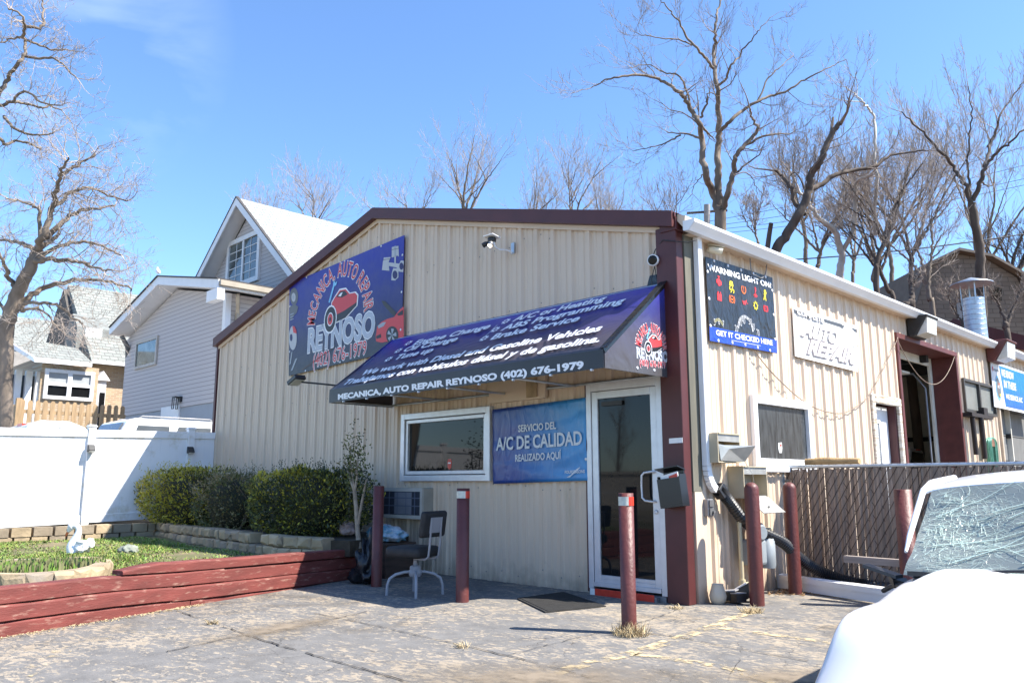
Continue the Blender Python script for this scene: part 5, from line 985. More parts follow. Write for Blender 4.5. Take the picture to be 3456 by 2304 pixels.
def solar(px, lab):
    c = at(px[0], px[1], 0, FXX + .075); t = thing('solar_light', lab, 'light', c, 'solar lights on the white fence posts'); m = MB(); m.prism([c + V((x, -.06, z)) for x, z in ((0, -.07), (.05, -.07), (.13, -.045), (.05, .06), (0, .07))], (0, .12, 0)); m.build('housing', DARK, t, bevel=.01)
    m = MB(); m.prism([c + V((x, -.05, z)) for x, z in ((.0545, -.0735), (.126, -.052), (.124, -.06), (.054, -.082))], (0, .1, 0)); m.build('lens', mat('frosted_lens', (.5, .5, .5)), t)
solar((305, 1512), 'small black solar light on the sunlit fence post'); solar((640, 1518), 'small black solar light on the shaded fence post near the shop')
# ---------------------------------------------------------------- vehicles behind the fence
CARW = mat('white_car_paint', (.8, .8, .8), .25, var=.01, coat=.5); TINT = mat('tinted_glass', (.1, .115, .13), .08, spec=.6)
def wheels(t, xs, ys, r, z):
    for x in xs:
        for y in ys:
            m = MB(); m.lathe([(r * .6, -.1), (r * .96, -.11), (r, -.07), (r, .07), (r * .96, .11), (r * .6, .1)], (x, y, z + r), 24, axis=(1, 0, 0)); w = m.build('wheel', DARK, t); m = MB(); m.lathe([(r * .58, -.1), (r * .55, .105), (.0, .09)], (x, y, z + r), 18, axis=(1, 0, 0), close=False); m.build('rim', GALV, w)
sx = -14.3; a = at(365, 1445, 0, sx); r0 = at(560, 1409, 0, sx - .3); gz0 = r0.z - 1.78; ry = a.y
t = thing('suv', 'white sport utility vehicle parked behind the white fence beside the shop', 'car', (sx - .9, ry + 2.3, gz0))
Y_ = lambda f: ry + f
m = MB(); sec = [(0.05, .35), (0.0, .9), (.12, 1.05), (.42, 1.66), (.6, 1.72), (2.6, 1.72), (2.95, 1.6), (3.55, 1.12), (4.6, .98), (4.75, .8), (4.75, .35)]
m.prism([(sx - 1.8, Y_(f), gz0 + z) for f, z in sec], (1.8, 0, 0)); m.build('body', CARW, t, bevel=.07, seg=3)
for f0, f1 in ((.62, 1.35), (1.55, 2.35), (2.5, 3.1)):
    m = MB(); m.prism([(sx + .003, Y_(f), gz0 + z) for f, z in ((f0 - .12, 1.12), (f1, 1.12), (f1 - (.25 if f0 > 2 else .0), 1.55), (f0 + .02, 1.55))], (.012, 0, 0)); m.build('side_window', TINT, t)
m = MB(); m.obox((sx - .9, Y_(.24), gz0 + 1.36), ((.72, 0, 0), (0, .13, .25), (0, -.012, .006))); m.build('rear_window', TINT, t)
for x in (sx - .06, sx - 1.74): m = MB(); m.box((x - .03, Y_(.06), gz0 + 1.0), (x + .035, Y_(.17), gz0 + 1.36)); m.build('tail_light', REDP, t)
for x in (sx - .2, sx - 1.6): m = MB(); m.tube([(x, Y_(.7), gz0 + 1.72), (x, Y_(.8), gz0 + 1.78), (x, Y_(2.4), gz0 + 1.78), (x, Y_(2.5), gz0 + 1.72)], .018, 6); m.build('roof_rail', GREYM, t)
wheels(t, (sx - .1, sx - 1.7), (Y_(.95), Y_(3.75)), .37, gz0)
a = at(68, 1445, 0, sx); top = at(150, 1417, 0, sx - .3); gz1 = top.z - 1.85; ry2 = a.y
t = thing('pickup_truck', 'white pickup cab parked behind the white fence at the far left', 'truck', (sx - .9, ry2 + 1, gz1)); Y2 = lambda f: ry2 + f
m = MB(); m.prism([(sx - 1.85, Y2(f), gz1 + z) for f, z in ((-1.9, .4), (-1.9, 1.15), (-.05, 1.15), (.15, 1.72), (.4, 1.83), (.95, 1.83), (1.25, 1.72), (1.85, 1.25), (2.9, 1.1), (3.05, .9), (3.05, .4))], (1.85, 0, 0)); m.build('body', CARW, t, bevel=.08, seg=3)
m = MB(); m.prism([(sx + .003, Y2(f), gz1 + z) for f, z in ((.72, 1.3), (1.6, 1.3), (1.2, 1.66), (.72, 1.68))], (.012, 0, 0)); m.build('side_window', TINT, t)
m = MB(); m.prism([(sx + .003, Y2(f), gz1 + z) for f, z in ((.12, 1.3), (.5, 1.3), (.5, 1.66), (.26, 1.64))], (.012, 0, 0)); m.build('side_window', TINT, t)
m = MB(); m.box((sx - 1.1, Y2(.2), gz1 + 1.74), (sx - .7, Y2(.3), gz1 + 1.79)); m.build('brake_light', REDP, t); wheels(t, (sx - .1, sx - 1.75), (Y2(-1.1), Y2(2.2)), .38, gz1)
m = MB(); m.poly([(-11.45, -14, .9), (-11.45, 3.5, .9), (-30, 3.5, 1.6), (-30, -14, 1.6)]); m.build('driveway', mat('driveway_concrete', (.34, .33, .31), .9, var=.15), kind='structure', fix=False)
# ---------------------------------------------------------------- grey house
SID = brickmat('grey_siding', (.50, .465, .46), (.50, .465, .46), (.26, .24, .24), 60, .128, .009); SIDy = brickmat('grey_siding_side', (.52, .49, .48), (.52, .49, .48), (.27, .25, .25), 60, .128, .009, swap='yz')
SHW = brickmat('white_shingle', (.36, .38, .37), (.27, .29, .285), (.16, .17, .165), .3, .17, .02, swap='yz')
HW = mat('house_white', (.74, .74, .75), .5, var=.03)
gh = thing('grey_house', 'grey sided house with steep white shingled gable behind the fence', 'house', (-20, 5, 1))
YF = 2.5; pk, el, er = at(535, 935, 1, YF - .6), at(372, 1108, 1, YF - .6), at(740, 943, 1, YF - .6); xa = at(420, 1250, 1, YF).x; xb = at(757, 1150, 1, YF).x; zsd = at(570, 1380, 1, YF).z
sl1, sl2 = (pk.z - el.z) / (pk.x - el.x), (pk.z - er.z) / (er.x - pk.x)
m = MB(); ww = lambda x: pk.z - .30 - (sl1 * (pk.x - x) if x < pk.x else sl2 * (x - pk.x))
m.prism([(xa, YF, zsd), (xb, YF, zsd), (xb, YF, ww(xb)), (pk.x, YF, ww(pk.x)), (xa, YF, ww(xa))], (0, .1, 0)); m.build('front_wall', SID, gh)
m = MB(); m.box((xb - .1, YF + .1, zsd), (xb, 9.5, ww(xb))); m.build('side_wall', SIDy, gh); m = MB(); m.box((xa, YF + .1, zsd), (xa + .1, 9.5, ww(xa))); m.build('side_wall', SIDy, gh)
m = MB(); m.box((xa + .05, YF + .03, .5), (xb - .05, 9.5, zsd - .002)); m.build('foundation', mat('foundation_grey', (.33, .35, .38), .8, var=.06, vs=2), gh)
m = MB(); yb_ = 9.5
for (x0, z0), (x1, z1) in (((pk.x, pk.z), (el.x, el.z)), ((pk.x, pk.z), (er.x, er.z))): m.prism([(x0, YF - .58, z0), (x1, YF - .58, z1), (x1, YF - .58, z1 - .22), (x0, YF - .58, z0 - .22)], (0, yb_ - YF, 0), 0); m.prism([(x0, YF - .62, z0 + .01), (x1, YF - .62, z1 + .01), (x1, YF - .62, z1 - .24), (x0, YF - .62, z0 - .24)], (0, .04, 0), 1); m.prism([(x0, YF - .66, z0 + .05), (x1, YF - .66, z1 + .05), (x1, YF - .66, z1 + .012), (x0, YF - .66, z0 + .012)], (0, yb_ - YF + .1, 0), 2)
m.build('porch_roof', [HW, HW, mat('dark_roof_edge', (.06, .055, .055), .9)], gh)
m = MB(); m.box((er.x - .02, YF - .6, er.z - .16), (er.x + .12, yb_, er.z - .02)); m.box((er.x - .6, YF - .66, er.z - .55), (er.x + .06, YF - .45, er.z - .24), 1); m.build('gutter', [mat('tan_gutter', (.34, .29, .22), .5), HW], gh)
m = MB(); m.box((xb - .13, YF - .04, zsd - .1), (xb + .04, YF - .002, ww(xb))); m.box((xb + .002, YF - .02, zsd - .1), (xb + .045, YF + .12, ww(xb))); m.build('corner_trim', HW, gh)
m = MB(); m.bar((xb + .45, YF + .1, er.z - .25), (xb + .13, YF + .28, er.z - .7), .1, .1); m.bar((xb + .13, YF + .28, er.z - .7), (xb + .13, YF + .28, zsd), .1, .1); m.build('downspout', mat('tan_gutter', (0, 0, 0)), gh)
m = MB(); m.tube([(el.x + .25, YF - .3, el.z - .25), (el.x + .3, YF - .1, el.z - .6), (xa - .08, YF + .1, el.z - 1.0), (xa - .08, YF + .1, 1)], .075, 8); m.build('downspout', mat('grey_downspout', (.12, .125, .13), .5), gh)
a, b = at(462, 1155, 1, YF - .02), at(527, 1240, 1, YF - .02); a2 = at(528, 1142, 1, YF - .02); zz0, zz1 = at(470, 1245, 1, YF).z, a.z
m = MB(); frame(m, (a.x, zz0), (b.x, zz1), 1, .09, YF - .06, YF - .001); w_ = m.build('window', mat('tan_trim', (.42, .38, .34), .5), gh); m = MB(); m.box((a.x + .09, YF - .03, zz0 + .09), (b.x - .09, YF - .02, zz1 - .09)); m.build('pane', mat('window_glass', (.09, .11, .11), .06, spec=.7, var=.6, vs=2.5), w_)
c = at(592, 1360, 1, YF - .15); m = MB(); m.box((c.x - .0, YF - .07, c.z + .04), (c.x + .12, YF, c.z + .2)); frame(m, (c.x - .16, c.z - .17), (c.x - .01, c.z + .17), 1, .02, YF - .2, YF - .18); frame(m, (c.x - .16, c.z - .17), (c.x - .01, c.z + .17), 1, .02, YF - .08, YF - .06); m.box((c.x - .16, YF - .2, c.z + .17), (c.x + .06, YF - .02, c.z + .2)); m.build('wall_lantern', DARK, gh)
c0, c1 = at(545, 1392, 1, YF), at(605, 1392, 1, YF); m = MB(); m.box((c0.x, YF - .02, .9), (c1.x, YF + .028, c0.z + .15)); m.build('door', HW, gh)
# steep main gable
YM = 4.6; pk, el, er = at(800, 667, 1, YM - .5), at(640, 985, 1, YM - .5), at(1010, 948, 1, YM - .5); s1, s2 = (pk.z - el.z) / (pk.x - el.x), (pk.z - er.z) / (er.x - pk.x); ex, fx = el.x, er.x + 1.6; LB = 16
zl, zr = pk.z - s1 * (pk.x - ex), pk.z - s2 * (fx - pk.x)
m = MB(); m.prism([(ex + .35, YM, 3), (fx - .4, YM, 3), (fx - .4, YM, zr + .15), (pk.x, YM, pk.z - .4), (ex + .35, YM, zl + .15)], (0, .1, 0)); m.build('gable_wall', SID, gh)
m = MB()
for x1, z1 in ((ex, zl), (fx, zr)): m.prism([(pk.x, YM - .48, pk.z), (x1, YM - .48, z1), (x1, YM - .48, z1 - .16), (pk.x, YM - .48, pk.z - .16)], (0, LB, 0))
rf = m.build('roof', SHW, gh); m = MB()
for x1, z1 in ((ex, zl), (fx, zr)): m.prism([(pk.x, YM - .53, pk.z + .01), (x1, YM - .53, z1 + .01), (x1, YM - .53, z1 - .27), (pk.x, YM - .53, pk.z - .27)], (0, .045, 0)); m.prism([(pk.x, YM - .48, pk.z - .165), (x1, YM - .48, z1 - .165), (x1, YM - .48, z1 - .2), (pk.x, YM - .48, pk.z - .2)], (0, .5, 0)); m.prism([(pk.x, YM - .55, pk.z + .05), (x1, YM - .55, z1 + .05), (x1, YM - .55, z1 + .012), (pk.x, YM - .55, pk.z + .012)], (0, .1, 0), 1)
m.build('barge_board', [HW, mat('dark_roof_edge', (0, 0, 0))], gh)
m = MB(); vy = YM + 4.6; vx = pk.x + .9; vz = pk.z - s2 * .9; m.obox((vx, vy, vz + .12), ((.22, 0, -.22 * s2), (0, .2, 0), (.03, 0, .1))); m.build('roof_vent', HW, rf, bevel=.02)
a, b = at(772, 800, 1, YM - .04), at(872, 955, 1, YM - .04); zt0 = at(822, 800, 1, YM).z; zb0 = at(822, 965, 1, YM).z
m = MB(); frame(m, (a.x, zb0), (b.x, zt0), 1, .16, YM - .08, YM - .001); m.box(((a.x + b.x) / 2 - .05, YM - .07, zb0 + .16), ((a.x + b.x) / 2 + .05, YM - .012, zt0 - .16)); w_ = m.build('window', HW, gh)
m = MB(); m.box((a.x + .16, YM - .03, zb0 + .16), (b.x - .16, YM - .02, zt0 - .16)); m.build('pane', mat('window_glass', (0, 0, 0)), w_)
m = MB(); mx_ = (a.x + b.x) / 2
for x in ((a.x + .16 + mx_) / 2, (mx_ + b.x - .16) / 2): m.box((x - .012, YM - .045, zb0 + .16), (x + .012, YM - .032, zt0 - .16))
for k in range(1, 5): z = zb0 + .16 + (zt0 - zb0 - .32) * k / 5; m.box((a.x + .16, YM - .044, z - .012), (mx_ - .05, YM - .033, z + .012)); m.box((mx_ + .05, YM - .044, z - .012), (b.x - .16, YM - .033, z + .012))
m.build('muntins', HW, w_)
c = at(533, 927, 1, YF - .5); t = thing('pigeon', 'small white bird perched on the peak of the grey house porch roof', 'bird', c); m = MB(); m.tube([c + V((.16, 0, .02)), c + V((.08, 0, .06)), c + V((0, 0, .1)), c + V((-.05, 0, .17)), c + V((-.07, 0, .22)), c + V((-.11, 0, .22))], [.015, .05, .07, .045, .04, .008], 10); m.tube([c + V((0, 0, -.02)), c + V((0, 0, .06))], .012, 5); m.build('body', HW, t, fix=False)
# ---------------------------------------------------------------- brick house and picket fence
BRK = brickmat('tan_brick', (.44, .32, .20), (.33, .22, .14), (.40, .34, .26), .22, .075, .012, swap='yz'); BRKx = brickmat('tan_brick_side', (.44, .32, .20), (.33, .22, .14), (.4, .34, .26), .22, .075, .012)
SHG = brickmat('grey_shingle', (.27, .285, .26), (.20, .21, .195), (.10, .10, .095), .3, .14, .012, swap='yz')
XB = -28.0; bh = thing('brick_house', 'tan brick house with steep grey shingle roof behind the picket fence', 'house', (XB - 3, 3, 1.6))
c_l, c_r = at(132, 1300, 0, XB), at(425, 1300, 0, XB); ze = at(360, 1222, 0, XB).z
m = MB(); m.box((XB - 7, c_l.y, 1.2), (XB, 14, ze)); m.build('wall', BRK, bh)
rl = at(246, 962, 0, XB - 3.2); gy = at(305, 1205, 0, XB + .4).y
m = MB(); m.prism([(XB + .5, gy, ze - .12), (XB + .5, gy, ze), (XB - 3.2, gy, rl.z), (XB - 6.9, gy, ze), (XB - 6.9, gy, ze - .12)], (0, 11, 0)); rf = m.build('roof', SHG, bh)
m = MB(); m.box((XB + .5, gy, ze - .16), (XB + .6, 13.5, ze - .04)); m.build('gutter', HW, bh)
gb0 = at(178, 1175, 0, XB + .2); m = MB(); m.prism([(XB - .4, gy - .02, ze + .05), (XB - 3.2, gy - .02, rl.z - .25), (XB - 6.0, gy - .02, ze + .05)], (0, -.15, 0)); m.build('gable', mat('brown_shingle', (.10, .09, .08), .9, var=.3, vs=6), bh)
wl = at(240, 1150, 0, XB - 1.2); m = MB(); m.prism([(XB - 2.0, wl.y, wl.z - .6), (XB - .6, wl.y, wl.z - .6), (XB - .6, wl.y, wl.z + .5), (XB - 1.3, wl.y, wl.z + 1.1), (XB - 2.0, wl.y, wl.z + .5)], (0, 1.2, 0)); dm = m.build('dormer', mat('grey_dormer', (.2, .21, .2), .9, var=.2), bh); m = MB(); m.box((XB - .6, wl.y + .3, wl.z - .4), (XB - .57, wl.y + .9, wl.z + .5)); m.build('dormer_window', [HW], dm)
pe_l, pe_r = at(60, 1160, 0, XB + 1.2), at(300, 1226, 0, XB + 1.2); zpe = pe_r.z
m = MB(); pyl = at(112, 1215, 0, XB + 1.4).y
m.add([(XB + 1.5, pyl, zpe), (XB + 1.5, pe_r.y, zpe + .02), (XB - .3, pe_r.y, zpe + .75), (XB - .3, pyl - .8, zpe + .95), (XB + 1.5, pyl, zpe - .14), (XB + 1.5, pe_r.y, zpe - .12), (XB - .3, pe_r.y, zpe + .6), (XB - .3, pyl - .8, zpe + .8)], [(0, 1, 2, 3), (7, 6, 5, 4), (0, 4, 5, 1), (1, 5, 6, 2), (2, 6, 7, 3), (3, 7, 4, 0)]); m.build('porch_roof', SHG, bh)
m = MB(); m.box((XB + 1.5, pyl, zpe - .17), (XB + 1.58, pe_r.y, zpe - .02)); m.prism([(XB + 1.5, pyl - .02, zpe - .15), (XB - .3, pyl - .82, zpe + .78), (XB - .3, pyl - .82, zpe + .95), (XB + 1.5, pyl - .02, zpe)], (0, .06, 0)); m.build('porch_fascia', HW, bh)
XP = XB + 1.2; w0, w1 = at(135, 1300, 0, XP), at(330, 1300, 0, XP); m = MB(); m.box((XB, w0.y, 1.2), (XP, w1.y, zpe - .15)); m.build('porch_wall', BRK, bh)
a, b = at(152, 1243, 0, XP), at(310, 1355, 0, XP); m = MB(); frame(m, (a.y, b.z), (b.y, a.z), 0, .12, XP + .001, XP + .1); ym = (a.y + b.y) / 2; m.box((XP + .001, ym - .07, b.z + .12), (XP + .1, ym + .07, a.z - .12)); zm = (a.z + b.z) / 2; m.box((XP + .001, a.y + .12, zm - .05), (XP + .08, ym - .07, zm + .05)); m.box((XP + .001, ym + .07, zm - .05), (XP + .08, b.y - .12, zm + .05)); w_ = m.build('window', HW, bh)
m = MB(); m.box((XP + .002, a.y + .12, b.z + .12), (XP + .02, b.y - .12, zm - .051)); m.build('lower_panes', GLASS, w_); m = MB(); m.box((XP + .002, a.y + .12, zm + .051), (XP + .03, b.y - .12, a.z - .12)); m.build('window_blinds', mat('grey_blinds', (.3, .32, .33)), w_)
e0, e1 = at(322, 1360, 0, XB + .8), at(360, 1285, 0, XB + .8); m = MB(); m.box((XB, e0.y, 1.5), (XB + .8, e1.y, e1.z)); m.box((XB + .8, e0.y + .12, 1.6), (XB + .83, e0.y + .3, e1.z - .45), 1); m.prism([(XB + .9, e0.y - .1, e1.z), (XB + .9, e1.y + .1, e1.z - .0), (XB + .9, (e0.y + e1.y) / 2, e1.z + .35)], (-1, 0, 0)); m.build('entry_hood', [HW, GLASS], bh)
a0 = at(35, 1235, 0, XB + 1.6); a1 = at(138, 1262, 0, XB + 1.2); m = MB(); n_ = 9
for k in range(n_): y0, y1 = a0.y + (a1.y - a0.y) * k / n_, a0.y + (a1.y - a0.y) * (k + 1) / n_; m.add([(XB + 2.2, y0, a1.z), (XB + 2.2, y1, a1.z), (XB + 1.0, y1, a0.z), (XB + 1.0, y0, a0.z)], [(0, 1, 2, 3)], k % 2)
m.build('striped_awning', [HW, mat('mint', (.4, .58, .52), .6)], bh, fix=False)
m = MB(); p0_ = at(20, 1370, 0, XB + 1.2); y0 = p0_.y; 
for k in range(4): y = y0 + (a1.y - y0) * k / 3; m.box((XB + .9, y - .1, 1.5), (XB + 1.1, y + .1, a1.z + .1), 0)
m.box((XB - 2, y0 - .5, 1.5), (XB + .4, a1.y, a1.z), 1); m.build('porch_columns', [HW, mat('porch_dark', (.06, .07, .08), .6)], bh)
m = MB(); q0 = at(60, 1160, 0, -42); q1 = at(230, 1165, 0, -42); q2 = at(215, 1065, 0, -42); q3 = at(75, 1062, 0, -42); far = thing('far_house', 'distant grey roofed house beyond the brick house', 'house', (q0 + q1) / 2)
m.prism([V((-42, q0.y - 1, 1)), V((-42, q1.y + 3, 1)), V((-42, q1.y + 3, q1.z)), V((-42, q0.y - 1, q0.z))], (-6, 0, 0)); m.build('wall', mat('far_wall', (.3, .28, .26), .9), far)
m = MB(); m.prism([V((-41.7, q0.y - 1.3, q0.z)), V((-45, q0.y - 1.3, q3.z + .4)), V((-48.3, q0.y - 1.3, q0.z))], (0, q1.y - q0.y + 4.6, 0)); m.build('roof', SHG, far)
XK = -19.6; k0, k1 = at(62, 1358, 0, XK), at(402, 1371, 0, XK); pf = thing('picket_fence', 'tan wooden picket fence with dog eared boards in front of the brick house', 'fence', (XK, (k0.y + k1.y) / 2, k0.z - 1.2)); TANW = mat('tan_picket', (.31, .21, .115), .75, var=.25, vs=5, stretch=(3, 3, .5))
n_ = 15
def picket(p, d, z1):
    m = MB(); d = V(d); nn = V((d.y, -d.x, 0)); w = .058; m.prism([p - d * w + Z1 * (z1 - 1.5), p + d * w + Z1 * (z1 - 1.5), p + d * w + Z1 * (z1 - .05), p + d * w * .5 + Z1 * z1, p - d * w * .5 + Z1 * z1, p - d * w + Z1 * (z1 - .05)], nn * .02); m.build('picket', TANW, pf)
for k in range(n_): y = k0.y + .1 + (k1.y - k0.y) * k / (n_ - 1); picket(V((XK, y, 0)), (0, 1, 0), k0.z + .1 - rng.random() * .03)
for k in range(9): picket(V((XK - .12 - .13 * k, k0.y + .02, 0)), (1, 0, 0), k0.z - .02)
m = MB(); m.box((XK - .05, k0.y - .06, 1), (XK + .07, k0.y + .07, k0.z + .12)); m.build('post', TANW, pf)
for z in (-.22, -1.0): m = MB(); m.box((XK - .07, k0.y, k0.z + z - .05), (XK - .001, k1.y + .2, k0.z + z + .05)); m.build('rail', TANW, pf)
# ---------------------------------------------------------------- ground
def lotmat():
    m = bpy.data.materials.new('worn_asphalt'); m.use_nodes = True; N = m.node_tree.nodes; L = m.node_tree.links; b = N['Principled BSDF']; b.inputs['Roughness'].default_value = .9; b.inputs['Specular IOR Level'].default_value = .25
    co = N.new('ShaderNodeTexCoord')
    def noise(s, d, r=.6, dist=0, rot=0, sc=(1, 1, 1)):
        k = N.new('ShaderNodeMapping'); k.inputs['Rotation'].default_value = (0, 0, rot); k.inputs['Scale'].default_value = sc; L.new(co.outputs['Object'], k.inputs[0])
        n = N.new('ShaderNodeTexNoise'); n.inputs['Scale'].default_value = s; n.inputs['Detail'].default_value = d; n.inputs['Roughness'].default_value = r; n.inputs['Distortion'].default_value = dist; L.new(k.outputs[0], n.inputs['Vector']); return n.outputs['Fac']
    def math_(op, a, b_, c=None):
        k = N.new('ShaderNodeMath'); k.operation = op
        for i, v in enumerate((a, b_)):
            if hasattr(v, 'links'): L.new(v, k.inputs[i])
            else: k.inputs[i].default_value = v
        return k.outputs[0]
    def ramp(f, stops):
        r = N.new('ShaderNodeValToRGB'); e = r.color_ramp.elements
        while len(e) < len(stops): e.new(.5)
        for k, (p, c) in zip(e, stops): k.position = p; k.color = tuple(c) + (1,)
        L.new(f, r.inputs[0]); return r.outputs[0]
    def mixc(f, a, b_):
        x = N.new('ShaderNodeMix'); x.data_type = 'RGBA'; L.new(f, x.inputs[0]); L.new(a, x.inputs[6]); L.new(b_, x.inputs[7]); return x.outputs[2]
    rot = R(-42)
    fine = noise(11, 9, .7, .5, rot, (1, 2.1, 1)); big = noise(.55, 3, .5); mid = noise(2.2, 4, .6, .3, rot, (1, 1.7, 1))
    f = math_('ADD', math_('MULTIPLY', fine, 1.0), math_('MULTIPLY', math_('SUBTRACT', big, .5), .40)); f = math_('ADD', f, math_('MULTIPLY', math_('SUBTRACT', mid, .5), .42))
    mask = ramp(f, [(.505, (0, 0, 0)), (.57, (1, 1, 1))])
    grey = ramp(noise(5, 6), [(.3, (.125, .121, .117)), (.7, (.185, .178, .170))]); tan = ramp(noise(9, 6, .7), [(.25, (.235, .198, .152)), (.5, (.315, .266, .205)), (.75, (.375, .32, .25))])
    c = mixc(mask, grey, tan)
    v = noise(60, 2); sp = ramp(v, [(.30, (.55, .55, .55)), (.42, (1, 1, 1))]); x = N.new('ShaderNodeMix'); x.data_type = 'RGBA'; x.blend_type = 'MULTIPLY'; x.inputs[0].default_value = .8; L.new(c, x.inputs[6]); L.new(sp, x.inputs[7])
    vo = N.new('ShaderNodeTexVoronoi'); vo.feature = 'DISTANCE_TO_EDGE'; vo.inputs['Scale'].default_value = 2.1; wv = N.new('ShaderNodeMix'); wv.data_type = 'RGBA'; wv.blend_type = 'ADD'; wv.inputs[0].default_value = .35; nz = N.new('ShaderNodeTexNoise'); nz.inputs['Scale'].default_value = 4; nz.inputs['Detail'].default_value = 6; L.new(co.outputs['Object'], nz.inputs[0]); L.new(co.outputs['Object'], wv.inputs[6]); L.new(nz.outputs['Color'], wv.inputs[7]); L.new(wv.outputs[2], vo.inputs['Vector'])
    cl = ramp(vo.outputs['Distance'], [(.0, (.35, .34, .33)), (.010, (1, 1, 1))]); cm = ramp(noise(.8, 4), [(.44, (0, 0, 0)), (.56, (1, 1, 1))])
    y = N.new('ShaderNodeMix'); y.data_type = 'RGBA'; y.blend_type = 'MULTIPLY'; L.new(cm, y.inputs[0]); L.new(x.outputs[2], y.inputs[6]); L.new(cl, y.inputs[7])
    st = ramp(noise(.9, 5, .6, .8), [(.56, (1, 1, 1)), (.70, (.76, .73, .69))]); z = N.new('ShaderNodeMix'); z.data_type = 'RGBA'; z.blend_type = 'MULTIPLY'; z.inputs[0].default_value = 1; L.new(y.outputs[2], z.inputs[6]); L.new(st, z.inputs[7])
    L.new(z.outputs[2], b.inputs['Base Color'])
    u = N.new('ShaderNodeBump'); u.inputs['Strength'].default_value = .35; u.inputs['Distance'].default_value = .01; L.new(math_('ADD', v, fine), u.inputs['Height']); L.new(u.outputs[0], b.inputs['Normal']); return m
m = MB(); m.poly([(-400, -400, -.06), (400, -400, -.06), (400, 400, -.06), (-400, 400, -.06)]); m.build('ground', mat('far_ground', (.22, .19, .13), .95, var=.3, vs=.3), kind='structure', fix=False)
m = MB(); m.poly([(-5.2, -16, 0), (22, -16, 0), (22, 26, 0), (-5.2, 26, 0)]); m.build('parking_lot', lotmat(), kind='structure', fix=False)
def decal(name, c, thr, s, rough=.85, soft=.06, edge=None):
    """worn paint or dirt: breaks up by noise"""
    m = bpy.data.materials.new(name); m.use_nodes = True; N = m.node_tree.nodes; L = m.node_tree.links; b = N['Principled BSDF']; b.inputs['Roughness'].default_value = rough; b.inputs['Base Color'].default_value = tuple(c) + (1,)
    co = N.new('ShaderNodeTexCoord'); n = N.new('ShaderNodeTexNoise'); n.inputs['Scale'].default_value = s; n.inputs['Detail'].default_value = 8; n.inputs['Roughness'].default_value = .65; L.new(co.outputs['Object'], n.inputs['Vector'])
    r = N.new('ShaderNodeValToRGB'); r.color_ramp.elements[0].position = thr - soft; r.color_ramp.elements[1].position = thr + soft; L.new(n.outputs['Fac'], r.inputs[0]); out = r.outputs[0]
    if edge:
        cx, cy, rx, ry, ang = edge; k = N.new('ShaderNodeMapping'); k.vector_type = 'TEXTURE'; k.inputs['Location'].default_value = (cx, cy, 0); k.inputs['Rotation'].default_value = (0, 0, ang); k.inputs['Scale'].default_value = (rx, ry, 1); L.new(co.outputs['Object'], k.inputs[0])
        g = N.new('ShaderNodeTexGradient'); g.gradient_type = 'QUADRATIC_SPHERE'; L.new(k.outputs[0], g.inputs[0]); q = N.new('ShaderNodeMath'); q.operation = 'MULTIPLY'; q.use_clamp = True; L.new(out, q.inputs[0]); w = N.new('ShaderNodeMath'); w.operation = 'MULTIPLY'; w.inputs[1].default_value = 1.6; L.new(g.outputs['Fac'], w.inputs[0]); L.new(w.outputs[0], q.inputs[1]); out = q.outputs[0]
    L.new(out, b.inputs['Alpha']); return m
YL = decal('worn_yellow_paint', (.50, .40, .24), .52, 8)
m = MB()
for pl, w in ((((2560, 2052), (2500, 2078), (2298, 2151), (2130, 2205), (1977, 2240), (1760, 2304)), .13), (((2145, 2207), (2300, 2228), (2450, 2250), (2620, 2304)), .11), (((2430, 2118), (2600, 2140), (2790, 2168), (2900, 2182)), .11)):
    P = [g0(*p) for p in pl]
    L_, R_ = [], []
    for i, p in enumerate(P): d = (P[min(i + 1, len(P) - 1)] - P[max(0, i - 1)]).normalized(); n = V((-d.y, d.x, 0)) * w / 2; L_.append(p + n + Z1 * .004); R_.append(p - n + Z1 * .004)
    for i in range(len(P) - 1): m.poly([L_[i], R_[i], R_[i + 1], L_[i + 1]])
P = [g0(x, y) for x, y in ((40, 2300), (210, 2195), (300, 2166), (490, 2130), (600, 2115))]
for a, b in zip(P, P[1:]): n = V((.05, .06, 0)); m.poly([a + n + Z1 * .0042, a - n + Z1 * .0042, b - n + Z1 * .0042, b + n + Z1 * .0042], 1)
m.build('painted_lines', [YL, decal('faint_yellow_paint', (.5, .4, .24), .62, 7)], kind='structure', fix=False)
m = MB(); rr = random.Random(12)
for pl, w in ((((2190, 2138), (2257, 2146), (2315, 2155), (2385, 2171), (2523, 2195), (2640, 2216), (2760, 2238)), .018), (((1060, 2070), (1200, 2097), (1456, 2154), (1713, 2213), (1900, 2262), (2060, 2304)), .016), (((1713, 2213), (1850, 2177), (2020, 2136), (2110, 2130)), .010), (((2150, 2105), (2230, 2080), (2300, 2052)), .010),
        (((597, 2062), (718, 2101), (862, 2154), (1105, 2225), (1300, 2281), (1400, 2310)), .018), (((560, 2200), (597, 2192), (818, 2143), (1000, 2112), (1161, 2082), (1250, 2060)), .018), (((1200, 2249), (1290, 2275), (1380, 2304)), .014), (((2345, 2060), (2420, 2068), (2560, 2085), (2700, 2092)), .012), (((2500, 2225), (2470, 2270), (2455, 2304)), .006)):
    P = []
    for a, b in zip(pl, pl[1:]):
        a, b = g0(*a), g0(*b); k = max(3, int((b - a).length / .06))
        for i in range(k): P.append(a + (b - a) * (i / k) + V((rr.gauss(0, .006), rr.gauss(0, .006), 0)))
    for a, b in zip(P, P[1:]):
        if rr.random() < .1: continue
        d = (b - a).normalized(); n = V((-d.y, d.x, 0)) * w * rr.uniform(.14, .48); m.poly([a + n + Z1 * .008, a - n + Z1 * .008, b - n + Z1 * .008, b + n + Z1 * .008])
m.build('pavement_cracks', mat('crack_dark', (.03, .028, .026), .95), kind='structure', fix=False)
m = MB(); MUD = []
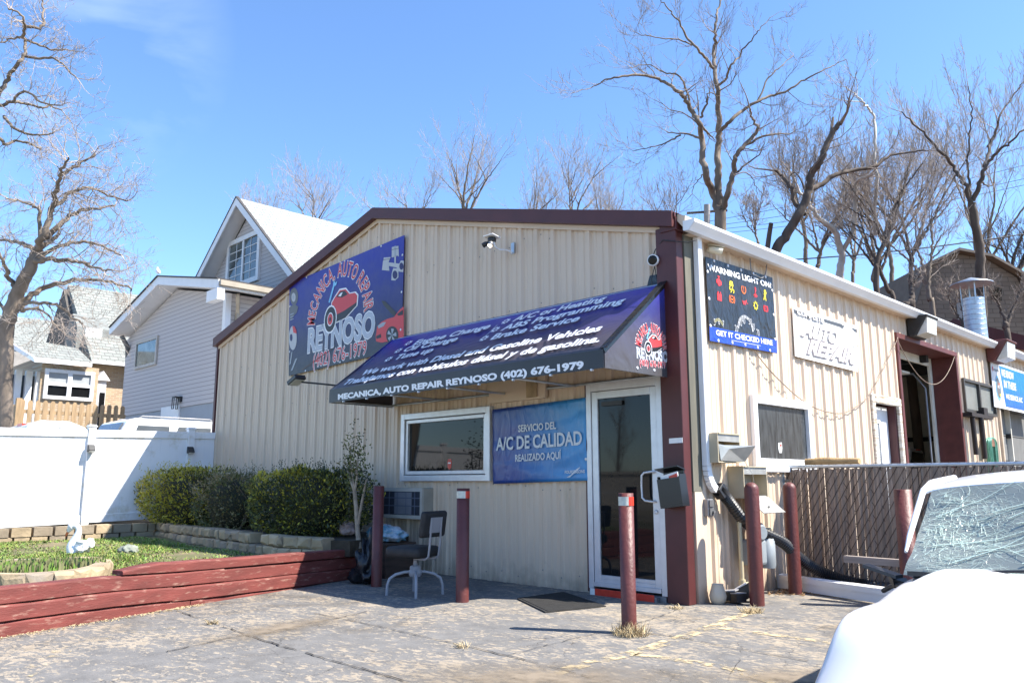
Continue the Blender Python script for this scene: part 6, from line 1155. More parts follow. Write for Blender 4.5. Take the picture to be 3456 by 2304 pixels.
for k, (px, rx, ry, dirv) in enumerate((((960, 2120), 1.3, .45, ((640, 2182), (1161, 2082))), ((1820, 2290), 1.5, .7, ((1300, 2281), (2060, 2290))), ((2700, 2295), .9, .5, ((2500, 2290), (2800, 2300))))):
    c = g0(*px); d = (g0(*dirv[1]) - g0(*dirv[0])).normalized(); n = V((-d.y, d.x, 0)); m.poly([c + d * rx * a + n * ry * b + Z1 * (.012 + .001 * k) for a, b in ((-1, -1), (1, -1), (1, 1), (-1, 1))], k); MUD.append(decal('dry_mud', (.22, .175, .125), .45, 4, soft=.22, edge=(c.x, c.y, rx, ry, math.atan2(d.y, d.x))))
m.build('mud_stains', MUD, kind='structure', fix=False)
m = MB(); rr = random.Random(77)
for k in range(520):       # straw and leaf bits blown against the timbers
    tt = rr.uniform(.9, 3.6); p, z = interp(tt); p2, _ = interp(tt + .05); d = (p2 - p).normalized(); nn = V((d.y, -d.x, 0)); q = p + nn * abs(rr.gauss(.02, .06)) + Z1 * .006; a = rr.random() * TP; e = V((math.cos(a), math.sin(a), rr.uniform(0, .4))) * rr.uniform(.012, .03); w = V((-math.sin(a), math.cos(a), .2)) * .005; m.add([q - e, q + w, q + e, q - w], [(0, 1, 2, 3)])
o = m.build('straw_litter', mat('straw', (.42, .33, .19)), kind='stuff', fix=False); o['label'] = 'dry straw litter blown along the foot of the red timbers'; o['category'] = 'litter'
# ---------------------------------------------------------------- hillside behind
m = MB(); nx = 44; ny = 30
def hz(x, y):
    k = max(0, min(1, (y - 19) / 22)); return -.05 + 7.5 * k * k * (3 - 2 * k) * max(.15, min(1, (x + 34) / 40)) + .25 * math.sin(x * .4) * math.sin(y * .33) * k
for j in range(ny + 1):
    for i in range(nx + 1): x, y = -75 + 150 * i / nx, 18 + 70 * j / ny; m.v.append((x, y, hz(x, y)))
for j in range(ny):
    for i in range(nx): a = j * (nx + 1) + i; m.f.append([a, a + 1, a + nx + 2, a + nx + 1]); m.m.append(0); m.s.append(True)
m.build('hillside', mat('leaf_litter', (.17, .125, .075), .95, var=.45, vs=1.2, bump=.3, bs=5), kind='structure', fix=False)
# ---------------------------------------------------------------- white wrecked car
cx = 4.15; t = thing('wrecked_car', 'white wrecked sedan with shattered windshield at the lower right', 'car', (3.28, -3.2, 0))
CP = mat('white_wreck_paint', (.82, .82, .83), .28, var=.01, coat=.6, bump=.02, bs=3)
st = [(1.4, .70, .78), (.9, .76, .86), (-.5, .78, .86), (-2.6, .79, .86), (-3.0, .80, .86), (-3.3, .81, .87), (-3.74, .772, .88), (-4.1, .73, .90), (-4.26, .67, .925), (-4.44, .58, .935), (-4.55, .52, .93), (-4.68, .45, .90), (-4.82, .38, .83), (-4.94, .34, .72), (-5.0, .22, .65)]
m = MB(); K = 0; rows = []
for y, z, w in st:
    fr = max(0, min(1, (-3.0 - y) / 1.6)); cr = .085 * (1 - .6 * fr) if y < -2.9 else .05
    pr = [(-w * .96, -.05), (-w, .18), (-w * 1.0, z * .55), (-w * .99, z - .07), (-w + .025, z - .022), (-w + .07, z), (-w + .16, z + .018), (-w * .55, z + cr * .62), (-w * .25, z + cr * .92), (0, z + cr)]
    rows.append([V((cx + x, y, zz)) for x, zz in pr] + [V((cx - x, y, zz)) for x, zz in pr[-2::-1]])
from mathutils import noise
for r_ in rows:                       # crash damage: the skin ripples a little near the nose
    for v in r_:
        k = max(0, min(1, (-3.5 - v.y) / .6)); n_ = noise.noise_vector(v * 2.3); v += V((n_.x * .018, n_.y * .02, n_.z * .014)) * k
n_ = len(rows[0]); vs = [v for r_ in rows for v in r_]; m.add(vs, [(i * n_ + j, i * n_ + j + 1, (i + 1) * n_ + j + 1, (i + 1) * n_ + j) for i in range(len(rows) - 1) for j in range(n_ - 1)], 0, True); m.poly(rows[0]); m.poly(rows[-1])
bd = m.build('body', CP, t); sb = bd.modifiers.new('smooth', 'SUBSURF'); sb.levels = sb.render_levels = 2
WB = [(.872, -3.28, .815), (.80, -2.78, 1.205)]    # windshield bottom and top corners, half width
m = MB(); nu, nv = 30, 18; vs = []
def ws(u, v):
    w = WB[0][0] + (WB[1][0] - WB[0][0]) * v - .03; y = WB[0][1] + (WB[1][1] - WB[0][1]) * v; z = WB[0][2] + (WB[1][2] - WB[0][2]) * v; s = 2 * u - 1
    p = V((cx + w * s, y - .16 * (1 - s * s) * (1 - v * .4), z + .045 * (1 - s * s) * v + .02 * (1 - s * s)))
    d = math.exp(-((u - .16) / .13) ** 2 - ((v - .55) / .4) ** 2) * .05 + .02 * noise.noise(V((u * 6, v * 5, 2))); return p + V((0, .62, -.75)) * d
for j in range(nv + 1):
    for i in range(nu + 1): vs.append(ws(i / nu, j / nv))
m.add(vs, [(j * (nu + 1) + i, j * (nu + 1) + i + 1, (j + 1) * (nu + 1) + i + 1, (j + 1) * (nu + 1) + i) for j in range(nv) for i in range(nu)], 0, True)
def crackglass():
    m = bpy.data.materials.new('shattered_glass'); m.use_nodes = True; N = m.node_tree.nodes; L = m.node_tree.links; b = N['Principled BSDF']; b.inputs['Roughness'].default_value = .12; b.inputs['Specular IOR Level'].default_value = .45
    co = N.new('ShaderNodeTexCoord'); n = N.new('ShaderNodeTexNoise'); n.inputs['Scale'].default_value = 3; n.inputs['Detail'].default_value = 3; L.new(co.outputs['Object'], n.inputs[0]); ad = N.new('ShaderNodeMix'); ad.data_type = 'RGBA'; ad.blend_type = 'ADD'; ad.inputs[0].default_value = .22; L.new(co.outputs['Object'], ad.inputs[6]); L.new(n.outputs['Color'], ad.inputs[7]); acc = None
    # density grows towards the struck corner of the glass
    c = ws(.13, .5); dm = N.new('ShaderNodeVectorMath'); dm.operation = 'DISTANCE'; dm.inputs[1].default_value = c; L.new(co.outputs['Object'], dm.inputs[0])
    for s, w, near, k in ((5, .007, 9, .55), (16, .03, .5, .5), (48, .09, .33, .85)):
        mp_ = N.new('ShaderNodeMapping'); mp_.inputs['Rotation'].default_value = (0, R(25), R(20)); mp_.inputs['Scale'].default_value = (.55, 1, 1.5); L.new(ad.outputs[2], mp_.inputs[0])
        v = N.new('ShaderNodeTexVoronoi'); v.feature = 'DISTANCE_TO_EDGE'; v.inputs['Scale'].default_value = s; L.new(mp_.outputs[0], v.inputs['Vector'])
        q = N.new('ShaderNodeMapRange'); q.inputs[1].default_value = 0; q.inputs[2].default_value = w; q.inputs[3].default_value = k; q.inputs[4].default_value = 0; L.new(v.outputs['Distance'], q.inputs[0])
        f = N.new('ShaderNodeMapRange'); f.inputs[1].default_value = near * .35; f.inputs[2].default_value = near; f.inputs[3].default_value = 1; f.inputs[4].default_value = 0; L.new(dm.outputs['Value'], f.inputs[0])
        mu = N.new('ShaderNodeMath'); mu.operation = 'MULTIPLY'; L.new(q.outputs[0], mu.inputs[0]); L.new(f.outputs[0], mu.inputs[1])
        if acc is None: acc = mu.outputs[0]
        else: a_ = N.new('ShaderNodeMath'); a_.operation = 'MAXIMUM'; L.new(acc, a_.inputs[0]); L.new(mu.outputs[0], a_.inputs[1]); acc = a_.outputs[0]
    x = N.new('ShaderNodeMix'); x.data_type = 'RGBA'; x.inputs[6].default_value = (.19, .212, .20, 1); x.inputs[7].default_value = (.48, .60, .53, 1); L.new(acc, x.inputs[0]); L.new(x.outputs[2], b.inputs['Base Color'])
    rr_ = N.new('ShaderNodeMapRange'); rr_.inputs[3].default_value = .08; rr_.inputs[4].default_value = .5; L.new(acc, rr_.inputs[0]); L.new(rr_.outputs[0], b.inputs['Roughness'])
    u = N.new('ShaderNodeBump'); u.inputs['Strength'].default_value = .6; u.inputs['Distance'].default_value = .01; L.new(acc, u.inputs['Height']); L.new(u.outputs[0], b.inputs['Normal']); return m
wsd = m.build('windshield', crackglass(), t)
m = MB(); rr = random.Random(15)
def crack(u0, v0, a, l, w, dep=0):
    P = []; u, v = u0, v0; n_ = 12
    for i in range(n_): P.append(ws(u, v) + V((0, -.006, .005))); a += rr.gauss(0, .07); u += math.cos(a) * l / n_; v += math.sin(a) * l / n_ * 1.6
    P = [p for p in P]
    m.tube(P, [w * (1 - .7 * i / n_) for i in range(n_)], 3, cap=False)
for k in range(13): crack(rr.uniform(.02, .3), rr.uniform(.0, .7), rr.uniform(.05, .75), rr.uniform(.3, .75), rr.choice((.0012, .0018, .0026)))
for k in range(9): crack(rr.uniform(.05, .6), rr.uniform(.2, 1), rr.uniform(-.9, -.2), rr.uniform(.12, .35), rr.choice((.0009, .0014)))
for k in range(150): u_ = abs(rr.gauss(.0, .10)) + .015; crack(u_, rr.uniform(.05, .95), rr.uniform(-.3, 1.9), rr.uniform(.015, .075), .0011)
m.build('cracks', mat('crack_glass', (.62, .76, .68), .2), wsd, fix=False)
# roof and pillars
m = MB(); rows = []
for y, z, w in ((-2.79, 1.205, .80), (-2.72, 1.225, .795), (-2.3, 1.262, .77), (-1.7, 1.28, .75), (-1.0, 1.27, .73), (-.2, 1.2, .70)):
    pr = [(-w - .03, z - .03), (-w, z), (-w + .1, z + .022), (-w * .5, z + .05), (0, z + .06)]; rows.append([V((cx + x, y, zz)) for x, zz in pr] + [V((cx - x, y, zz)) for x, zz in pr[-2::-1]])
n_ = len(rows[0]); m.add([v for r_ in rows for v in r_], [(i * n_ + j, i * n_ + j + 1, (i + 1) * n_ + j + 1, (i + 1) * n_ + j) for i in range(len(rows) - 1) for j in range(n_ - 1)], 0, True); rfo = m.build('roof', CP, t, fix=False); s_ = rfo.modifiers.new('thickness', 'SOLIDIFY'); s_.thickness = .02; s_.offset = -1; s_ = rfo.modifiers.new('smooth', 'SUBSURF'); s_.levels = s_.render_levels = 2
for s in (-1, 1):
    m = MB(); m.tube([V((cx + s * .85, -3.14, .91)), V((cx + s * .843, -3.06, .98)), V((cx + s * .832, -2.94, 1.07)), V((cx + s * .815, -2.77, 1.2)), V((cx + s * .80, -2.6, 1.24)), V((cx + s * .775, -2.0, 1.27))], [.008, .014, .016, .016, .02, .02], 8); m.build('pillar', CP, t, fix=False); m = MB(); m.tube([V((cx + s * .83, -.95, .8)), V((cx + s * .76, -.8, 1.24))], .04, 8); m.build('pillar', CP, t, fix=False); m = MB(); m.tube([V((cx + s * .83, 1.0, .8)), V((cx + s * .72, -.2, 1.21))], .05, 8); m.build('pillar', CP, t, fix=False)
    m = MB(); m.prism([(cx + s * .835, -3.1, .83), (cx + s * .835, -1.0, .83), (cx + s * .775, -1.0, 1.22), (cx + s * .80, -2.7, 1.18)], (-s * .008, 0, 0)); m.build('side_window', TINT, t)
m = MB(); m.prism([(cx - .7, 1.0, .82), (cx + .7, 1.0, .82), (cx + .66, -.2, 1.2), (cx - .66, -.2, 1.2)], (0, .004, .006)); m.build('rear_window', TINT, t)
for s in (-1, 1):
    m = MB(); m.lathe([(.0, -.02), (.09, 0), (.12, .04), (.11, .1), (0, .1)], (cx + s * .5, -4.97, .42), 16, axis=(0, 1, 0), close=False); m.build('headlight', mat('headlight', (.4, .42, .45), .1), t)
m = MB(); m.box((cx - .35, -5.03, .15), (cx + .35, -5.005, .30)); m.build('grille', DARK, t)
for x in (cx - .8, cx + .8):
    for y in (-4.28, -.4): m = MB(); m.lathe([(.18, -.1), (.29, -.11), (.3, -.07), (.3, .07), (.29, .1), (.18, .1)], (x, y, .22), 22, axis=(1, 0, 0)); m.build('wheel', BLACK, t)
m = MB()
for s in (-1, 1):
    vs = [V((cx + s * .90, -4.28 + .3 * math.cos(a), .16 + .3 * math.sin(a))) for a in [i * math.pi / 14 for i in range(15)]]; m.poly(vs if s > 0 else vs[::-1])
m.build('wheel_arch', BLACK, t, fix=False)
m = MB(); p0_, p1_ = V((cx - .90, -3.12, .79)), V((cx - 1.08, -2.95, .815)); m.obox((p0_ + p1_) / 2, ((p1_ - p0_) / 2 * 1.1, V((.015, .012, .002)), V((0, .002, .008)))); m.obox(V((cx - .90, -3.08, .755)), ((.035, .03, -.01), (-.015, .02, .01), (0, -.008, .02))); m.tube([V((cx - .86, -3.2, .76)), V((cx - .95, -3.05, .73)), V((cx - 1.0, -3.0, .70))], .012, 6); m.build('broken_mirror', DARK, t)
m = MB(); m.prism([(cx - .80, -3.40, .845), (cx + .80, -3.40, .845), (cx + .80, -3.1, .79), (cx - .80, -3.1, .79)], (0, 0, -.02)); m.build('cowl', DARK, t)
for x0, x1 in ((-.62, -.05), (.05, .68)): m = MB(); m.tube([ws(.5 + x0 / 1.6, .02) + V((0, -.03, .02)), ws(.5 + x1 / 1.6, .10) + V((0, -.02, .015))], .007, 5); m.build('wiper', DARK, t)
# bonnet sprung open and buckled: its near edge is bent down over the wing
base_ = V((3.28, -3.2, 0)); inv = Matrix.Rotation(-R(8.6), 3, 'Z'); lc_ = lambda p: base_ + inv @ (p - base_)
EDGE = [lc_(at(x, y, 0, X)) for x, y, X in ((3185, 1912, 3.50), (3110, 1942, 3.48), (3044, 1976, 3.47), (2985, 2012, 3.46), (2942, 2036, 3.455), (2906, 2046, 3.45), (2872, 2056, 3.44), (2834, 2080, 3.43), (2806, 2135, 3.43), (2784, 2200, 3.43), (2760, 2262, 3.43), (2737, 2310, 3.44), (2715, 2370, 3.46), (2705, 2430, 3.50))]
NE = len(EDGE) - 1
YC = [-3.30 - 1.75 * (i / NE) ** .85 for i in range(NE + 1)]; ZC_ = [.852 - .02 * i / NE - .26 * (i / NE) ** 4 for i in range(NE + 1)]
m = MB(); nu = 28; vs = []
for i, e in enumerate(EDGE):
    for j in range(nu + 1):
        u = j / nu; s = 2 * u - 1; ex = e.x - cx; f = 1 - abs(s) ** (1.6 + .7 * min(1, i / 8))
        zz = (e.z if s < 0 else e.z * .99) + (ZC_[i] - e.z) * f; yy = e.y + (YC[i] - e.y) * (1 - s * s) ** .8
        if s < 0: zz += .012 * math.exp(-((s + .72) / .16) ** 2) * (1 - i / NE) - .010 * math.exp(-((s + .42) / .15) ** 2) * (1 - i / NE)
        vs.append(V((cx + ex * -s, yy, zz + .006 * noise.noise(V((s * 3, i * .5, 1))))))
m.add(vs, [(i * (nu + 1) + j, i * (nu + 1) + j + 1, (i + 1) * (nu + 1) + j + 1, (i + 1) * (nu + 1) + j) for i in range(len(EDGE) - 1) for j in range(nu)], 0, True)
hd = m.build('hood', CP, t, fix=False); k = hd.modifiers.new('thickness', 'SOLIDIFY'); k.thickness = .012; k.offset = 1; k = hd.modifiers.new('smooth', 'SUBSURF'); k.levels = k.render_levels = 1
t.rotation_euler = (0, 0, R(8.6))
# ---------------------------------------------------------------- bare trees
BARK = mat('grey_bark', (.17, .135, .105), .9, var=.35, vs=5, bump=.5, bs=25, stretch=(1, 1, .25)); BARKD = mat('dark_bark', (.085, .065, .052), .9, var=.35, vs=5, bump=.5, bs=25, stretch=(1, 1, .25)); BARKW = mat('pale_bark', (.46, .42, .37), .8, var=.25, vs=3, bump=.3); TWIG = mat('twig', (.24, .195, .165), .9, var=.25, vs=2); TWIGD = mat('twig_dark', (.125, .095, .08), .9, var=.25, vs=2); TWIGR = mat('twig_pale', (.36, .30, .255), .9, var=.2, vs=2)
class Tree:
    def __init__(s, name, lab, base, bark, twig, seed, group='bare winter trees'):
        s.t = thing(name, lab, 'tree', base, group); s.rr = random.Random(seed); s.tr = MB(); s.cr = MB(); s.bark = bark; s.twig = twig; s.rmin = (V(base) - CAM).length * (.00011 if 'far' in group else .00014); s.k = .9 if 'gnarled' in group else .6
    def limb(s, pts, r0, r1, n=8, jag=.0):
        p = smooth_path(pts, 5) if len(pts) > 2 else [V(q) for q in pts]; L_ = len(p)
        if jag: p = [q + V((s.rr.gauss(0, jag), s.rr.gauss(0, jag), s.rr.gauss(0, jag * .6))) if 0 < i else q for i, q in enumerate(p)]
        r0 *= s.k; r1 *= s.k
        s.tr.tube(p, [max(s.rmin, r0 + (r1 - r0) * i / (L_ - 1)) for i in range(L_)], n); return p, r0, r1
    def grow(s, p, d, ln, r, lvl, maxl, up=.12, wig=.28, dens=1.0, spread=.9):
        rr = s.rr; n = 3 if lvl >= maxl else 5; pts = [p]; q = p; step = ln / n; dirs = []
        for i in range(n):
            d = (d + V((rr.gauss(0, wig), rr.gauss(0, wig), rr.gauss(0, wig) + up))).normalized(); q = q + d * step; pts.append(q); dirs.append(d)
        mb = s.tr if lvl == 0 else s.cr; mb.tube(pts, [max(s.rmin, r * (1 - .75 * i / n)) for i in range(n + 1)], 5 if r > .02 else 3, cap=False, sm=True)
        if lvl >= maxl: return
        k = max(1, int(round(dens * (rr.uniform(3.0, 4.6) if lvl < 2 else rr.uniform(2.4, 4.2)))))
        for j in range(k):
            f = rr.uniform(.22, 1.0); i = min(n - 1, int(f * n)); pp = pts[i] + (pts[i + 1] - pts[i]) * (f * n - i); dd = dirs[i]; o = dd.orthogonal().normalized(); o.rotate(Matrix.Rotation(rr.random() * TP, 3, dd)); nd = (dd + o * rr.uniform(.45, 1.1) * spread).normalized()
            s.grow(pp, nd, ln * rr.uniform(.42, .72) * (1 - .25 * f), r * (1 - .7 * f) * rr.uniform(.5, .75), lvl + 1, maxl, up, wig, dens, spread)
        s.grow(pts[-1], d, ln * rr.uniform(.45, .65), r * .26, lvl + 1, maxl, up, wig, dens, spread)
    def sprout(s, limb, n, ln, maxl, f0=.15, up=.15, wig=.25, dens=1.0, spread=.9, rs=.45, side=None):
        p, r0, r1 = limb; rr = s.rr; L_ = len(p) - 1
        for k in range(n):
            f = f0 + (1 - f0) * (k + rr.random()) / n; i = min(L_ - 1, int(f * L_)); u = f * L_ - i; q = p[i] + (p[i + 1] - p[i]) * u; d = (p[i + 1] - p[i]).normalized(); o = d.orthogonal().normalized(); o.rotate(Matrix.Rotation(rr.random() * TP, 3, d)); r = r0 + (r1 - r0) * f
            nd = (d * rr.uniform(.3, 1) + o * rr.uniform(.5, 1.1) * spread).normalized(); s.grow(q, nd, ln * rr.uniform(.55, 1.15) * (1 - .35 * f), max(.008, min(r * rs, ln * .013)), 1, maxl, up, wig, dens, spread)
        d = (p[-1] - p[-2]).normalized(); s.grow(p[-1], d, ln * .7, r1 * .9, 1, maxl, up, wig, dens, spread)
    def done(s):
        s.tr.build('trunk', s.bark, s.t, fix=False); s.cr.build('crown', s.twig, s.t, fix=False); return s.t
ZC = lambda x, y: (1900 + x * .6616, y * .6616)
def lift(pts, d, seed, zc=ZC, var=.05):     # the limbs in the round: each wanders nearer or farther from the trunk
    rr = random.Random(seed); w = 0; out = []; tr_ = rr.uniform(-1, 1) * var
    for i, p in enumerate(pts): out.append(atd(*zc(*p), d * (1 + tr_ * i / max(1, len(pts) - 1) + (rr.gauss(0, var * .15) if i else 0)))); 
    return out
def link(a, pts): pts[0] = V(a); return pts
# tall tree behind the gable
D = 24.0; T = Tree('bare_tree', 'tall forked bare tree standing against the blue sky behind the roof corner', atd(2432, 900, D), BARK, TWIG, 5)
b0 = atd(2432, 1000, D); fork = atd(*ZC(803, 1075), D)
T.limb([b0, atd(*ZC(803, 1165), D), fork], .30, .27, 12)
LA = lift([(796, 1075), (765, 980), (730, 900), (712, 800), (708, 700), (690, 630), (655, 560), (615, 490), (570, 455), (500, 410), (400, 380), (280, 390), (200, 420), (140, 450)], D, 1); la = T.limb(LA, .19, .02, 9, .02)
lb = T.limb(lift([(800, 1075), (792, 960), (790, 850), (792, 740), (795, 640), (790, 540), (785, 440), (775, 350), (770, 270), (775, 180), (780, 90), (800, 20), (810, -60)], D, 2), .20, .03, 9, .02)
lc = T.limb(lift([(812, 1075), (840, 980), (865, 890), (880, 800), (930, 740), (975, 690), (990, 650), (965, 600), (955, 550)], D, 3), .16, .04, 9, .02)
l2 = [T.limb(lift(p, D, 10 + i), r0, .015, 7, .02) for i, (p, r0) in enumerate((([(930, 740), (1040, 690), (1150, 685), (1190, 660)], .07), ([(800, 670), (850, 620), (920, 560), (990, 520), (1060, 490), (1150, 460), (1230, 410), (1310, 370), (1390, 330), (1450, 300)], .10), ([(700, 600), (735, 530), (740, 480), (780, 480)], .07), ([(770, 350), (730, 300), (680, 245), (620, 170), (590, 110), (545, 50), (500, 0), (470, -50)], .08), ([(785, 440), (830, 400), (860, 330), (900, 290), (960, 210), (1000, 150), (1060, 90)], .07), ([(700, 705), (640, 685), (580, 680), (515, 665)], .07), ([(600, 690), (540, 720), (470, 745), (360, 770)], .05), ([(655, 560), (620, 430), (580, 380), (520, 370), (430, 330), (330, 350)], .06), ([(665, 230), (590, 205), (470, 190), (370, 170)], .045), ([(690, 625), (730, 670), (780, 720)], .10), ([(990, 520), (1050, 400), (1110, 340), (1180, 280)], .05), ([(870, 890), (930, 840), (1000, 790), (1030, 720)], .06), ([(860, 900), (930, 880), (980, 930), (990, 990)], .035), ([(715, 890), (680, 930), (650, 1000)], .03)))]
T.sprout(la, 12, 1.9, 3, .3, up=.10, wig=.16); T.sprout(lb, 9, 1.7, 3, .4, up=.16, wig=.16); T.sprout(lc, 9, 1.5, 3, .3, wig=.16)
for l in l2: T.sprout(l, 6, 1.4, 3, .25, up=.12, wig=.16)
T.done()
# leaning broken tree
D = 22.0; T = Tree('bare_tree', 'leaning dark tree with a broken top right of the tall tree', atd(2600, 1000, D), BARKD, TWIG, 6)
lm = T.limb([atd(2560, 1060, D)] + lift([(1085, 1285), (1140, 1200), (1200, 1100), (1240, 1020), (1255, 960), (1270, 880), (1310, 830), (1340, 760), (1370, 690), (1395, 650), (1415, 628)], D, 21, var=.02), .24, .10, 10, .015); T.limb(lift([(1340, 760), (1365, 690), (1372, 640), (1378, 600)], D, 23, var=.01), .09, .05, 7)
lr = T.limb(lift([(1255, 965), (1320, 940), (1390, 890), (1480, 870), (1580, 850), (1660, 800), (1750, 780), (1850, 765)], D, 22), .13, .03, 8, .02); ll = T.limb(lift([(1240, 1095), (1180, 1030), (1155, 950), (1110, 890), (1080, 870)], D, 24), .11, .06, 7, .02); l3 = T.limb(lift([(1235, 970), (1210, 910), (1180, 880), (1150, 910)], D, 26), .05, .02, 6)
T.limb(lift([(1040, 1290), (1052, 1200), (1062, 1138)], D, 25, var=.01), .12, .10, 8)
for l, n_ in ((lm, 9), (lr, 14), (ll, 8), (l3, 4)): T.sprout(l, n_, 1.4, 3, .3, up=.15, wig=.17)
T.done()
D = 25.0; T = Tree('bare_tree', 'pale barked tree with a high bleached limb behind the gutter', atd(2835, 1000, D), BARKW, TWIGR, 7)
a = T.limb([atd(2835, 1060, D)] + lift([(1415, 1400), (1420, 1300), (1385, 1180), (1310, 1120), (1270, 1060), (1225, 1000), (1190, 940)], D, 31, var=.03), .22, .05, 9, .02); b = T.limb(lift([(1420, 1290), (1480, 1180), (1490, 1000), (1500, 930), (1580, 880)], D, 32), .13, .06, 8, .02); c = T.limb(lift([(1590, 1200), (1595, 970), (1595, 850), (1590, 700), (1585, 600), (1560, 560), (1530, 520), (1490, 480), (1440, 440)], D, 33), .11, .02, 7, .02); e = T.limb(lift([(1530, 520), (1450, 515), (1380, 500)], D, 34), .03, .01, 5); f = T.limb(lift([(1500, 490), (1500, 430), (1490, 370)], D, 35), .03, .01, 5)
for l, n_ in ((a, 8), (b, 6), (c, 6), (e, 3), (f, 3)): T.sprout(l, n_, 1.1, 3, .35, up=.15, wig=.17)
T.done()
# right hand forked tree on the bank
D = 21.0; T = Tree('bare_tree', 'dark forked tree on the bank above the flue', atd(3308, 1000, D), BARKD, TWIGR, 9)
T.limb([atd(3315, 1120, D)] + lift([(2130, 1420), (2130, 1300), (2110, 1180), (2085, 1030)], D, 41, var=.01), .21, .16, 10, .01)
ls = [T.limb(lift(p, D, 50 + i), r0, .02, 8, .02) for i, (p, r0) in enumerate((([(2085, 1030), (2040, 930), (1990, 850), (1930, 780), (1850, 690), (1780, 620), (1730, 570)], .10), ([(2090, 1025), (2130, 930), (2150, 860), (2190, 800), (2250, 750), (2320, 690), (2400, 620)], .11), ([(2150, 850), (2170, 760), (2200, 690), (2230, 600), (2290, 500), (2352, 420)], .08), ([(2078, 1000), (2065, 900), (2065, 790), (2080, 680), (2085, 560), (2070, 440)], .06), ([(2135, 930), (2180, 950), (2205, 930)], .04)))]
for l in ls[:4]: T.sprout(l, 12, 1.35, 3, .25, up=.2, spread=.7, wig=.15)
T.done()
# tangle of trees behind the shop
def gen(lab, px, top, d, seed, bark, twig, lean=0, fork=3, dens=1.0, thick=.16, maxl=3, name='bare_tree', grp='bare winter trees', up=.14, ln=None, spread=.8, nl=6, wide=.5):
    base = atd(px[0], px[1], d); h = (px[1] - top) / FL * d * (1.12 if 'far' in grp else 1.12); T = Tree(name, lab, base, bark, twig, seed, grp); rr = T.rr
    th = h * rr.uniform(.25, .45) if 'far' in grp else h * rr.uniform(.12, .28); ax = V((RX.x, RX.y, 0)).normalized(); ay = V((-ax.y, ax.x, 0)); tp = base + ax * (lean * th) + Z1 * th
    T.limb([base - Z1 * 4, base, base + ax * (lean * th * .4 + rr.gauss(0, .05)) + Z1 * th * .5, tp], thick, thick * .75, 8, .01)
    for k in range(fork):
        a = math.pi * (k + .5) / fork + rr.uniform(-.3, .3); sp = wide * rr.uniform(.7, 1.3); P = [tp]; dd = (ax * (math.cos(a) * sp + lean) + ay * (rr.gauss(0, .35) * sp) + Z1).normalized(); L_ = (h - th) * rr.uniform(.75, 1.0) * (1 if abs(math.cos(a)) < .6 else .85); n_ = 6
        for i in range(n_): dd = (dd + V((rr.gauss(0, .13), rr.gauss(0, .13), .05))).normalized(); P.append(P[-1] + dd * L_ * .78 / n_)
        l = T.limb(P, thick * .6, thick * .12, 7, .012); T.sprout(l, nl, ln or h * .24, maxl, .12, up=up, dens=dens, spread=spread, wig=.17)
        for q in range(2):       # a secondary limb off the main one
            i = rr.randrange(5, len(l[0]) - 8); s0 = l[0][i]; d2 = (dd + ax * rr.uniform(-.9, .9) + ay * rr.gauss(0, .4)).normalized(); Q = [s0]
            for j in range(4): d2 = (d2 + V((rr.gauss(0, .15), rr.gauss(0, .15), .08))).normalized(); Q.append(Q[-1] + d2 * L_ * .4 / 4)
            T.sprout(T.limb(Q, thick * .3, thick * .07, 6, .01), 5, (ln or h * .24) * .8, maxl, .2, up=up, dens=dens, spread=spread, wig=.17)
    return T.done()
gen('slim dark tree leaning right among the tangle behind the gutter', (2960, 960), 290, 24, 61, BARKD, TWIG, .25, 3, thick=.15)
gen('grey many branched tree between the pale tree and the leaning tree', (2720, 900), 390, 30, 62, BARK, TWIG, .0, 4, thick=.15)
gen('thin twiggy tree with fine purple grey crown above the gutter', (3080, 1010), 330, 28, 63, BARKD, TWIGR, .05, 4, thick=.16, dens=.95)
gen('low bushy tree right behind the gutter beside the flue', (3150, 1060), 620, 20, 64, BARK, TWIGR, -.1, 4, thick=.12)
gen('dense bushy tree at the right edge beside the brown house', (3440, 1010), 680, 30, 65, BARKD, TWIGD, -.15, 5, thick=.2, dens=.95)
gen('dark stem growing before the brown house wall', (3400, 1130), 860, 20, 66, BARKD, TWIG, .1, 2, thick=.13)
gen('thin tree growing in front of the brown house door', (3250, 1120), 880, 21, 67, BARKD, TWIG, .0, 2, thick=.07)
gen('upright grey tree with fine crown left of the flue', (3010, 980), 420, 32, 68, BARK, TWIGR, .0, 4, thick=.17)
gen('slender sapling tree in the tangle left of the leaning broken tree', (2560, 850), 620, 26, 69, BARK, TWIGR, -.1, 3, thick=.07)
gen('broken stumped tree leaning low over the gutter by the flue', (3060, 1070), 870, 19, 70, BARKD, TWIG, .35, 1, thick=.19, nl=5)
gen('low twiggy tree behind the gutter under the pale limb', (2880, 960), 520, 27, 71, BARK, TWIG, .1, 4, thick=.11)
gen('wide grey tree filling the gap between the pale tree and the flue', (2960, 990), 330, 31, 72, BARK, TWIGR, .05, 4, thick=.18, nl=7, wide=.55, dens=.85)
gen('fine crowned tree behind the forked tree at the right', (3350, 1050), 260, 33, 73, BARK, TWIGR, -.05, 4, thick=.18, nl=7, wide=.55, dens=.85)
gen('leaning twiggy tree low behind the gutter right of the pale tree', (3020, 1040), 600, 24, 74, BARKD, TWIGR, -.3, 4, thick=.13, wide=.7)
gen('thicket tree between the leaning tree and the pale tree', (2760, 940), 520, 28, 75, BARK, TWIG, .15, 5, thick=.14, wide=.75)
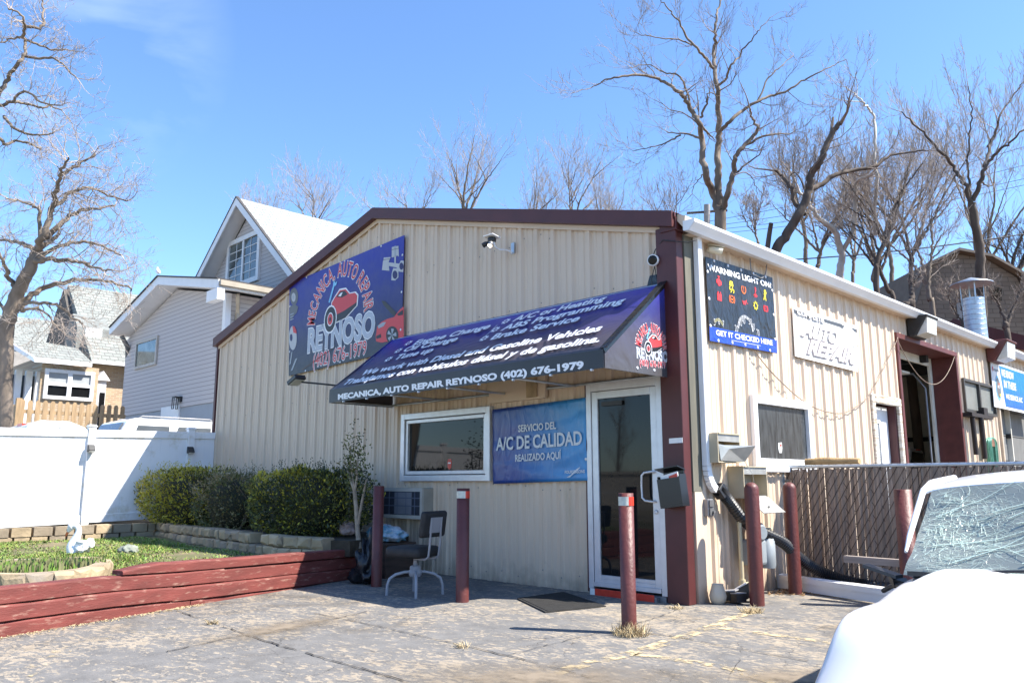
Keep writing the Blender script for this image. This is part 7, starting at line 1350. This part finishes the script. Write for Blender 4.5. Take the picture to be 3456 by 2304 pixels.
# far trees over the ridge
FG = dict(grp='far trees over the roofs', wide=.46, dens=.72, nl=7)
gen('small pale tree showing over the white shingled roof', (1030, 960), 535, 46, 81, BARK, TWIGR, .05, 4, thick=.16, **FG)
gen('tiny pale tree crown left of the white shingled roof peak', (905, 960), 590, 52, 82, BARK, TWIGR, -.1, 4, thick=.12, **FG)
gen('bare tree rising above the middle of the maroon gable ridge', (1545, 960), 405, 40, 83, BARK, TWIGR, .1, 4, thick=.2, **FG)
gen('short broken topped tree left of the ridge tree over the gable', (1440, 960), 570, 40, 84, BARK, TWIGR, -.3, 3, thick=.15, **FG)
gen('spreading pale tree right of the ridge tree over the gable', (1800, 960), 540, 42, 85, BARK, TWIGR, .1, 5, thick=.15, **FG)
gen('leaning pale tree above the right part of the gable ridge', (1880, 960), 480, 44, 86, BARK, TWIGR, .25, 4, thick=.17, **FG)
gen('fuzzy low tree above the gable just left of the roof corner', (2060, 960), 580, 42, 87, BARK, TWIGR, .0, 5, thick=.13, **FG)
gen('thin weak tree left of the tall tree above the roof corner', (2290, 960), 570, 34, 88, BARK, TWIG, -.1, 4, thick=.1, **FG)
# gnarled tree at the left
ZL = lambda x, y: (x * .4783, 500 + y * .4783)
D = 19.0; T = Tree('gnarled_tree', 'gnarled grey tree with drooping twigs in front of the brick house', atd(20, 1500, D), BARK, TWIGR, 91, 'gnarled trees at the left edge')
tk = T.limb([atd(12, 1640, D), atd(15, 1500, D)] + lift([(40, 1350), (60, 1200), (110, 1050), (170, 930), (220, 830), (270, 720)], D, 92, ZL, .01), .21, .14, 12, .01)
ls = [(T.limb(lift(p, D, 100 + i, ZL, .07), r0, .02, 8, .025), n_) for i, (p, r0, n_) in enumerate((([(270, 720), (310, 600), (370, 430), (410, 270), (440, 150), (480, 60)], .10, 15), ([(110, 1160), (200, 1050), (300, 990), (420, 950), (560, 930), (700, 930), (850, 960), (940, 1000)], .09, 14), ([(230, 800), (320, 790), (440, 790), (560, 800), (680, 850), (780, 860)], .08, 14), ([(280, 680), (400, 560), (500, 480), (600, 440), (720, 420), (820, 400)], .08, 14), ([(370, 440), (470, 330), (560, 290), (660, 280), (760, 330), (900, 370)], .055, 12), ([(290, 750), (200, 690), (100, 660), (0, 650), (-80, 640)], .075, 8), ([(260, 700), (280, 500), (275, 420), (180, 390), (60, 360)], .06, 10), ([(180, 1100), (280, 1090), (420, 1110), (520, 1200), (600, 1240)], .05, 9), ([(120, 1000), (60, 900), (20, 780), (-40, 700)], .07, 9), ([(240, 790), (400, 700), (560, 660), (720, 690), (850, 760)], .06, 14), ([(150, 1150), (260, 1130), (340, 1180), (430, 1290)], .045, 7), ([(60, 1180), (0, 1100), (-60, 1050)], .06, 6), ([(430, 200), (520, 130), (600, 90), (680, 40)], .05, 9)))]
for l, n_ in ls: T.sprout(l, n_ + 1, 1.2, 3, .2, up=.0, wig=.3, spread=.95, dens=1.15, rs=.5)
T.sprout(tk, 8, .9, 3, .4, up=.02, wig=.34); T.done()
Z3 = lambda x, y: (x * .7015, y * .7015)
D = 13.0; T = Tree('gnarled_tree', 'tree reaching in from outside the left edge high above the gnarled tree', atd(-160, 1600, D), BARK, TWIGR, 95, 'gnarled trees at the left edge')
T.limb([atd(-170, 1900, D), atd(-170, 1500, D), atd(-150, 1000, D), atd(-110, 600, D)], .2, .14, 10, .01)
ls = [(T.limb([atd(-110, 600, D)] + lift(p, D, 120 + i, Z3, .05) if i in (0, 2, 5) else lift(p, D, 120 + i, Z3, .05), r0, .012, 7, .012), n_) for i, (p, r0, n_) in enumerate((([(-60, 560), (0, 440), (40, 380), (75, 320), (115, 270), (122, 205), (105, 180), (50, 190), (0, 205)], .05, 7), ([(105, 180), (120, 120), (90, 60), (30, 40)], .03, 7), ([(-60, 560), (0, 510), (60, 490), (130, 500), (200, 520), (240, 510), (300, 530)], .04, 10), ([(115, 270), (180, 280), (260, 280), (310, 320), (370, 375)], .028, 9), ([(110, 130), (200, 130), (212, 100), (200, 30), (205, -20)], .03, 9), ([(-60, 640), (20, 690), (70, 680), (140, 690), (200, 720)], .04, 8), ([(20, 560), (60, 610), (120, 640), (200, 650), (260, 640)], .03, 9), ([(60, 490), (120, 440), (200, 490), (290, 510)], .025, 8), ([(105, 180), (170, 210), (250, 240), (330, 240)], .025, 8)))]
for l, n_ in ls: T.sprout(l, n_, .62, 3, .2, up=.03, wig=.32, dens=.95)
T.done()
# trees and wall across the street, seen only as reflections in the glass
for k, (x, y) in enumerate(((-22, -36), (-12, -41), (-3, -39), (9, -44), (-32, -40))):
    T = Tree('bare_tree', 'bare tree across the street behind the viewer', V((x, y, 0)), BARKD, TWIG, 200 + k, 'bare trees across the street')
    l = T.limb([V((x, y, -.1)), V((x, y, 2.5)), V((x + .3, y, 6))], .25, .12, 8); T.sprout(l, 14, 2.8, 3, .25, up=.2); T.done()
m = MB(); m.box((-26, -24.3, -.05), (-3, -24, 1.6)); m.box((-26, -24.35, 1.601), (-3, -23.95, 1.75)); tag(m.build('concrete_wall', mat('pale_concrete', (.6, .55, .48), .8, var=.1)), 'pale concrete wall across the street reflected in the front window', 'wall')
# utility pole and wires
D = 44; t = thing('utility_pole', 'grey utility pole left of the tall tree trunk', 'pole', atd(2386, 1000, D)); m = MB(); m.tube([atd(2386, 1300, D), atd(2386, 690, D)], .17, 10); m.build('pole', mat('pole_grey', (.33, .31, .3), .85, var=.15), t, fix=False); m = MB(); a = atd(2386, 715, D); m.bar(a + V((-.9, -.6, 0)), a + V((.9, .6, 0)), .1, .1); m.build('crossarm', BARKD, t)
for (x0, y0, x1, y1), lab in (((2386, 748, 3600, 452), 'topmost thin wire'), ((2386, 765, 3600, 520), 'second thin wire from the top'), ((2386, 778, 3600, 570), 'third thin wire from the top'), ((2386, 792, 3600, 592), 'lowest thin wire')):
    m = MB(); m.tube(sag(atd(x0, y0, 44), atd(x1, y1, 40), .35), .012, 4, cap=False); tag(m.build('power_line', DARK, fix=False), lab + ' of the four running right from the utility pole', 'wire', 'power lines behind the trees')
m = MB(); m.tube(sag(atd(2640, 878, 26), atd(3600, 765, 26), .15), .022, 5, cap=False); tag(m.build('service_cable', DARK, fix=False), 'thick dark cable crossing in front of the tangle of trees', 'cable')
# brown house on the bank
D = 29.0; t = thing('hill_house', 'brown shingled house with gambrel roof on the bank at the right edge', 'house', atd(3250, 1100, D)); away = V((FX.x, FX.y, 0)).normalized()
W_ = lambda x, y: atd(x, y, D); m = MB(); out = [W_(3085, 1290), W_(3085, 1040), W_(3125, 905), W_(3225, 855), W_(3330, 875), W_(3430, 935), W_(3500, 1060), W_(3500, 1290)]; m.prism(out, away * 7); m.build('wall', brickmat('brown_shingle_wall', (.20, .16, .125), (.17, .135, .105), (.11, .088, .07), .35, .16, .012, swap='xz'), t)
m = MB(); rl_ = [W_(3072, 1050), W_(3118, 893), W_(3224, 843), W_(3334, 864), W_(3440, 924), W_(3512, 1060)]
for a, b in zip(rl_, rl_[1:]): m.prism([a - away * .3, b - away * .3, b - away * .3 - Z1 * .1, a - away * .3 - Z1 * .1], away * 7.5)
m.build('roof', mat('brown_roof', (.15, .125, .105), .9), t)
m = MB(); m.prism([W_(3225, 1010) - away * .05, W_(3300, 1000) - away * .05, W_(3305, 1085) - away * .05, W_(3232, 1090) - away * .05], away * .04); m.build('garage_door', mat('grey_door_far', (.26, .26, .26), .7), t); m = MB(); m.prism([W_(3345, 965) - away * .05, W_(3378, 975) - away * .05, W_(3378, 1015) - away * .05, W_(3345, 1008) - away * .05], away * .04); m.build('window', GLASS, t)
